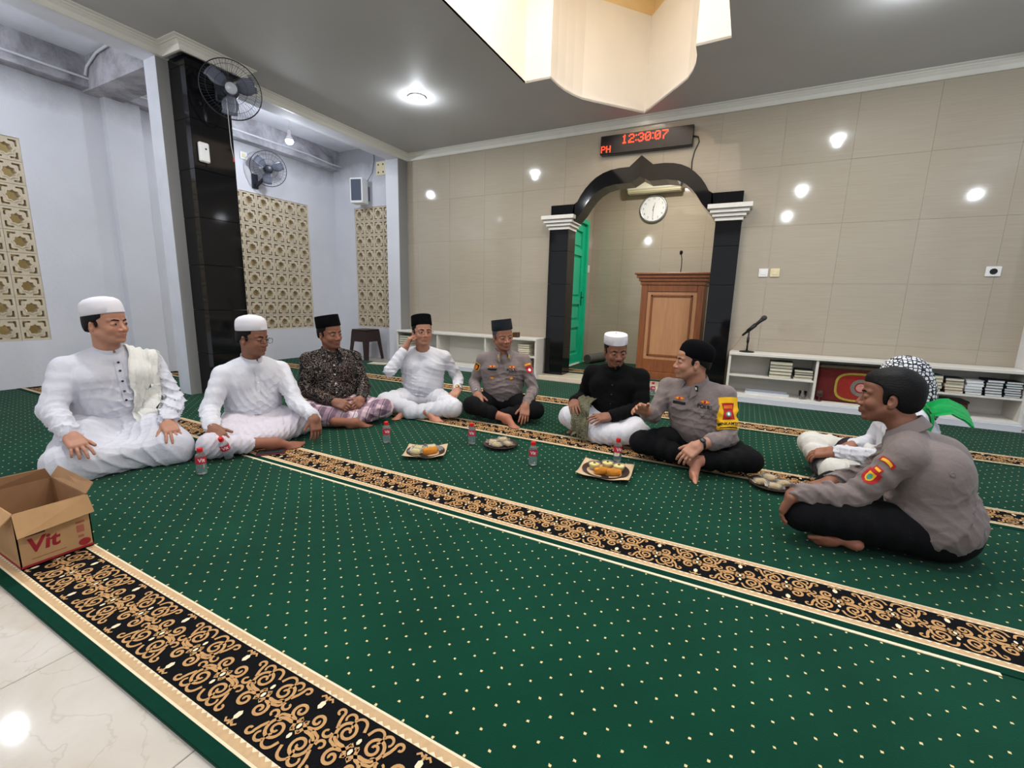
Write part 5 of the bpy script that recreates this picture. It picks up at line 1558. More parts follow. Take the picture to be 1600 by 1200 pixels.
PEOPLE[9] = person('bareheaded officer in grey shirt seen from the side, hand hanging over his knee', (0.78, 2.38), 165,
    chest=(0.035, 0, 0.360), neck=(0.125, 0, 0.497), head=(0.204, 0, 0.638), look=(3, 4, 0), sw=0.185, shz=0.438,
    knees={1: (0.41, 0.31, 0.135), -1: (0.36, -0.17, 0.115)}, ankles={1: (0.28, -0.06, 0.05), -1: (0.22, 0.24, 0.05)},
    arms={-1: A(wr=(0.35, -0.05, 0.190), pole=(-0.2, -1, -0.5), D=(0.75, 0.5, -0.35), N=(0.3, 0, 1)),
          1: A(el=(0.255, 0.215, 0.225), wr=(0.435, 0.350, 0.228), D=(0.35, -0.02, -0.93), N=(0.95, 0.1, 0.3), curl=0.38, cuff=0.95)},
    feet=[A(A=(0.245, 0.250, 0.058), D=(1, 0.20, -0.06), U=(0.05, -0.80, 0.55), side=1, k=0.80)],
    skin=SK_DARK, skinkey='dark', shirtmat=MC_GREY, lowermat=MC_BLACK, collar='point', seed=26, hem=0.062, near=0.0055, hair=dict(vol=0.011, top=True, style='short', rough=0.006), folds=0.018, fwl=0.15, ripple=0.003, lfolds=0.004, belly=-0.02, sleeve=1.08, hip=0.74, thigh=1.08, girth=1.14, shirt_extra=[('u', 0.06, p_ell((-0.01, 0, 0.16), (0.150, 0.190, 0.12)))])
# ================================================================== shawls, badges, buttons, armband
M_ORANGE = mat('orange_embroidery', RGB(238, 120, 30), 0.7, var=0.2, vscale=300); M_YEL = mat('yellow_embroidery', RGB(244, 190, 50), 0.7, var=0.15, vscale=300)
M_REDP = mat('red_badge_cloth', RGB(178, 26, 32), 0.7, var=0.15, vscale=200); M_BLKP = mat('black_badge_cloth', RGB(14, 14, 16), 0.8)
M_WHTP = mat('white_badge', RGB(236, 236, 236), 0.5); M_TEAL = mat('teal_badge', RGB(70, 160, 140), 0.6)
M_BAND = mat('yellow_armband_cloth', RGB(248, 190, 22), 0.75, var=0.06, vscale=30, bump=0.15, bscale=200)

def put(P_, shapes, o, u, v, name, surf=None, lift=0.0022):
    """shapes: list of (shape, material); the first is the badge, the rest its pieces"""
    bv = surf or P_.shirt_bvh
    mbs = decal(bv, [s for s, _ in shapes], o, u, v, lift)
    root = None
    for mb, (s, mt) in zip(mbs, shapes):
        ob = mb.build(name if root is None else 'embroidery', mt, P_.shirt if root is None else root)
        if root is None: root = ob
    return root

def hit_from(P_, o, d):
    h = P_.shirt_bvh.ray_cast(Vector(o), Vector(d).normalized(), 1.0)
    return h

def front_frame(P_, l, z, f0=0.6):
    """point on the shirt front at (l, z) with tangent axes: u to the wearer's left seen from the front"""
    h = P_.shirt_bvh.ray_cast(Vector((f0, l, z)), Vector((-1, 0, 0)), 1.2)
    n = h[1] if h[1].x > 0 else -h[1]
    u = Vector((0, 1, 0)); u = (u - n * u.dot(n)).normalized(); v = n.cross(u).normalized()
    if v.z < 0: v = -v
    return h[0], u, v

def shield(w, h, layer=0):
    def fn(s, t):
        k = 1.0 if t > -0.1 else math.sqrt(max(0.0, 1 - ((-0.1 - t) / 0.9) ** 2))
        return (s * w / 2 * (k * 0.98 + 0.02), t * h / 2)
    return grid_shape(fn, 8, 10, layer)

def uniform_marks(P_, lx, z_w, z_t, z_b, left_shift=0.0, name_text=None, low=True):
    """wing badges, name strips and lower badges on both sides of the chest"""
    for s, txt in ((-1, name_text), (1, 'POLRI')):
        o, u, v = front_frame(P_, left_shift + s * lx, z_w)
        put(P_, [(disc_shape(0.032, 0.011, 0, pw=1.3), M_ORANGE), (disc_shape(0.022, 0.005, 1, pw=1.3), M_YEL), (disc_shape(0.007, 0.009, 2), M_REDP)], o, u, v, 'wing_badge')
        o, u, v = front_frame(P_, left_shift + s * lx, z_t)
        if txt == 'POLRI': put(P_, [(text_shape('POLRI', 0.034, 1, 0.0008), M_BLKP)], o, u, v, 'name_lettering', lift=0.003)
        else: put(P_, [(rect_shape(0.082, 0.018), M_BLKP)], o, u, v, 'name_strip')
        # pocket with its flap
        o, u, v = front_frame(P_, left_shift + s * lx, z_t - 0.062)
        put(P_, [(rect_shape(0.098, 0.088, 0, nu=10, nv=8), MC_GREY)], o, u, v, 'pocket', lift=0.0030)
        o, u, v = front_frame(P_, left_shift + s * lx, z_t - 0.026)
        put(P_, [(rect_shape(0.102, 0.030, 0, nu=10, nv=4), MC_GREY)], o, u, v, 'pocket_flap', lift=0.0052)
        if low:
            o, u, v = front_frame(P_, left_shift + s * lx, z_b)
            put(P_, [(disc_shape(0.020, 0.010, 0, pw=1.2), M_ORANGE), (disc_shape(0.010, 0.005, 1), M_YEL)], o, u, v, 'small_badge', lift=0.0070)

def sleeve_frame(P_, s, t, out):
    e, sh = P_.EL[s], P_.SH[s]
    c = sh + (e - sh) * t; ax = nrm(e - sh)
    n = nrm(np.asarray(out, float) - ax * (np.asarray(out, float) @ ax))
    h = P_.shirt_bvh.ray_cast(Vector(c + n * 0.3), Vector(-n), 0.5)
    v = Vector(-ax); u = v.cross(Vector(n))
    return h[0], u, v

# --- officer between the men in white and black
p5 = PEOPLE[5]
uniform_marks(p5, 0.085, 0.445, 0.418, 0.345)
o, u, v = sleeve_frame(p5, -1, 0.30, (1, -0.6, 0))
put(p5, [(shield(0.062, 0.078), M_YEL), (shield(0.050, 0.064, 1), M_BLKP), (disc_shape(0.014, 0.022, 2), M_ORANGE)], o, u, v, 'sleeve_patch')
o, u, v = sleeve_frame(p5, 1, 0.18, (1, 0.6, 0))
put(p5, [(rect_shape(0.066, 0.020, 0), M_ORANGE), (rect_shape(0.056, 0.010, 1), M_YEL)], o, u, v, 'sleeve_title')
o, u, v = sleeve_frame(p5, 1, 0.36, (1, 0.6, 0))
put(p5, [(shield(0.060, 0.066), M_REDP), (disc_shape(0.013, 0.015, 1), M_WHTP)], o, u, v, 'sleeve_patch')
for s in (-1, 1):
    nk = p5.neck
    q = p5.collar_bvh.find_nearest(Vector((nk[0] + 0.12, nk[1] + s * 0.055, nk[2] - 0.01)))
    n = q[1] if q[1].x > 0 else -q[1]
    mb = MB().box(-0.008, 0.008, -0.003, 0.002, -0.016, 0.016, 0.002)
    ob = mb.build('collar_badge', M_GOLD, p5.body, q[0] + n * 0.004, (0, 0, PI / 2))
# --- gesturing officer
p7 = PEOPLE[7]
uniform_marks(p7, 0.080, 0.415, 0.385, 0.30, left_shift=-0.035, low=False)
# yellow armband on the left upper arm
e, sh = p7.EL[1], p7.SH[1]
ax = nrm(e - sh); n1 = nrm(np.cross(ax, (1, 0, 0))); n2 = np.cross(ax, n1)
band = MB(); nA, nT = 40, 14; vs = []; fs = []
for j in range(nT + 1):
    t = 0.10 + 0.72 * j / nT
    c = sh + (e - sh) * t
    for i in range(nA):
        a = 2 * PI * i / nA
        d = n1 * math.cos(a) + n2 * math.sin(a)
        h = p7.shirt_bvh.ray_cast(Vector(c), Vector(d), 0.078)
        r = (h[3] if h[0] is not None else 0.060) + 0.0045
        vs.append(tuple(c + d * min(r, 0.070)))
for j in range(nT):
    for i in range(nA):
        fs.append((j * nA + i, j * nA + (i + 1) % nA, (j + 1) * nA + (i + 1) % nA, (j + 1) * nA + i))
ab = band.add(vs, fs).build('armband', M_BAND, p7.shirt, smooth=True); fix_normals(ab)
ab_bvh = surface(ab.data)
def band_put(shapes, t, out, name, w=1):
    c = sh + (e - sh) * t
    n = nrm(np.asarray(out, float) - ax * (np.asarray(out, float) @ ax))
    v = Vector(-ax); u = v.cross(Vector(n))
    root = None
    for mb, (s_, mt) in zip(decal(ab_bvh, [s_ for s_, _ in shapes], Vector(c + n * 0.068), u, v, 0.0022), shapes):
        ob = mb.build(name if root is None else 'embroidery', mt, ab if root is None else root)
        if root is None: root = ob
OUT7 = (0.9, 0.42, 0.1)
band_put([(grid_shape(lambda s, t: (s * 0.034 * (0.75 + 0.25 * abs(t)), t * 0.050), 8, 10), M_REDP), (grid_shape(lambda s, t: (s * 0.024, 0.026 + t * 0.010), 6, 3, 1), M_ORANGE), (disc_shape(0.014, 0.016, 1, 0, -0.018), M_TEAL), (disc_shape(0.006, 0.010, 2, 0, -0.018), M_WHTP)], 0.42, OUT7, 'armband_badge')
band_put([(text_shape('BHABINKAMTIBMAS', 0.024, 1, 0.0006), M_BLKP)], 0.70, OUT7, 'armband_lettering')
band_put([(rect_shape(0.10, 0.006, 1), M_BLKP)], 0.785, OUT7, 'armband_stripe')
q = p7.collar_bvh.find_nearest(Vector((p7.neck[0] + 0.12, p7.neck[1] + 0.06, p7.neck[2] - 0.01)))
cbadge = MB().box(-0.013, 0.013, -0.003, 0.002, -0.018, 0.018, 0.002).build('collar_badge', M_BLKP, p7.body, q[0] + Vector((0.004, 0.003, 0)), (0.15, 0, PI / 2 - 0.45))
MB().box(-0.007, 0.007, -0.006, -0.0032, -0.008, 0.008, 0.001).build('badge_plate', M_WHTP, cbadge)
# --- officer seen from the side
p9 = PEOPLE[9]
OUT9 = (0.45, 0.9, 0.2)
o, u, v = sleeve_frame(p9, 1, 0.22, OUT9)
put(p9, [(grid_shape(lambda s, t: (s * 0.030, t * 0.011 - 0.006 * s * s), 8, 3), M_REDP), (grid_shape(lambda s, t: (s * 0.022, t * 0.006 - 0.006 * s * s), 8, 3, 1), M_YEL)], o, u, v, 'sleeve_title')
o, u, v = sleeve_frame(p9, 1, 0.40, OUT9)
put(p9, [(grid_shape(lambda s, t: (s * 0.018, t * 0.011), 6, 3), M_REDP), (grid_shape(lambda s, t: (s * 0.012, t * 0.005), 6, 3, 1), M_YEL)], o, u, v, 'sleeve_tab')
o, u, v = sleeve_frame(p9, 1, 0.56, OUT9)
put(p9, [(shield(0.058, 0.060), M_REDP), (shield(0.030, 0.040, 1), M_YEL), (disc_shape(0.009, 0.013, 2), M_TEAL)], o, u, v, 'sleeve_patch')
h = p9.shirt_bvh.ray_cast(Vector((-0.02, 0.6, 0.40)), Vector((0, -1, 0)), 1.0)
if h[0] is not None:
    mb = MB().lathe([(0.0, 0.0), (0.010, 0.0), (0.010, 0.003), (0.007, 0.004), (0.006, 0.002), (0.0, 0.002)], 16)
    ob = mb.build('button', mat('grey_button', RGB(120, 112, 108), 0.4), p9.shirt, h[0] + h[1] * 0.001, h[1].to_track_quat('Z', 'Y').to_euler())

# --- kneeling man: placket with dark buttons, white shawl with tassels
p1 = PEOPLE[1]
btn = MB().lathe([(0.0, 0.0), (0.0065, 0.0), (0.0065, 0.002), (0.004, 0.003), (0.0, 0.003)], 12).mesh('button'); btn.materials.append(M_DARKBTN)
pl_o, pl_u, pl_v = front_frame(p1, 0.022, 0.48)
put(p1, [(rect_shape(0.034, 0.235, 0, nu=4, nv=16), MC_OFFW)], pl_o, pl_u, pl_v, 'placket', lift=0.0035)
for z in (0.585, 0.535, 0.475, 0.415, 0.365):
    o, u, v = front_frame(p1, 0.022, z)
    n = u.cross(v)
    if n.x < 0: n = -n
    link('button', btn, None, p1.shirt, o + n * 0.006, n.to_track_quat('Z', 'Y').to_euler())
def shawl(P_, name, path, material, nu=14, surf=None, off=0.008, fold=0.006, seed=3, tassel=None, wave=34, thick=0.005, maxd=0.12):
    mb = drape(surf or P_.shirt_bvh, path, nu, off, fold, seed, thick, wave, maxd)
    ob = mb.build(name, material, P_.body); fix_normals(ob); auto_smooth(ob, 60)
    if tassel:
        t = MB(); rng = random.Random(seed)
        e0, e1, e2 = mb.edge
        for edge, dvec in ((e0, tassel[0]), (e2, tassel[1])):
            if dvec is None: continue
            L_ = [(edge[i], edge[i + 1]) for i in range(len(edge) - 1)]
            for a, b in L_:
                for k in range(2):
                    p = a.lerp(b, (k + 0.5) / 2); d = Vector(dvec) + Vector([rng.uniform(-0.008, 0.008) for _ in range(3)])
                    t.tube([p, p + d * 0.6, p + d + Vector((0, 0, -0.006))], 0.0016, 4)
        to = t.build('tassels', material, ob); to['kind'] = 'stuff'
    return ob
y_ = 0.145
shawl(p1, 'shawl', [((-0.13, y_, 0.40), (0, 0.075, 0)), ((-0.10, y_, 0.56), (0, 0.075, 0)), ((-0.03, y_, 0.66), (0, 0.07, -0.02)), ((0.06, y_, 0.64), (0, 0.07, -0.03)), ((0.13, y_ - 0.01, 0.54), (0, 0.07, 0)), ((0.17, y_ - 0.02, 0.42), (0.01, 0.068, 0)), ((0.20, y_ - 0.03, 0.32), (0.01, 0.062, 0)), ((0.22, y_ - 0.04, 0.25), (0.01, 0.06, 0.02))],
      mat_cloth('cream_white_shawl', RGB(220, 218, 212), crease=0.4), tassel=((0.0, 0.020, -0.012), (0.012, 0.0, -0.022)))

# --- man in white shirt: placket line; batik shirt buttons
p2 = PEOPLE[2]
o, u, v = front_frame(p2, 0.0, 0.36)
put(p2, [(rect_shape(0.024, 0.30, 0, nu=4, nv=18), MC_WHITE)], o, u, v, 'placket', lift=0.0030)
wb = MB().lathe([(0.0, 0.0), (0.0055, 0.0), (0.0055, 0.002), (0.0, 0.003)], 10).mesh('button'); wb.materials.append(M_WHTP)
for P_, zs_, lab in ((PEOPLE[2], (0.46, 0.40, 0.34, 0.28, 0.22), 0), (PEOPLE[3], (0.46, 0.39, 0.32, 0.25), 0)):
    for z in zs_:
        o, u, v = front_frame(P_, 0.0, z); n = u.cross(v); n = n if n.x > 0 else -n
        link('button', wb, None, P_.shirt, o + n * 0.004, n.to_track_quat('Z', 'Y').to_euler())
o, u, v = front_frame(p2, 0.095, 0.37)
put(p2, [(rect_shape(0.095, 0.10, 0, nu=8, nv=8), MC_WHITE)], o, u, v, 'pocket', lift=0.0030)
for z in (0.40, 0.33, 0.26):
    o, u, v = front_frame(PEOPLE[6], 0.0, z); n = u.cross(v); n = n if n.x > 0 else -n
    link('button', btn, None, PEOPLE[6].shirt, o + n * 0.002, n.to_track_quat('Z', 'Y').to_euler())

# --- man in black: folded olive shawl over his right knee
p6 = PEOPLE[6]
shawl(p6, 'folded_shawl', [((0.10, -0.19, 0.27), (0.03, 0.075, 0)), ((0.20, -0.20, 0.27), (0.03, 0.075, 0)), ((0.30, -0.19, 0.24), (0.02, 0.075, 0)), ((0.37, -0.17, 0.16), (0.02, 0.070, 0)), ((0.40, -0.15, 0.05), (0.01, 0.065, 0.0))],
      MC_OLIVE, surf=p6.lower_bvh, off=0.012, fold=0.006, tassel=(None, (0.018, 0.0, -0.018)), thick=0.012)
# --- hidden man: headscarf and green shawl
p8 = PEOPLE[8]
H, R = p8.H, p8.R
T8 = lambda p: H + R @ np.asarray(p, float)
ko = [('u', 0, p_ell(T8((-0.016, 0, 0.032)), (0.112, 0.092, 0.100), R)), ('u', 0.03, p_ell(T8((-0.055, 0, -0.03)), (0.080, 0.088, 0.110), R)),
      ('u', 0.05, p_cone(T8((-0.07, 0, -0.06)), np.array([p8.neck[0] - 0.06, 0, p8.neck[2] - 0.04]), 0.080, 0.095)),
      ('s', 0.01, p_ell(T8((0.10, 0, -0.055)), (0.105, 0.070, 0.105), R))]
v, f_ = sdf_mesh(ko, 0.005, make_folds(91, 0.007, 0.05, (0.2, 1, 0.3)))
link('headscarf', np_mesh('headscarf', v, f_), MC_KEF, p8.body)
shawl(p8, 'shawl', [((0.10, 0.14, 0.40), (0, 0.05, -0.02)), ((0.06, 0.14, 0.50), (0, 0.05, -0.03)), ((-0.04, 0.14, 0.53), (0, 0.05, -0.03)), ((-0.09, 0.145, 0.505), (0, 0.05, -0.03)), ((-0.125, 0.15, 0.475), (0.0, 0.055, -0.03))],
      mat_cloth('bright_green_shawl', RGB(0, 150, 72)), off=0.012, fold=0.0015, thick=0.010)
shawl(p8, 'lap_cloth', [((0.30, -0.02, 0.21), (0.03, 0.10, 0)), ((0.40, 0.00, 0.18), (0.03, 0.10, 0)), ((0.46, 0.02, 0.10), (0.02, 0.10, 0)), ((0.47, 0.03, 0.02), (0.02, 0.10, 0))],
      mat_cloth('dark_plum_cloth', RGB(46, 34, 44)), surf=p8.lower_bvh, off=0.008, fold=0.005)
# ================================================================== white book shelves along the wall
M_SHELF = mat('white_shelf_laminate', RGB(226, 221, 212), 0.4, var=0.03)
M_PLINTH = mat('bluish_white_plinth', RGB(214, 216, 224), 0.35)
def shelf_unit(x0, x1, dividers, mids, label):
    t = thing('shelf_unit', label, 'shelf', (0, 0, 0))
    y0, y1 = 5.37, 5.685
    MB().box(x0, x1, y0 - 0.012, y1, 0.492, 0.520, 0.003).build('top_board', M_SHELF, t)
    MB().box(x0, x1, y1 - 0.012, y1 - 0.001, 0.055, 0.492).build('back_board', M_SHELF, t)
    MB().box(x0, x1, y0, y1 - 0.012, 0.052, 0.078, 0.002).build('bottom_board', M_SHELF, t)
    MB().box(x0 + 0.002, x1 - 0.002, y0 - 0.035, y1 - 0.02, -0.018, 0.051, 0.002).build('plinth', M_PLINTH, t)
    for d in dividers: MB().box(d - 0.012, d + 0.012, y0, y1 - 0.012, 0.078, 0.492, 0.002).build('upright', M_SHELF, t)
    for a, b in mids: MB().box(a + 0.012, b - 0.012, y0 + 0.004, y1 - 0.013, 0.262, 0.280, 0.002).build('shelf_board', M_SHELF, t)
    return t
shelf_unit(-4.83, -2.43, [-4.818, -4.05, -3.22, -2.442], [(-4.818, -4.05), (-3.22, -2.442)], 'low white shelf unit on the left of the arch')
shelf_unit(-0.13, 2.205, [-0.118, 0.68, 1.50, 2.193], [(-0.118, 0.68), (1.50, 2.193)], 'low white shelf unit right of the arch with the microphone stand on top')

# ------------------------------------------------------------------ books
M_PAGE = mat('book_page_edges', RGB(226, 216, 192), 0.8, var=0.08, vscale=40, stretch=(1, 1, 30))
M_PAGEW = mat('white_page_edges', RGB(228, 228, 228), 0.8, var=0.06, vscale=40, stretch=(1, 1, 30))
CV = {'green': (38, 62, 50), 'black': (24, 24, 28), 'brown': (96, 62, 44), 'blue': (40, 60, 110), 'cream': (206, 196, 172), 'red': (120, 34, 34), 'teal': (40, 92, 96), 'navy': (28, 34, 58), 'olive': (92, 96, 70), 'white': (220, 220, 224)}
_bm = {}
def book(x, y, z, w, d, h, cover, label, group, page=None, rz=0.0):
    key = (w, d, h)
    if key not in _bm:
        c = MB(); t = 0.0025
        c.box(-w / 2, w / 2, -d / 2, d / 2, 0, t); c.box(-w / 2, w / 2, -d / 2, d / 2, h - t, h); c.box(-w / 2, -w / 2 + t, -d / 2, d / 2, t, h - t)
        p = MB().box(-w / 2 + t, w / 2 - 0.004, -d / 2 + 0.004, d / 2 - 0.004, t, h - t)
        _bm[key] = (c.mesh('cover'), p.mesh('pages'))
    e = thing('book', label, 'book', (x, y, z), rz, group)
    for nm, me, mt in (('cover', _bm[key][0], mat('cover_' + cover, RGB(*CV[cover]), 0.5)), ('pages', _bm[key][1], page or M_PAGE)):
        o = link(nm, me, None, e)
        if not me.materials: me.materials.append(mt)
        o.material_slots[0].link = 'OBJECT'; o.material_slots[0].material = mt
def stack(x, z, w, covers, group, where, h=0.032, d=0.17, pages=None, y=5.475, jit=0.006):
    rng = random.Random(int(x * 1000)); zz = z
    names = ['bottom', 'second from bottom', 'third from bottom', 'fourth from bottom', 'fifth from bottom', 'sixth from bottom', 'seventh from bottom', 'eighth from bottom']
    for i, c in enumerate(covers):
        nm = 'topmost' if i == len(covers) - 1 else names[i]
        book(x + rng.uniform(-jit, jit), y + rng.uniform(-jit, jit), zz, round(w, 3), d, h, c, f'{c} book, {nm} in the stack {where}', group, pages, rng.uniform(-0.03, 0.03))
        zz += h + 0.0004
stack(0.372, 0.280, 0.205, ['green', 'black', 'green', 'navy', 'green'], 'books on the right shelf', 'nearest the microphone stand', 0.034)
stack(0.577, 0.280, 0.165, ['white', 'green', 'navy', 'black'], 'books on the right shelf', 'beside the red prayer rug', 0.026)
stack(1.600, 0.280, 0.10, ['green', 'teal', 'olive', 'cream', 'teal'], 'books on the right shelf', 'just right of the headscarf', 0.030)
stack(1.735, 0.280, 0.13, ['brown', 'brown', 'cream', 'brown', 'navy'], 'books on the right shelf', 'above the wooden chest', 0.027, pages=M_PAGE)
stack(1.868, 0.280, 0.115, ['black', 'white', 'white', 'white', 'white'], 'books on the right shelf', 'of white papers by the brown stack', 0.026, pages=M_PAGEW)
stack(1.995, 0.280, 0.115, ['black', 'black', 'navy', 'black', 'black', 'navy'], 'books on the right shelf', 'second from the shelf right end', 0.024, pages=M_PAGEW)
stack(2.118, 0.280, 0.11, ['black', 'navy', 'black', 'black', 'black', 'teal', 'black'], 'books on the right shelf', 'at the shelf right end', 0.020, pages=M_PAGEW)
stack(-2.62, 0.280, 0.17, ['cream', 'brown', 'cream', 'cream', 'brown', 'cream'], 'books on the left shelf', 'on the left shelf middle board', 0.026)
stack(-2.62, 0.078, 0.18, ['white', 'red', 'red', 'brown', 'red'], 'books on the left shelf', 'on the left shelf bottom board', 0.028)
stack(-4.70, 0.280, 0.20, ['teal', 'black', 'teal', 'green', 'teal'], 'books on the left shelf', 'at the far left shelf end', 0.032)

# red prayer rug standing in the middle bay
rug = thing('folded_rug', 'red prayer rug with a grey round medallion folded upright in the white shelf', 'rug', (1.09, 5.44, 0.078))
M_RED = mat('red_rug_pile', RGB(150, 40, 32), 0.95, var=0.12, vscale=30, bump=0.3, bscale=300)
MB().box(-0.385, 0.385, 0.0, 0.14, 0, 0.335, 0.02).build('rug_body', mat('dark_red_rug', RGB(98, 28, 26), 0.95, var=0.15, vscale=30, bump=0.3, bscale=300), rug)
MB().box(-0.38, 0.38, 0.005, 0.14, 0.336, 0.372, 0.012).build('rug_fold', mat('rug_backing', RGB(110, 96, 80), 0.95, var=0.2), rug)
def oval(cx, cz, rx, rz_, d, pw=0.6, n=36):
    return [(cx + rx * math.copysign(abs(math.cos(2 * PI * i / n)) ** pw, math.cos(2 * PI * i / n)), cz + rz_ * math.copysign(abs(math.sin(2 * PI * i / n)) ** pw, math.sin(2 * PI * i / n))) for i in range(n)]
o = MB().prism([oval(-0.02, 0.165, 0.215, 0.145, 0), oval(-0.02, 0.165, 0.195, 0.125, 0)[::-1]], -0.003, 0.004, XZ).build('rug_border', mat('olive_gold_yarn', RGB(170, 150, 60), 0.95, var=0.2, vscale=60), rug); fix_normals(o)
o = MB().prism([oval(-0.02, 0.165, 0.192, 0.122, 0)], -0.001, 0.004, XZ).build('rug_field', M_RED, rug); fix_normals(o)
o = MB().prism([oval(-0.02, 0.165, 0.085, 0.085, 0, 1.0), oval(-0.02, 0.165, 0.052, 0.052, 0, 1.0)[::-1]], -0.003, 0.003, XZ).build('rug_medallion', mat('grey_yarn', RGB(122, 116, 108), 0.95, var=0.3, vscale=120), rug); fix_normals(o)
o = MB().prism([oval(-0.02, 0.165, 0.040, 0.040, 0, 1.0)], -0.003, 0.003, XZ).build('rug_centre', mat('pink_yarn', RGB(206, 140, 130), 0.95, var=0.25, vscale=90), rug); fix_normals(o)

M_GLASS = mat('clear_glass', RGB(240, 244, 246), 0.04, trans=1.0, ior=1.3)
tag(MB().lathe([(0.028, 0.0), (0.032, 0.002), (0.038, 0.085), (0.0365, 0.085), (0.031, 0.008), (0.0, 0.008)], 20, cap=False).build('drinking_glass', M_GLASS, None, (0.595, 5.42, 0.0785), smooth=True), 'small clear drinking glass on the bottom shelf beside the red rug', 'glass')
tag(MB().lathe([(0.026, 0.0), (0.027, 0.003), (0.006, 0.010), (0.006, 0.040), (0.028, 0.055), (0.030, 0.110), (0.0285, 0.110), (0.026, 0.058), (0.0, 0.045)], 18, cap=False).build('goblet', mat('brown_tinted_glass', RGB(150, 120, 110), 0.05, trans=0.8, ior=1.3), None, (0.735, 5.395, 0.0785), smooth=True), 'brownish stemmed glass in front of the red rug', 'glass')
tr = thing('serving_tray', 'shallow pale tray on the bottom shelf under the books', 'tray', (0.27, 5.50, 0.0785))
MB().box(-0.20, 0.20, -0.08, 0.08, 0, 0.006, 0.002).build('tray_base', M_PLINTH, tr)
o = MB()
for a in ((-0.20, 0.20, -0.086, -0.078), (-0.20, 0.20, 0.078, 0.086), (-0.206, -0.198, -0.086, 0.086), (0.198, 0.206, -0.086, 0.086)): o.box(*a, 0, 0.028)
o.build('tray_rim', M_PLINTH, tr)
ch = thing('wooden_chest', 'small dark brown wooden chest on the bottom shelf at the right', 'chest', (1.73, 5.50, 0.0785))
M_DW = mat('dark_brown_wood', RGB(74, 42, 30), 0.45, var=0.25, vscale=10, stretch=(1, 8, 8))
MB().box(-0.13, 0.13, -0.09, 0.09, 0, 0.105, 0.004).build('chest_body', M_DW, ch)
MB().box(-0.137, 0.137, -0.097, 0.097, 0.106, 0.135, 0.010).build('chest_lid', mat('darker_wood', RGB(44, 28, 22), 0.4), ch)
for z in (0.03, 0.065): MB().box(-0.131, 0.131, -0.0925, -0.089, z, z + 0.008).build('chest_moulding', M_DW, ch)
gb = thing('tissue_box', 'small gold and brown box on top of the left shelf', 'box', (-2.84, 5.45, 0.5205), 0.1)
MB().box(-0.10, 0.10, -0.05, 0.05, 0, 0.058, 0.003).build('box_body', mat('gold_brown_card', RGB(150, 116, 40), 0.4, var=0.5, vscale=25), gb)
MB().box(0.03, 0.101, -0.051, 0.051, 0.0, 0.066, 0.002).build('box_end', mat('dark_card', RGB(70, 44, 26), 0.5), gb)

# ------------------------------------------------------------------ microphone on its desk stand
mc = thing('microphone_stand', 'black microphone on a round based desk stand on the right shelf', 'microphone', (0.035, 5.50, 0.5205))
MB().lathe([(0.0, 0), (0.072, 0.0), (0.075, 0.004), (0.070, 0.010), (0.020, 0.016), (0.014, 0.022), (0.0, 0.022)], 28).build('base', M_BLKPL, mc, smooth=True)
MB().tube([(0, 0, 0.015), (0, 0, 0.225)], 0.009, 10).build('rod', M_BLKPL, mc, smooth=True)
MB().tube([(0, 0, 0.10), (0, 0, 0.16)], 0.014, 10).build('height_collar', M_BLKPL, mc, smooth=True)
d = Vector((0.205, 0, 0.215)).normalized(); j = Vector((0.005, 0, 0.245))
MB().tube([j - d * 0.03, j + d * 0.075], [0.019, 0.022], 12).build('clip', M_BLKPL, mc, smooth=True)
MB().tube([j - d * 0.095, j + d * 0.12, j + d * 0.155], [0.011, 0.017, 0.022], 12).build('handle', mat('matt_black', RGB(30, 30, 32), 0.55), mc, smooth=True)
hd = MB().lathe([(0.020, -0.02), (0.026, -0.005), (0.027, 0.010), (0.022, 0.026), (0.010, 0.034), (0.0, 0.036)], 16)
hd.build('grille', mat('dark_steel_mesh', RGB(70, 70, 74), 0.45, 0.6, bump=0.8, bscale=500), mc, j + d * 0.17, d.to_track_quat('Z', 'Y').to_euler(), smooth=True)
tl = j - d * 0.095
MB().tube([tl, tl + Vector((-0.03, 0.01, -0.06)), tl + Vector((-0.075, 0.05, -0.14)), tl + Vector((-0.11, 0.09, -0.19))], 0.003, 6).build('cable', mat('pinkish_cable', RGB(176, 128, 112), 0.5), mc, smooth=True)

# ------------------------------------------------------------------ switches, sockets
def plate(x, z, w, h, material, label, name='switch_plate', cat='switch', round_=False):
    t = thing(name, label, cat, (x, W, z))
    MB().box(-w / 2, w / 2, -0.012, 0.0, -h / 2, h / 2, 0.003).build('plate', material, t)
    if round_: MB().lathe([(0.0, 0.0), (0.026, 0.0), (0.026, 0.004), (0.020, 0.004), (0.019, 0.0015), (0.0, 0.0015)], 20).build('socket_face', M_BLKPL, t, (0, -0.0125, 0), (PI / 2, 0, 0))
    else: MB().box(-w * 0.28, w * 0.28, -0.016, -0.011, -h * 0.26, h * 0.26, 0.002).build('rocker', material, t)
M_PLW = mat('white_switch_plastic', RGB(236, 234, 232), 0.3); M_PLC = mat('ivory_switch_plastic', RGB(226, 212, 176), 0.3)
plate(0.105, 1.375, 0.088, 0.088, M_PLW, 'white wall switch right of the arch, left one of two')
plate(0.215, 1.375, 0.088, 0.088, M_PLC, 'ivory wall switch right of the arch, beside the white one')
plate(1.93, 1.375, 0.105, 0.088, M_PLW, 'white wall socket with a round black face near the right end', 'wall_socket', 'socket', True)
ms = thing('switch_plate', 'small white switch inside the niche beside the green door', 'switch', (NX0, 7.21, 1.55))
MB().box(0.0, 0.010, -0.04, 0.04, -0.06, 0.06, 0.002).build('plate', M_PLW, ms); MB().box(0.009, 0.014, -0.018, 0.018, -0.03, 0.03, 0.002).build('rocker', M_PLW, ms)

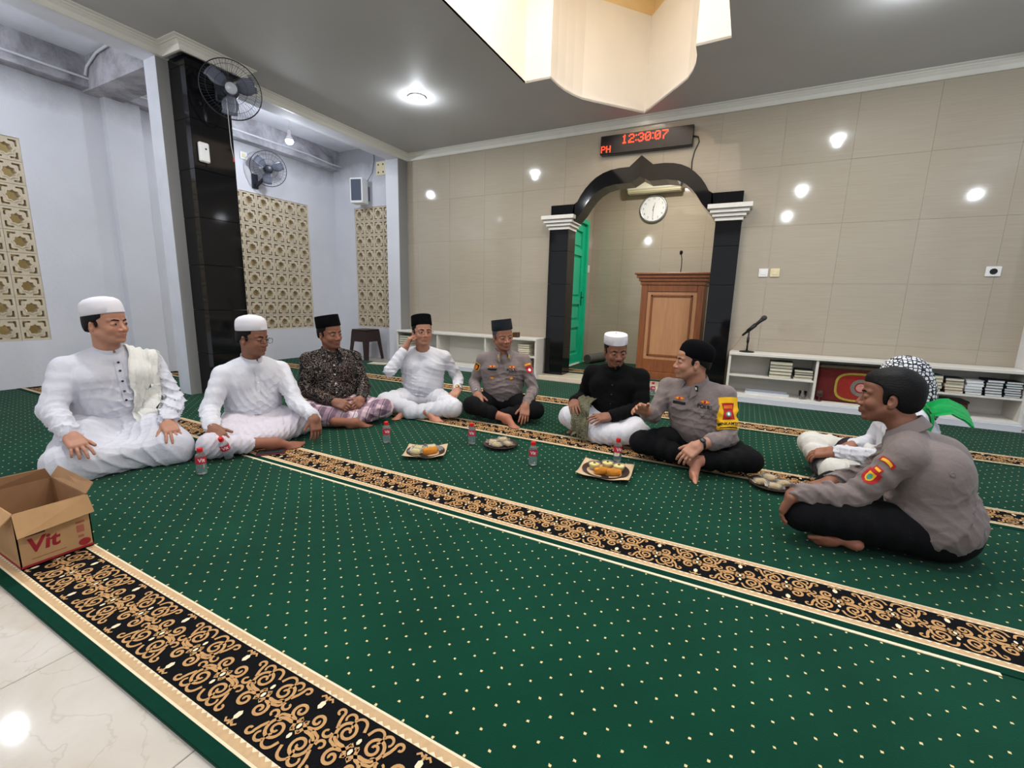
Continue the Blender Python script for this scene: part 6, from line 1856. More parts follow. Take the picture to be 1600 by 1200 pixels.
# ------------------------------------------------------------------ red LED clock over the arch
dc = thing('digital_clock', 'long black LED clock with red digits above the arch', 'clock', (-1.262, 5.655, 2.865))
dc.rotation_euler = (0, 0.012, 0)
MB().box(-0.525, 0.525, -0.035, 0.044, -0.105, 0.105, 0.006).build('case', mat('black_clock_case', RGB(26, 20, 24), 0.25), dc)
M_LED = mat('red_led', RGB(255, 40, 16), 0.4, emit=RGB(255, 42, 18), estr=5.0)
FONT = {'0': '01110 10001 10011 10101 11001 10001 01110', '1': '00100 01100 00100 00100 00100 00100 01110', '2': '01110 10001 00001 00110 01000 10000 11111', '3': '01110 10001 00001 00110 00001 10001 01110', '7': '11111 00001 00010 00100 01000 01000 01000', ':': '0 1 0 0 0 1 0',
        'P': '11110 10001 10001 11110 10000 10000 10000', 'H': '10001 10001 10001 11111 10001 10001 10001'}
def led_text(s, x0, z0, px, name):
    x = x0
    for chh in s:
        mb = MB()
        rows_ = FONT[chh].split()
        for r, row in enumerate(rows_):
            for c_, v in enumerate(row):
                if v == '1': mb.box(x + c_ * px, x + (c_ + 0.86) * px, -0.0375, -0.0345, z0 - (r + 0.86) * px, z0 - r * px)
        mb.build(name, M_LED, dc)
        x += (len(rows_[0]) + 1) * px
    return x
led_text('12:30:07', -0.27, 0.088, 0.0135, 'digit')
led_text('PH', -0.512, -0.012, 0.0105, 'letter')
MB().tube([(0.525, 0.02, 0.0), (0.57, 0.03, -0.01), (0.585, 0.036, -0.06), (0.545, 0.038, -0.16), (0.53, 0.038, -0.26), (0.535, 0.038, -0.37)], 0.006, 6).build('power_cable', M_BLKPL, dc, smooth=True)

# ------------------------------------------------------------------ niche: wall clock, air conditioner, podium, rolled rug
ck = thing('wall_clock', 'round white wall clock with silver rim on the niche back wall', 'clock', (-1.44, NY, 2.445), 0)
MB().lathe([(0.0, 0.0), (0.198, 0.0), (0.205, 0.010), (0.205, 0.030), (0.196, 0.042), (0.184, 0.042), (0.178, 0.030), (0.0, 0.030)], 48).build('rim', M_STEEL, ck, (0, 0, 0), (PI / 2, 0, 0), smooth=True)
MB().lathe([(0.0, 0.0), (0.179, 0.0), (0.179, 0.002), (0.0, 0.002)], 48).build('dial', mat('white_clock_dial', RGB(236, 238, 240), 0.4), ck, (0, -0.030, 0), (PI / 2, 0, 0))
nm = MB()
for k in range(12):
    a = PI / 2 - (k + 1) * PI / 6
    me = text_mesh(str(k + 1), 0.042)
    nm.add([(v.co.x + 0.148 * math.cos(a), -0.0335, v.co.y + 0.148 * math.sin(a)) for v in me.vertices], [tuple(p.vertices) for p in me.polygons]); bpy.data.meshes.remove(me)
nm.build('numerals', mat('grey_print', RGB(96, 100, 108), 0.6), ck)
def hand(ang, ln, w): 
    c_, s_ = math.cos(ang), math.sin(ang)
    return [(-0.03 * c_ - w * s_, -0.03 * s_ + w * c_), (-0.03 * c_ + w * s_, -0.03 * s_ - w * c_), (ln * c_ + w * 0.4 * s_, ln * s_ - w * 0.4 * c_), (ln * c_ - w * 0.4 * s_, ln * s_ + w * 0.4 * c_)]
o = MB().prism([hand(PI / 2 - (12.5 / 12) * 2 * PI, 0.085, 0.005)], -0.038, -0.036, XZ).build('hour_hand', M_BLKPL, ck); fix_normals(o)
o = MB().prism([hand(-PI / 2, 0.130, 0.004)], -0.041, -0.039, XZ).build('minute_hand', M_BLKPL, ck); fix_normals(o)
ac = thing('air_conditioner', 'cream split air conditioner high on the niche back wall', 'air conditioner', (-1.43, NY, 2.66))
M_ACP = mat('cream_ac_plastic', RGB(232, 228, 208), 0.35)
MB().box(-0.40, 0.40, -0.20, 0.0, 0.03, 0.27, 0.02).build('ac_body', M_ACP, ac)
MB().box(-0.39, 0.39, -0.185, -0.03, 0.0, 0.035, 0.012).build('air_outlet', mat('cream_ac_vane', RGB(206, 196, 160), 0.4), ac)
for k in range(3): MB().box(-0.38, 0.38, -0.17 + 0.05 * k, -0.145 + 0.05 * k, -0.004, 0.002).build('vane', M_ACP, ac)
M_WOOD = mat('warm_brown_wood', RGB(136, 80, 46), 0.38, var=0.25, vscale=5, stretch=(9, 9, 0.8)); M_WOODL = mat('light_veneer', RGB(186, 136, 96), 0.42, var=0.12, vscale=5, stretch=(9, 9, 0.8))
pd = thing('podium', 'brown wooden preaching podium with a light veneer front panel inside the arch', 'podium', (-0.865, 5.95, 0.0498))
MB().box(-0.375, 0.375, 0.02, 0.48, 0.10, 1.25, 0.004).build('podium_body', M_WOOD, pd)
MB().box(-0.405, 0.405, -0.02, 0.50, 0.0, 0.10, 0.006).build('podium_base', M_WOOD, pd)
for a, b in ((-0.375, -0.295), (0.295, 0.375)): MB().box(a, b, 0.0, 0.022, 0.10, 1.20, 0.004).build('stile', M_WOOD, pd)
MB().box(-0.295, 0.295, 0.0, 0.022, 1.12, 1.20, 0.004).build('rail', M_WOOD, pd); MB().box(-0.295, 0.295, 0.0, 0.022, 0.10, 0.26, 0.004).build('rail', M_WOOD, pd)
MB().box(-0.295, 0.295, 0.014, 0.021, 0.26, 1.12).build('front_panel', M_WOODL, pd)
mo = MB()
for a in ((-0.25, -0.225, 0.30, 1.08), (0.225, 0.25, 0.30, 1.08)): mo.box(a[0], a[1], 0.0, 0.016, a[2], a[3], 0.004)
for a in ((0.30, 0.325), (1.055, 1.08)): mo.box(-0.25, 0.25, 0.0, 0.016, a[0], a[1], 0.004)
mo.build('panel_moulding', M_WOOD, pd)
for k, (z0, z1, g) in enumerate(((1.20, 1.245, 0.015), (1.245, 1.285, 0.035), (1.285, 1.325, 0.060), (1.325, 1.350, 0.085))):
    MB().box(-0.375 - g, 0.375 + g, -g * 0.8, 0.48, z0, z1, 0.005).build('crown_moulding', M_WOOD, pd)
gm = thing('gooseneck_microphone', 'thin gooseneck microphone standing up from the wooden podium', 'microphone', (-0.80, 6.08, 1.4003))
MB().lathe([(0.0, 0), (0.022, 0), (0.022, 0.008), (0.008, 0.014), (0.0, 0.014)], 14).build('mount', M_BLKPL, gm, smooth=True)
MB().tube([(0, 0, 0.01), (0.004, 0, 0.10), (0.0, 0, 0.18), (-0.012, 0, 0.235)], 0.005, 8).build('gooseneck', M_BLKPL, gm, smooth=True)
MB().lathe([(0.008, -0.02), (0.017, -0.008), (0.019, 0.012), (0.014, 0.028), (0.0, 0.034)], 12).build('foam_head', mat('black_foam', RGB(14, 14, 14), 0.95), gm, (-0.014, 0, 0.245), smooth=True)
rl = MB(); 
sp_ = []
for k in range(60):
    a = k / 60 * 2 * PI * 4; r = 0.012 + 0.062 * k / 60; sp_.append((r * math.cos(a), r * math.sin(a)))
rr_ = [(a * 1.0, b) for a, b in sp_]
rl.lathe([(0.0, 0.0), (0.070, 0.0), (0.074, 0.01), (0.074, 0.49), (0.070, 0.50), (0.0, 0.50)], 22)
ro = thing('rolled_mat', 'grey mat rolled up on the niche floor beside the green door', 'mat', (-2.20, 6.86, 0.124))
rl.build('roll', mat('grey_mat', RGB(96, 96, 92), 0.9, var=0.15, vscale=20), ro, (0, 0, 0), (-PI / 2, 0, -0.25), smooth=False)
t_ = MB(); t_.tube([(a, -0.002, b) for a, b in sp_], 0.003, 5); t_.build('roll_edge', mat('dark_grey_mat', RGB(60, 60, 58), 0.9), ro, (0, 0, 0), (0, 0, -0.25))

# ------------------------------------------------------------------ lamps
M_LAMPON = mat('lamp_diffuser', RGB(250, 252, 255), 0.5, emit=RGB(236, 244, 255), estr=14.0)
dl0 = None
lamp_lab = ['lit round ceiling downlight nearest the left aisle at the front of the hall', 'lit ceiling downlight at the front right of the hall', 'lit ceiling downlight above the man in the checked scarf', 'lit ceiling downlight above the kneeling man', 'lit ceiling downlight at the back right of the hall', 'lit ceiling downlight at the back left of the hall']
ring = MB().lathe([(0.072, 0.0), (0.095, 0.0), (0.098, -0.006), (0.092, -0.012), (0.074, -0.010)], 32, cap=False).mesh('trim_ring'); ring.materials.append(M_WHITE)
lens = MB().lathe([(0.0, -0.014), (0.045, -0.012), (0.073, -0.006)], 28, cap=False).mesh('diffuser'); lens.materials.append(M_LAMPON)
for (x, y), lb in zip(HALL_LAMPS, lamp_lab):
    t = thing('ceiling_downlight', lb, 'lamp', (x, y, CEIL - 0.0005), 0, 'hall downlights')
    link('trim_ring', ring, None, t, smooth=True); link('diffuser', lens, None, t, smooth=True)
M_BULB = mat('bulb_glow_glass', RGB(255, 255, 255), 0.4, emit=RGB(226, 238, 255), estr=26.0)
for (x, y, z), lb in zip(AISLE_LAMPS, ['lit bulb hanging in the left aisle by the far wall fan', 'lit bulb hanging in the left aisle near the kneeling man', 'lit bulb hanging in the right aisle nearer the camera', 'lit bulb hanging in the right aisle at the front']):
    t = thing('hanging_bulb', lb, 'lamp', (x, y, z), 0, 'aisle bulbs')
    MB().tube([(0, 0, 0.10), (0.01, 0.01, 0.20), (-0.01, 0, 0.28), (0.0, 0, 0.378)], 0.004, 6).build('cord', M_WHITE, t, smooth=True)
    MB().lathe([(0.0, 0.10), (0.016, 0.10), (0.022, 0.07), (0.022, 0.035), (0.030, 0.028), (0.042, 0.0), (0.046, -0.018), (0.0, -0.012)], 18).build('socket', M_WHITE, t, smooth=True)
    MB().lathe([(0.046, -0.018), (0.050, -0.030), (0.045, -0.050), (0.028, -0.064), (0.0, -0.068)], 18, cap=False).build('globe', M_BULB, t, smooth=True)

# ------------------------------------------------------------------ wall fans
M_FANG = mat('dark_fan_wire', RGB(34, 36, 46), 0.4); M_FANP = mat('dark_fan_plastic', RGB(40, 42, 52), 0.4); M_BLADE = mat('smoky_fan_blade', RGB(110, 114, 128), 0.3)
def fan(label, wall_pt, wall_n, centre, face, r, cord=True, hubc=None):
    """wall fan: bracket on the wall, motor, guard of rings and spokes, three blades"""
    wp, wn, c, n = Vector(wall_pt), Vector(wall_n).normalized(), Vector(centre), Vector(face).normalized()
    t = thing('wall_fan', label, 'fan', wp)
    q = n.to_track_quat('Z', 'Y'); Mx = Matrix.Translation(c - wp) @ q.to_matrix().to_4x4()
    b = MB(); bm_ = Matrix.Translation((0, 0, 0)) @ wn.to_track_quat('Z', 'Y').to_matrix().to_4x4()
    b.box(-0.045, 0.045, -0.10, 0.10, 0.0, 0.03, 0.008, bm_)
    b.build('wall_bracket', M_FANP, t)
    MB().tube([wn * 0.02 + Vector((0, 0, -0.05)), wn * 0.06 + Vector((0, 0, -0.06)), (c - wp) - n * 0.09 + Vector((0, 0, -0.06)), (c - wp) - n * 0.07], 0.022, 10).build('arm', M_FANP, t, smooth=True)
    MB().lathe([(0.0, -0.13), (0.045, -0.125), (0.062, -0.10), (0.062, -0.045), (0.045, -0.03), (0.0, -0.03)], 20, M=Mx).build('motor', M_FANP, t, smooth=True)
    g = MB()
    for rr, z in ((1.0, 0.0), (0.985, 0.012), (0.80, 0.038), (0.52, 0.052), (0.28, 0.058)):
        pts = [Mx @ Vector((r * rr * math.cos(2 * PI * i / 40), r * rr * math.sin(2 * PI * i / 40), z)) for i in range(40)]
        g.tube(pts, 0.0042 if rr == 1.0 else 0.0016, 5, closed=True)
    for i in range(60):
        a = 2 * PI * i / 60
        g.tube([Mx @ Vector((r * f_ * math.cos(a + tw_), r * f_ * math.sin(a + tw_), z)) for f_, z, tw_ in ((0.20, 0.058, 0.25), (0.55, 0.051, 0.14), (0.85, 0.032, 0.05), (1.0, 0.0, 0.0))], 0.0011, 4, caps=False)
        if i % 2 == 0: g.tube([Mx @ Vector((r * f_ * math.cos(a), r * f_ * math.sin(a), z)) for f_, z in ((1.0, 0.0), (0.85, -0.040), (0.5, -0.055), (0.22, -0.055))], 0.0011, 4, caps=False)
    g.build('guard', M_FANG, t)
    MB().lathe([(0.0, 0.064), (0.040, 0.062), (0.050, 0.056), (0.050, 0.050), (0.0, 0.050)], 20, M=Mx).build('guard_badge', hubc or M_FANP, t, smooth=True)
    for k in range(3):
        a0 = 2 * PI * k / 3 + 0.4; vs = []; fs = []
        for i in range(7):
            f_ = 0.16 + 0.72 * i / 6; half = 0.30 + 0.26 * math.sin(PI * min(1, i / 6 + 0.15))
            for j_ in range(5):
                s_ = j_ / 4 * 2 - 1; a = a0 + s_ * half
                vs.append(Mx @ Vector((r * f_ * math.cos(a), r * f_ * math.sin(a), 0.004 + 0.022 * s_)))
        for i in range(6):
            for j_ in range(4): fs.append((i * 5 + j_, i * 5 + j_ + 1, (i + 1) * 5 + j_ + 1, (i + 1) * 5 + j_))
        bl = MB().add(vs, fs).build('blade', M_BLADE, t, smooth=True)
        md = bl.modifiers.new('thickness', 'SOLIDIFY'); md.thickness = 0.003
    if cord:
        p0 = (c - wp) + Vector((0.0, -0.05, -r * 0.35))
        MB().tube([p0, p0 + Vector((0.004, 0, -0.18)), p0 + Vector((-0.004, 0.01, -0.40)), p0 + Vector((0.004, 0.02, -0.50))], 0.0025, 5).build('pull_cord', mat('pale_cord', RGB(200, 196, 196), 0.7), t)
        MB().lathe([(0.0, 0.0), (0.008, 0.006), (0.006, 0.035), (0.0, 0.04)], 10).build('cord_bead', mat('red_bead', RGB(190, 70, 60), 0.4), t, p0 + Vector((0.004, 0.02, -0.535)), smooth=True)
    return t
fan('dark wall fan mounted high on the black granite pillar', (-4.60, 2.78, 2.86), (1, 0, 0), (-4.38, 2.76, 2.83), (0.86, -0.50, -0.10), 0.245, True, mat('pale_fan_badge', RGB(170, 172, 178), 0.3))
fan('dark wall fan above the breeze block window on the aisle wall', (AX, 4.36, 2.62), (1, 0, 0), (-6.30, 4.42, 2.78), (0.86, -0.50, -0.12), 0.235, False)
MB0 = thing('door_chime', 'white plastic box fixed to the black granite pillar below the fan', 'box', (-4.60, 2.585, 2.275))
MB().box(0.0, 0.035, -0.045, 0.045, -0.085, 0.085, 0.010).build('case', M_PLW, MB0)
MB().lathe([(0.0, 0), (0.008, 0), (0.008, 0.003), (0.0, 0.004)], 12).build('sensor', M_BLKPL, MB0, (0.035, 0.01, 0.03), (0, PI / 2, 0))
fo = thing('wall_socket', 'small white outlet beside the far wall fan', 'socket', (AX, 4.22, 2.93))
MB().box(0.0, 0.018, -0.05, 0.05, -0.05, 0.05, 0.003).build('plate', M_PLW, fo); MB().box(0.017, 0.024, -0.025, 0.025, -0.025, 0.025, 0.002).build('outlet_face', M_PLC, fo)

# ------------------------------------------------------------------ aisle end wall: speaker box, electric plate, conduits, stool
sk = thing('wall_speaker', 'white box speaker with a dark front bracketed on the aisle end wall', 'speaker', (-5.78, 5.62, 2.69), 0.28)
MB().box(-0.11, 0.11, -0.09, 0.09, -0.19, 0.19, 0.006).build('cabinet', M_PLW, sk)
MB().box(-0.088, 0.088, -0.096, -0.089, -0.155, 0.165, 0.003).build('grille', mat('dark_grey_grille', RGB(70, 76, 92), 0.5, bump=0.4, bscale=600), sk)
MB().box(0.03, 0.10, 0.08, 0.19, -0.12, 0.10, 0.004).build('bracket', mat('grey_bracket', RGB(120, 124, 132), 0.4, 0.5), sk)
ep = thing('electric_plate', 'square ivory plate with four holes on the aisle end wall', 'socket', (-5.46, 5.80, 3.05))
MB().box(-0.105, 0.105, -0.014, 0.0, -0.105, 0.105, 0.006).build('plate', M_PLC, ep)
for a in (-0.05, 0.05):
    for b in (-0.06, 0.055): MB().lathe([(0.0, 0), (0.014, 0), (0.014, 0.002), (0.0, 0.002)], 12).build('hole', M_BLKPL, ep, (a, -0.0145, b), (PI / 2, 0, 0))
M_PIPE = mat('white_conduit', RGB(208, 208, 214), 0.4)
tag(MB().tube([(AX + 0.175, -1.0, 3.20), (AX + 0.175, 2.2, 3.18), (AX + 0.175, 5.2, 3.19), (AX + 0.18, 5.6, 3.16), (AX + 0.25, 5.77, 3.14)], 0.012, 8).build('conduit_pipe', M_PIPE, None, smooth=True), 'thin white conduit pipe running along the concrete beam of the aisle', 'pipe')
tag(MB().tube([(-5.05, 2.47, 3.36), (-5.5, 2.46, 3.38), (-6.1, 2.48, 3.36), (-6.33, 2.48, 3.28), (-6.36, 2.47, 3.2)], 0.012, 8).build('conduit_pipe', M_PIPE, None, smooth=True), 'bent white conduit pipe on the concrete cross beam by the pillar', 'pipe')
tag(MB().tube([(-5.62, 5.785, 3.36), (-5.60, 5.785, 3.20), (-5.64, 5.78, 3.0), (-5.69, 5.72, 2.86)], 0.006, 6).build('speaker_cable', mat('grey_cable', RGB(130, 132, 140), 0.5), None, smooth=True), 'grey cable hanging down to the white wall speaker', 'cable')
st = thing('plastic_stool', 'dark brown square plastic stool standing in the corner of the aisle', 'stool', (-5.62, 5.50, -0.012))
M_STOOL = mat('dark_brown_plastic', RGB(52, 36, 32), 0.4)
MB().box(-0.16, 0.16, -0.16, 0.16, 0.475, 0.500, 0.010).build('seat', M_STOOL, st)
ap = MB()
for k in range(4):
    R4 = Matrix.Rotation(k * PI / 2, 4, 'Z')
    ap.add([R4 @ Vector(p) for p in ((-0.155, -0.158, 0.476), (0.155, -0.158, 0.476), (0.170, -0.174, 0.30), (-0.170, -0.174, 0.30), (-0.155, -0.150, 0.476), (0.155, -0.150, 0.476), (0.170, -0.166, 0.30), (-0.170, -0.166, 0.30))], [(0, 1, 2, 3), (7, 6, 5, 4), (0, 3, 7, 4), (1, 5, 6, 2), (3, 2, 6, 7)])
o = ap.build('apron', M_STOOL, st); fix_normals(o)
for sx in (-1, 1):
    for sy in (-1, 1):
        lg = MB()
        a, b = 0.160, 0.195
        vs = []
        for z, e_, w_ in ((0.31, 0.170, 0.075), (0.0, 0.200, 0.055)):
            vs += [(sx * e_, sy * e_, z), (sx * (e_ - w_), sy * e_, z), (sx * (e_ - w_), sy * (e_ - 0.012), z), (sx * (e_ - 0.012), sy * (e_ - 0.012), z), (sx * (e_ - 0.012), sy * (e_ - w_), z), (sx * e_, sy * (e_ - w_), z)]
        fs = [(i, (i + 1) % 6, (i + 1) % 6 + 6, i + 6) for i in range(6)] + [(0, 1, 2, 3), (0, 3, 4, 5), (6, 7, 8, 9), (6, 9, 10, 11)]
        o = lg.add(vs, fs).build('leg', M_STOOL, st); fix_normals(o)
tag(MB().add([(-0.15, -0.08, 0.0), (0.15, -0.10, 0.0), (0.16, 0.09, 0.0), (-0.14, 0.10, 0.0), (-0.15, -0.08, 0.006), (0.15, -0.10, 0.012), (0.16, 0.09, 0.006), (-0.14, 0.10, 0.010)], [(3, 2, 1, 0), (4, 5, 6, 7), (0, 1, 5, 4), (1, 2, 6, 5), (2, 3, 7, 6), (3, 0, 4, 7)]).build('sheet_of_card', mat('pale_card', RGB(216, 206, 182), 0.7, var=0.08), None, (-4.98, 5.12, 0.0025), (0, 0, 0.3)), 'pale sheet of card lying on the carpet near the stool', 'card')
# ================================================================== things on the carpet
# ------------------------------------------------------------------ cardboard water carton
M_CARD = mat('brown_cardboard', RGB(182, 142, 98), 0.85, var=0.08, vscale=14, bump=0.15, bscale=60)
M_CARDI = mat('inner_cardboard', RGB(156, 118, 84), 0.88, var=0.1, vscale=14)
M_CRED = mat('dark_red_carton_print', RGB(150, 28, 36), 0.7, var=0.1, vscale=60); M_CBLK = mat('black_carton_print', RGB(52, 42, 38), 0.7)
cbx = thing('cardboard_box', 'open brown cardboard water carton with red lettering at the carpet edge', 'box', (-2.215, 0.482, 0.004), 0.0)
BW, BD, BH, TK = 0.335, 0.205, 0.215, 0.004       # along -x, along y, height
MB().box(-BW, 0, 0, BD, 0, TK).build('bottom', M_CARDI, cbx)
MB().box(-TK, 0, 0, BD, 0, BH).build('front_wall', M_CARD, cbx); MB().box(-BW, -BW + TK, 0, BD, 0, BH).build('back_wall', M_CARDI, cbx)
MB().box(-BW, 0, 0, TK, 0, BH).build('side_wall', M_CARD, cbx); MB().box(-BW, 0, BD - TK, BD, 0, BH).build('side_wall', M_CARDI, cbx)
def flap(pts, mt=M_CARD):
    a, b, c_, d_ = (Vector(p) for p in pts); n = (b - a).cross(d_ - a).normalized() * 0.0035
    return MB().add([a, b, c_, d_, a + n, b + n, c_ + n, d_ + n], [(3, 2, 1, 0), (4, 5, 6, 7), (0, 1, 5, 4), (1, 2, 6, 5), (2, 3, 7, 6), (3, 0, 4, 7)]).build('flap', mt, cbx)
flap([(0.001, -0.004, BH), (0.001, BD + 0.002, BH), (0.030, BD + 0.004, BH + 0.072), (0.020, -0.006, BH + 0.088)][::-1] if False else [(0.001, 0, BH), (0.006, BD, BH), (0.034, BD + 0.004, BH - 0.066), (0.044, -0.006, BH - 0.078)])
flap([(-BW, 0.0, BH), (0, 0, BH), (0.002, -0.065, BH - 0.060), (-BW, -0.070, BH - 0.064)], M_CARD)
flap([(-BW, BD, BH), (-0.004, BD, BH), (-0.03, BD + 0.035, BH + 0.030), (-BW, BD + 0.03, BH + 0.04)], M_CARDI)
flap([(-BW, 0.0, BH), (-BW, BD, BH), (-BW + 0.02, BD - 0.02, BH + 0.050), (-BW + 0.01, 0.02, BH + 0.05)], M_CARDI)
def print_on(s, size, y, z, mt, nm='lettering', bold=0.0, shear=0.0):
    me = text_mesh(s, size, 0.0004, bold=bold)
    for v in me.vertices:
        a, b, c_ = v.co; v.co = (0.0006 + c_, y + a + shear * b, z + b)
    link(nm, me, mt, cbx)
print_on('Vit', 0.075, 0.068, 0.078, M_CRED, 'brand_lettering', 0.0022, 0.15)
MB().box(0.0003, 0.0012, 0.022, 0.075, 0.118, 0.128).build('printed_strip', M_CBLK, cbx)
MB().box(0.0003, 0.0012, 0.001, BD - 0.001, 0.004, 0.012).build('printed_border', M_CRED, cbx)
MB().box(-BW, -0.001, -0.0012, -0.0003, 0.004, 0.012).build('printed_border', M_CRED, cbx)
pm = MB().box(0.0003, 0.0012, 0.160, 0.182, 0.072, 0.100); pm.box(0.0003, 0.0012, 0.160, 0.186, 0.108, 0.116); pm.box(0.0003, 0.0012, 0.162, 0.178, 0.050, 0.060)
pm.build('handling_marks', mat('faded_red_print', RGB(166, 92, 70), 0.8), cbx)
pm = MB().lathe([(0.0, 0.0), (0.018, 0.0), (0.018, 0.0008), (0.0, 0.0008)], 24); pm.build('printed_roundel', M_CRED, cbx, (0.0004, 0.178, 0.028), (0, PI / 2, 0)).scale = (0.8, 1, 1)
MB().box(0.0003, 0.0010, 0.03, 0.125, 0.028, 0.031).build('small_print', mat('faded_print', RGB(150, 106, 78), 0.8), cbx)

# ------------------------------------------------------------------ water bottles
M_PET = mat('clear_bottle_plastic', RGB(244, 248, 250), 0.12, trans=0.88, ior=1.1); M_WATER = mat('bottle_water', RGB(240, 248, 252), 0.0, trans=1.0, ior=1.2)
M_RCAP = mat('red_bottle_cap', RGB(214, 30, 34), 0.35); M_LAB = mat('red_bottle_label', RGB(200, 40, 62), 0.45, var=0.15, vscale=40)
bp_ = [(0.0, 0.001), (0.021, 0.001), (0.0255, 0.005), (0.0262, 0.010), (0.0248, 0.020), (0.0262, 0.030), (0.0262, 0.060), (0.0255, 0.066), (0.0255, 0.100), (0.0262, 0.104), (0.0235, 0.114), (0.0150, 0.126), (0.0125, 0.130), (0.0125, 0.134)]
BOT = MB().lathe(bp_, 22, cap=False).mesh('bottle_body'); BOT.materials.append(M_PET); BOT.shade_smooth()
WAT = MB().lathe([(0.0, 0.003), (0.0225, 0.004), (0.0240, 0.010), (0.0230, 0.020), (0.0242, 0.030), (0.0242, 0.092), (0.0, 0.092)], 20, cap=False).mesh('water'); WAT.materials.append(M_WATER); WAT.shade_smooth()
CAPM = MB().lathe([(0.0140, 0.128), (0.0148, 0.130), (0.0148, 0.148), (0.0135, 0.151), (0.0, 0.151)], 20, cap=False).mesh('cap'); CAPM.materials.append(M_RCAP)
LABM = MB().lathe([(0.0266, 0.064), (0.0266, 0.102)], 28, cap=False).mesh('label_band'); LABM.materials.append(M_LAB); LABM.shade_smooth()
tm = text_mesh('Vit', 0.030, bold=0.0006)
for v in tm.vertices:
    a, b = v.co.x, v.co.y; an = a / 0.027
    v.co = (0.0271 * math.cos(an), 0.0271 * math.sin(an), 0.084 + b)
tm.materials.append(M_WHTP); tm.name = 'label_lettering'
def bottle(x, y, label, rz=0.0, z=0.0025, tilt=None):
    t = thing('water_bottle', label, 'bottle', (x, y, z), rz, 'small water bottles')
    if tilt: t.rotation_euler = tilt
    for nm, me in (('bottle_body', BOT), ('water', WAT), ('cap', CAPM)): link(nm, me, None, t)
    lb = link('label_band', LABM, None, t); link('label_lettering', tm, None, lb)
cam_az = lambda x, y: math.atan2(-y, -x)
for x, y, lb, dz in ((-2.63, 1.31, 'water bottle with red cap standing in front of the man with glasses', 0.1), (-2.155, 2.27, 'water bottle standing left of the plate nearest the batik shirt', 0.2), (-1.632, 2.56, 'water bottle standing between the two left snack plates', -0.1),
                     (-1.087, 2.41, 'water bottle standing alone at the middle of the circle', 0.0), (-0.647, 2.757, 'water bottle standing behind the plate with the orange rolls', 0.3), (-0.852, 5.085, 'water bottle standing far back in front of the podium', 0.2)):
    bottle(x, y, lb, cam_az(x, y) + dz)
bottle(-2.735, 1.525, 'water bottle gripped in the hand of the man with glasses', cam_az(-2.7, 1.5), 0.012, (0.28, 0.22, -0.4))

# ------------------------------------------------------------------ plates of snacks
M_PLATE = mat('dark_brown_plate', RGB(58, 40, 30), 0.5, var=0.2, vscale=60, bump=0.4, bscale=150); M_PAPER = mat('brown_food_paper', RGB(206, 178, 144), 0.8, var=0.06)
M_CLING = mat('clear_food_wrap', RGB(250, 250, 248), 0.15, trans=0.86, ior=1.08); M_ORG = mat('orange_fried_roll', RGB(248, 158, 14), 0.55, var=0.15, vscale=40, bump=0.3, bscale=120)
M_PUD = mat('pale_yellow_pudding', RGB(232, 216, 140), 0.5, var=0.1, vscale=30); M_BUN = mat('beige_cake', RGB(226, 196, 138), 0.75, var=0.2, vscale=40, bump=0.3, bscale=90); M_CHOC = mat('chocolate_dot', RGB(90, 60, 34), 0.6)
M_FILM = mat('thin_clear_film', RGB(255, 252, 246), 0.06, trans=0.98, ior=1.04)
def plate_of(x, y, r, label, paper=True, rz=0.0):
    t = thing('snack_plate', label, 'plate', (x, y, 0.003), rz, 'snack plates')
    MB().lathe([(0.0, 0.0), (r * 0.62, 0.0), (r * 0.70, 0.004), (r, 0.022), (r * 0.99, 0.026), (r * 0.68, 0.008), (0.0, 0.006)], 32, cap=False).build('dish', M_PLATE, t, smooth=True)
    return t
def paper_liner(t, r, seed):
    rng = random.Random(seed); n = 12; vs = []; fs = []
    for j in range(n + 1):
        for i in range(n + 1):
            a, b = (i / n * 2 - 1) * r * 1.05, (j / n * 2 - 1) * r * 0.95
            d = math.hypot(a, b) / r
            vs.append((a, b, 0.009 + 0.030 * max(0, d - 0.62) ** 1.2 + 0.003 * math.sin(a * 40 + b * 25)))
    for j in range(n):
        for i in range(n): k = j * (n + 1) + i; fs.append((k, k + 1, k + n + 2, k + n + 1))
    o = MB().add(vs, fs).build('paper_liner', M_PAPER, t, smooth=True); md = o.modifiers.new('thickness', 'SOLIDIFY'); md.thickness = 0.001
def roll_snack(x, y, z, rz, label, ln=0.085):
    t = thing('fried_roll', label, 'snack', (x, y, z), rz, 'snacks on the plates')
    prof = [(0.0, -ln / 2), (0.014, -ln / 2 + 0.002), (0.021, -ln / 2 + 0.012), (0.0225, 0.0), (0.021, ln / 2 - 0.012), (0.014, ln / 2 - 0.002), (0.0, ln / 2)]
    MB().lathe(prof, 16, 1.0, 0.85, M=Matrix.Rotation(PI / 2, 4, 'Y')).build('crust', M_ORG, t, smooth=True)
    MB().lathe([(a * 1.08, b * 1.06) for a, b in prof], 10, 1.0, 0.9, M=Matrix.Rotation(PI / 2, 4, 'Y')).build('wrapper', M_FILM, t)
def pud(x, y, z, label):
    t = thing('pudding_cup', label, 'snack', (x, y, z), 0, 'snacks on the plates')
    MB().lathe([(0.0, 0.002), (0.026, 0.002), (0.033, 0.026), (0.026, 0.030), (0.0, 0.032)], 20, cap=False).build('pudding', M_PUD, t, smooth=True)
    MB().lathe([(0.0, 0.0), (0.028, 0.0), (0.037, 0.032), (0.038, 0.034), (0.036, 0.033), (0.034, 0.030)], 22, cap=False).build('cup', M_CLING, t, smooth=True)
    MB().lathe([(0.0, 0.032), (0.008, 0.032), (0.007, 0.036), (0.0, 0.037)], 10).build('topping', M_CHOC, t, smooth=True)
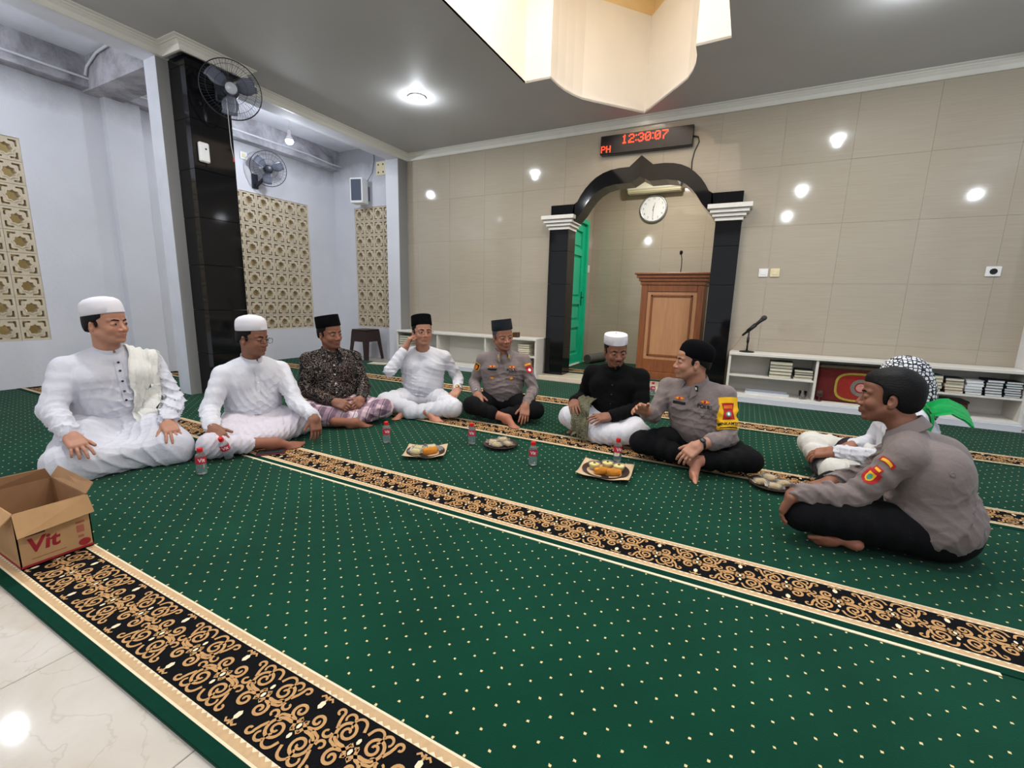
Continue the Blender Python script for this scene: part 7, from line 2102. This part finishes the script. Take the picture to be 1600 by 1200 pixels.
def cake(x, y, z, rz, label, mt=None):
    t = thing('wrapped_cake', label, 'snack', (x, y, z), rz, 'snacks on the plates')
    MB().box(-0.030, 0.030, -0.022, 0.022, 0.002, 0.026, 0.008).build('cake', mt or M_BUN, t)
    w = MB().box(-0.034, 0.034, -0.026, 0.026, 0.0, 0.030, 0.006)
    w.add([(0.034, -0.024, 0.012), (0.050, -0.030, 0.018), (0.050, 0.030, 0.014), (0.034, 0.024, 0.016)], [(0, 1, 2, 3)]); w.add([(-0.034, -0.024, 0.012), (-0.050, -0.030, 0.016), (-0.050, 0.030, 0.020), (-0.034, 0.024, 0.016)], [(0, 1, 2, 3)])
    w.build('wrapper', M_CLING, t)
X, Y = -1.775, 2.225
t = plate_of(X, Y, 0.125, 'brown plate with paper liner, pale cakes and one orange roll, nearest the batik shirt', rz=0.5); paper_liner(t, 0.125, 1)
cake(X - 0.055, Y - 0.005, 0.020, 0.4, 'wrapped pale cake at the left of the plate nearest the batik shirt', M_PUD); cake(X + 0.005, Y + 0.055, 0.020, 0.9, 'wrapped pale cake at the back of the plate nearest the batik shirt', M_PUD); cake(X - 0.025, Y - 0.068, 0.022, 0.2, 'wrapped pale cake at the front of the plate nearest the batik shirt', M_PUD)
roll_snack(X + 0.045, Y - 0.010, 0.036, 1.0, 'orange fried roll on the plate nearest the batik shirt', 0.10)
t = thing('crumpled_wrapper', 'crumpled clear wrapper on the edge of the plate nearest the batik shirt', 'wrapper', (X + 0.078, Y + 0.045, 0.028))
MB().lathe([(0.0, 0.0), (0.020, 0.004), (0.028, 0.014), (0.018, 0.026), (0.0, 0.030)], 7).build('film', M_CLING, t)
X, Y = -1.432, 2.615
t = plate_of(X, Y, 0.120, 'small dark plate with four wrapped beige cakes, in front of the officer')
for k, (a, b, z, rz) in enumerate(((-0.055, -0.005, 0.014, 0.3), (0.0, -0.050, 0.016, 0.1), (0.052, 0.010, 0.016, -0.4), (0.0, 0.035, 0.030, 0.8))):
    cake(X + a, Y + b, z, rz, 'wrapped beige cake on the small dark plate, ' + ('left one', 'front one', 'right one', 'top one')[k])
X, Y = -0.655, 2.515
t = plate_of(X, Y, 0.140, 'plate with paper liner, three pudding cups and two orange rolls', rz=0.1); paper_liner(t, 0.145, 2)
for k, (a, b) in enumerate(((-0.070, 0.000), (-0.005, 0.060), (0.068, 0.045))): pud(X + a, Y + b, 0.020, ('left', 'middle', 'right')[k] + ' pudding cup on the plate with the two orange rolls')
roll_snack(X - 0.010, Y - 0.060, 0.036, 0.45, 'left orange roll in front of the pudding cups'); roll_snack(X + 0.062, Y - 0.045, 0.036, 0.35, 'right orange roll in front of the pudding cups')
X, Y = 0.225, 2.80
t = plate_of(X, Y, 0.120, 'dark plate with four wrapped cakes beside the hidden man and the side-on officer')
for k, (a, b, z, rz) in enumerate(((-0.058, -0.010, 0.014, 0.5), (0.010, -0.052, 0.016, 0.0), (0.056, 0.020, 0.016, 0.6), (-0.012, 0.040, 0.030, -0.5))):
    cake(X + a, Y + b, z, rz, 'wrapped cake on the rightmost plate, ' + ('left one', 'front one', 'right one', 'top one')[k])

# ------------------------------------------------------------------ phone
ph = thing('phone', 'phone in a dark red flip case lying before the man with glasses', 'phone', (-2.622, 1.722, 0.0035), math.radians(48))
MB().box(-0.085, 0.085, -0.045, 0.045, 0, 0.007, 0.003).build('case', mat('dark_red_leather', RGB(104, 26, 32), 0.5), ph)
MB().box(-0.078, 0.078, -0.038, 0.038, 0.007, 0.0135, 0.003).build('handset', M_BLKPL, ph)
MB().box(-0.074, 0.074, -0.035, 0.035, 0.0134, 0.0140).build('screen', mat('dark_glass_screen', RGB(52, 54, 60), 0.05), ph)
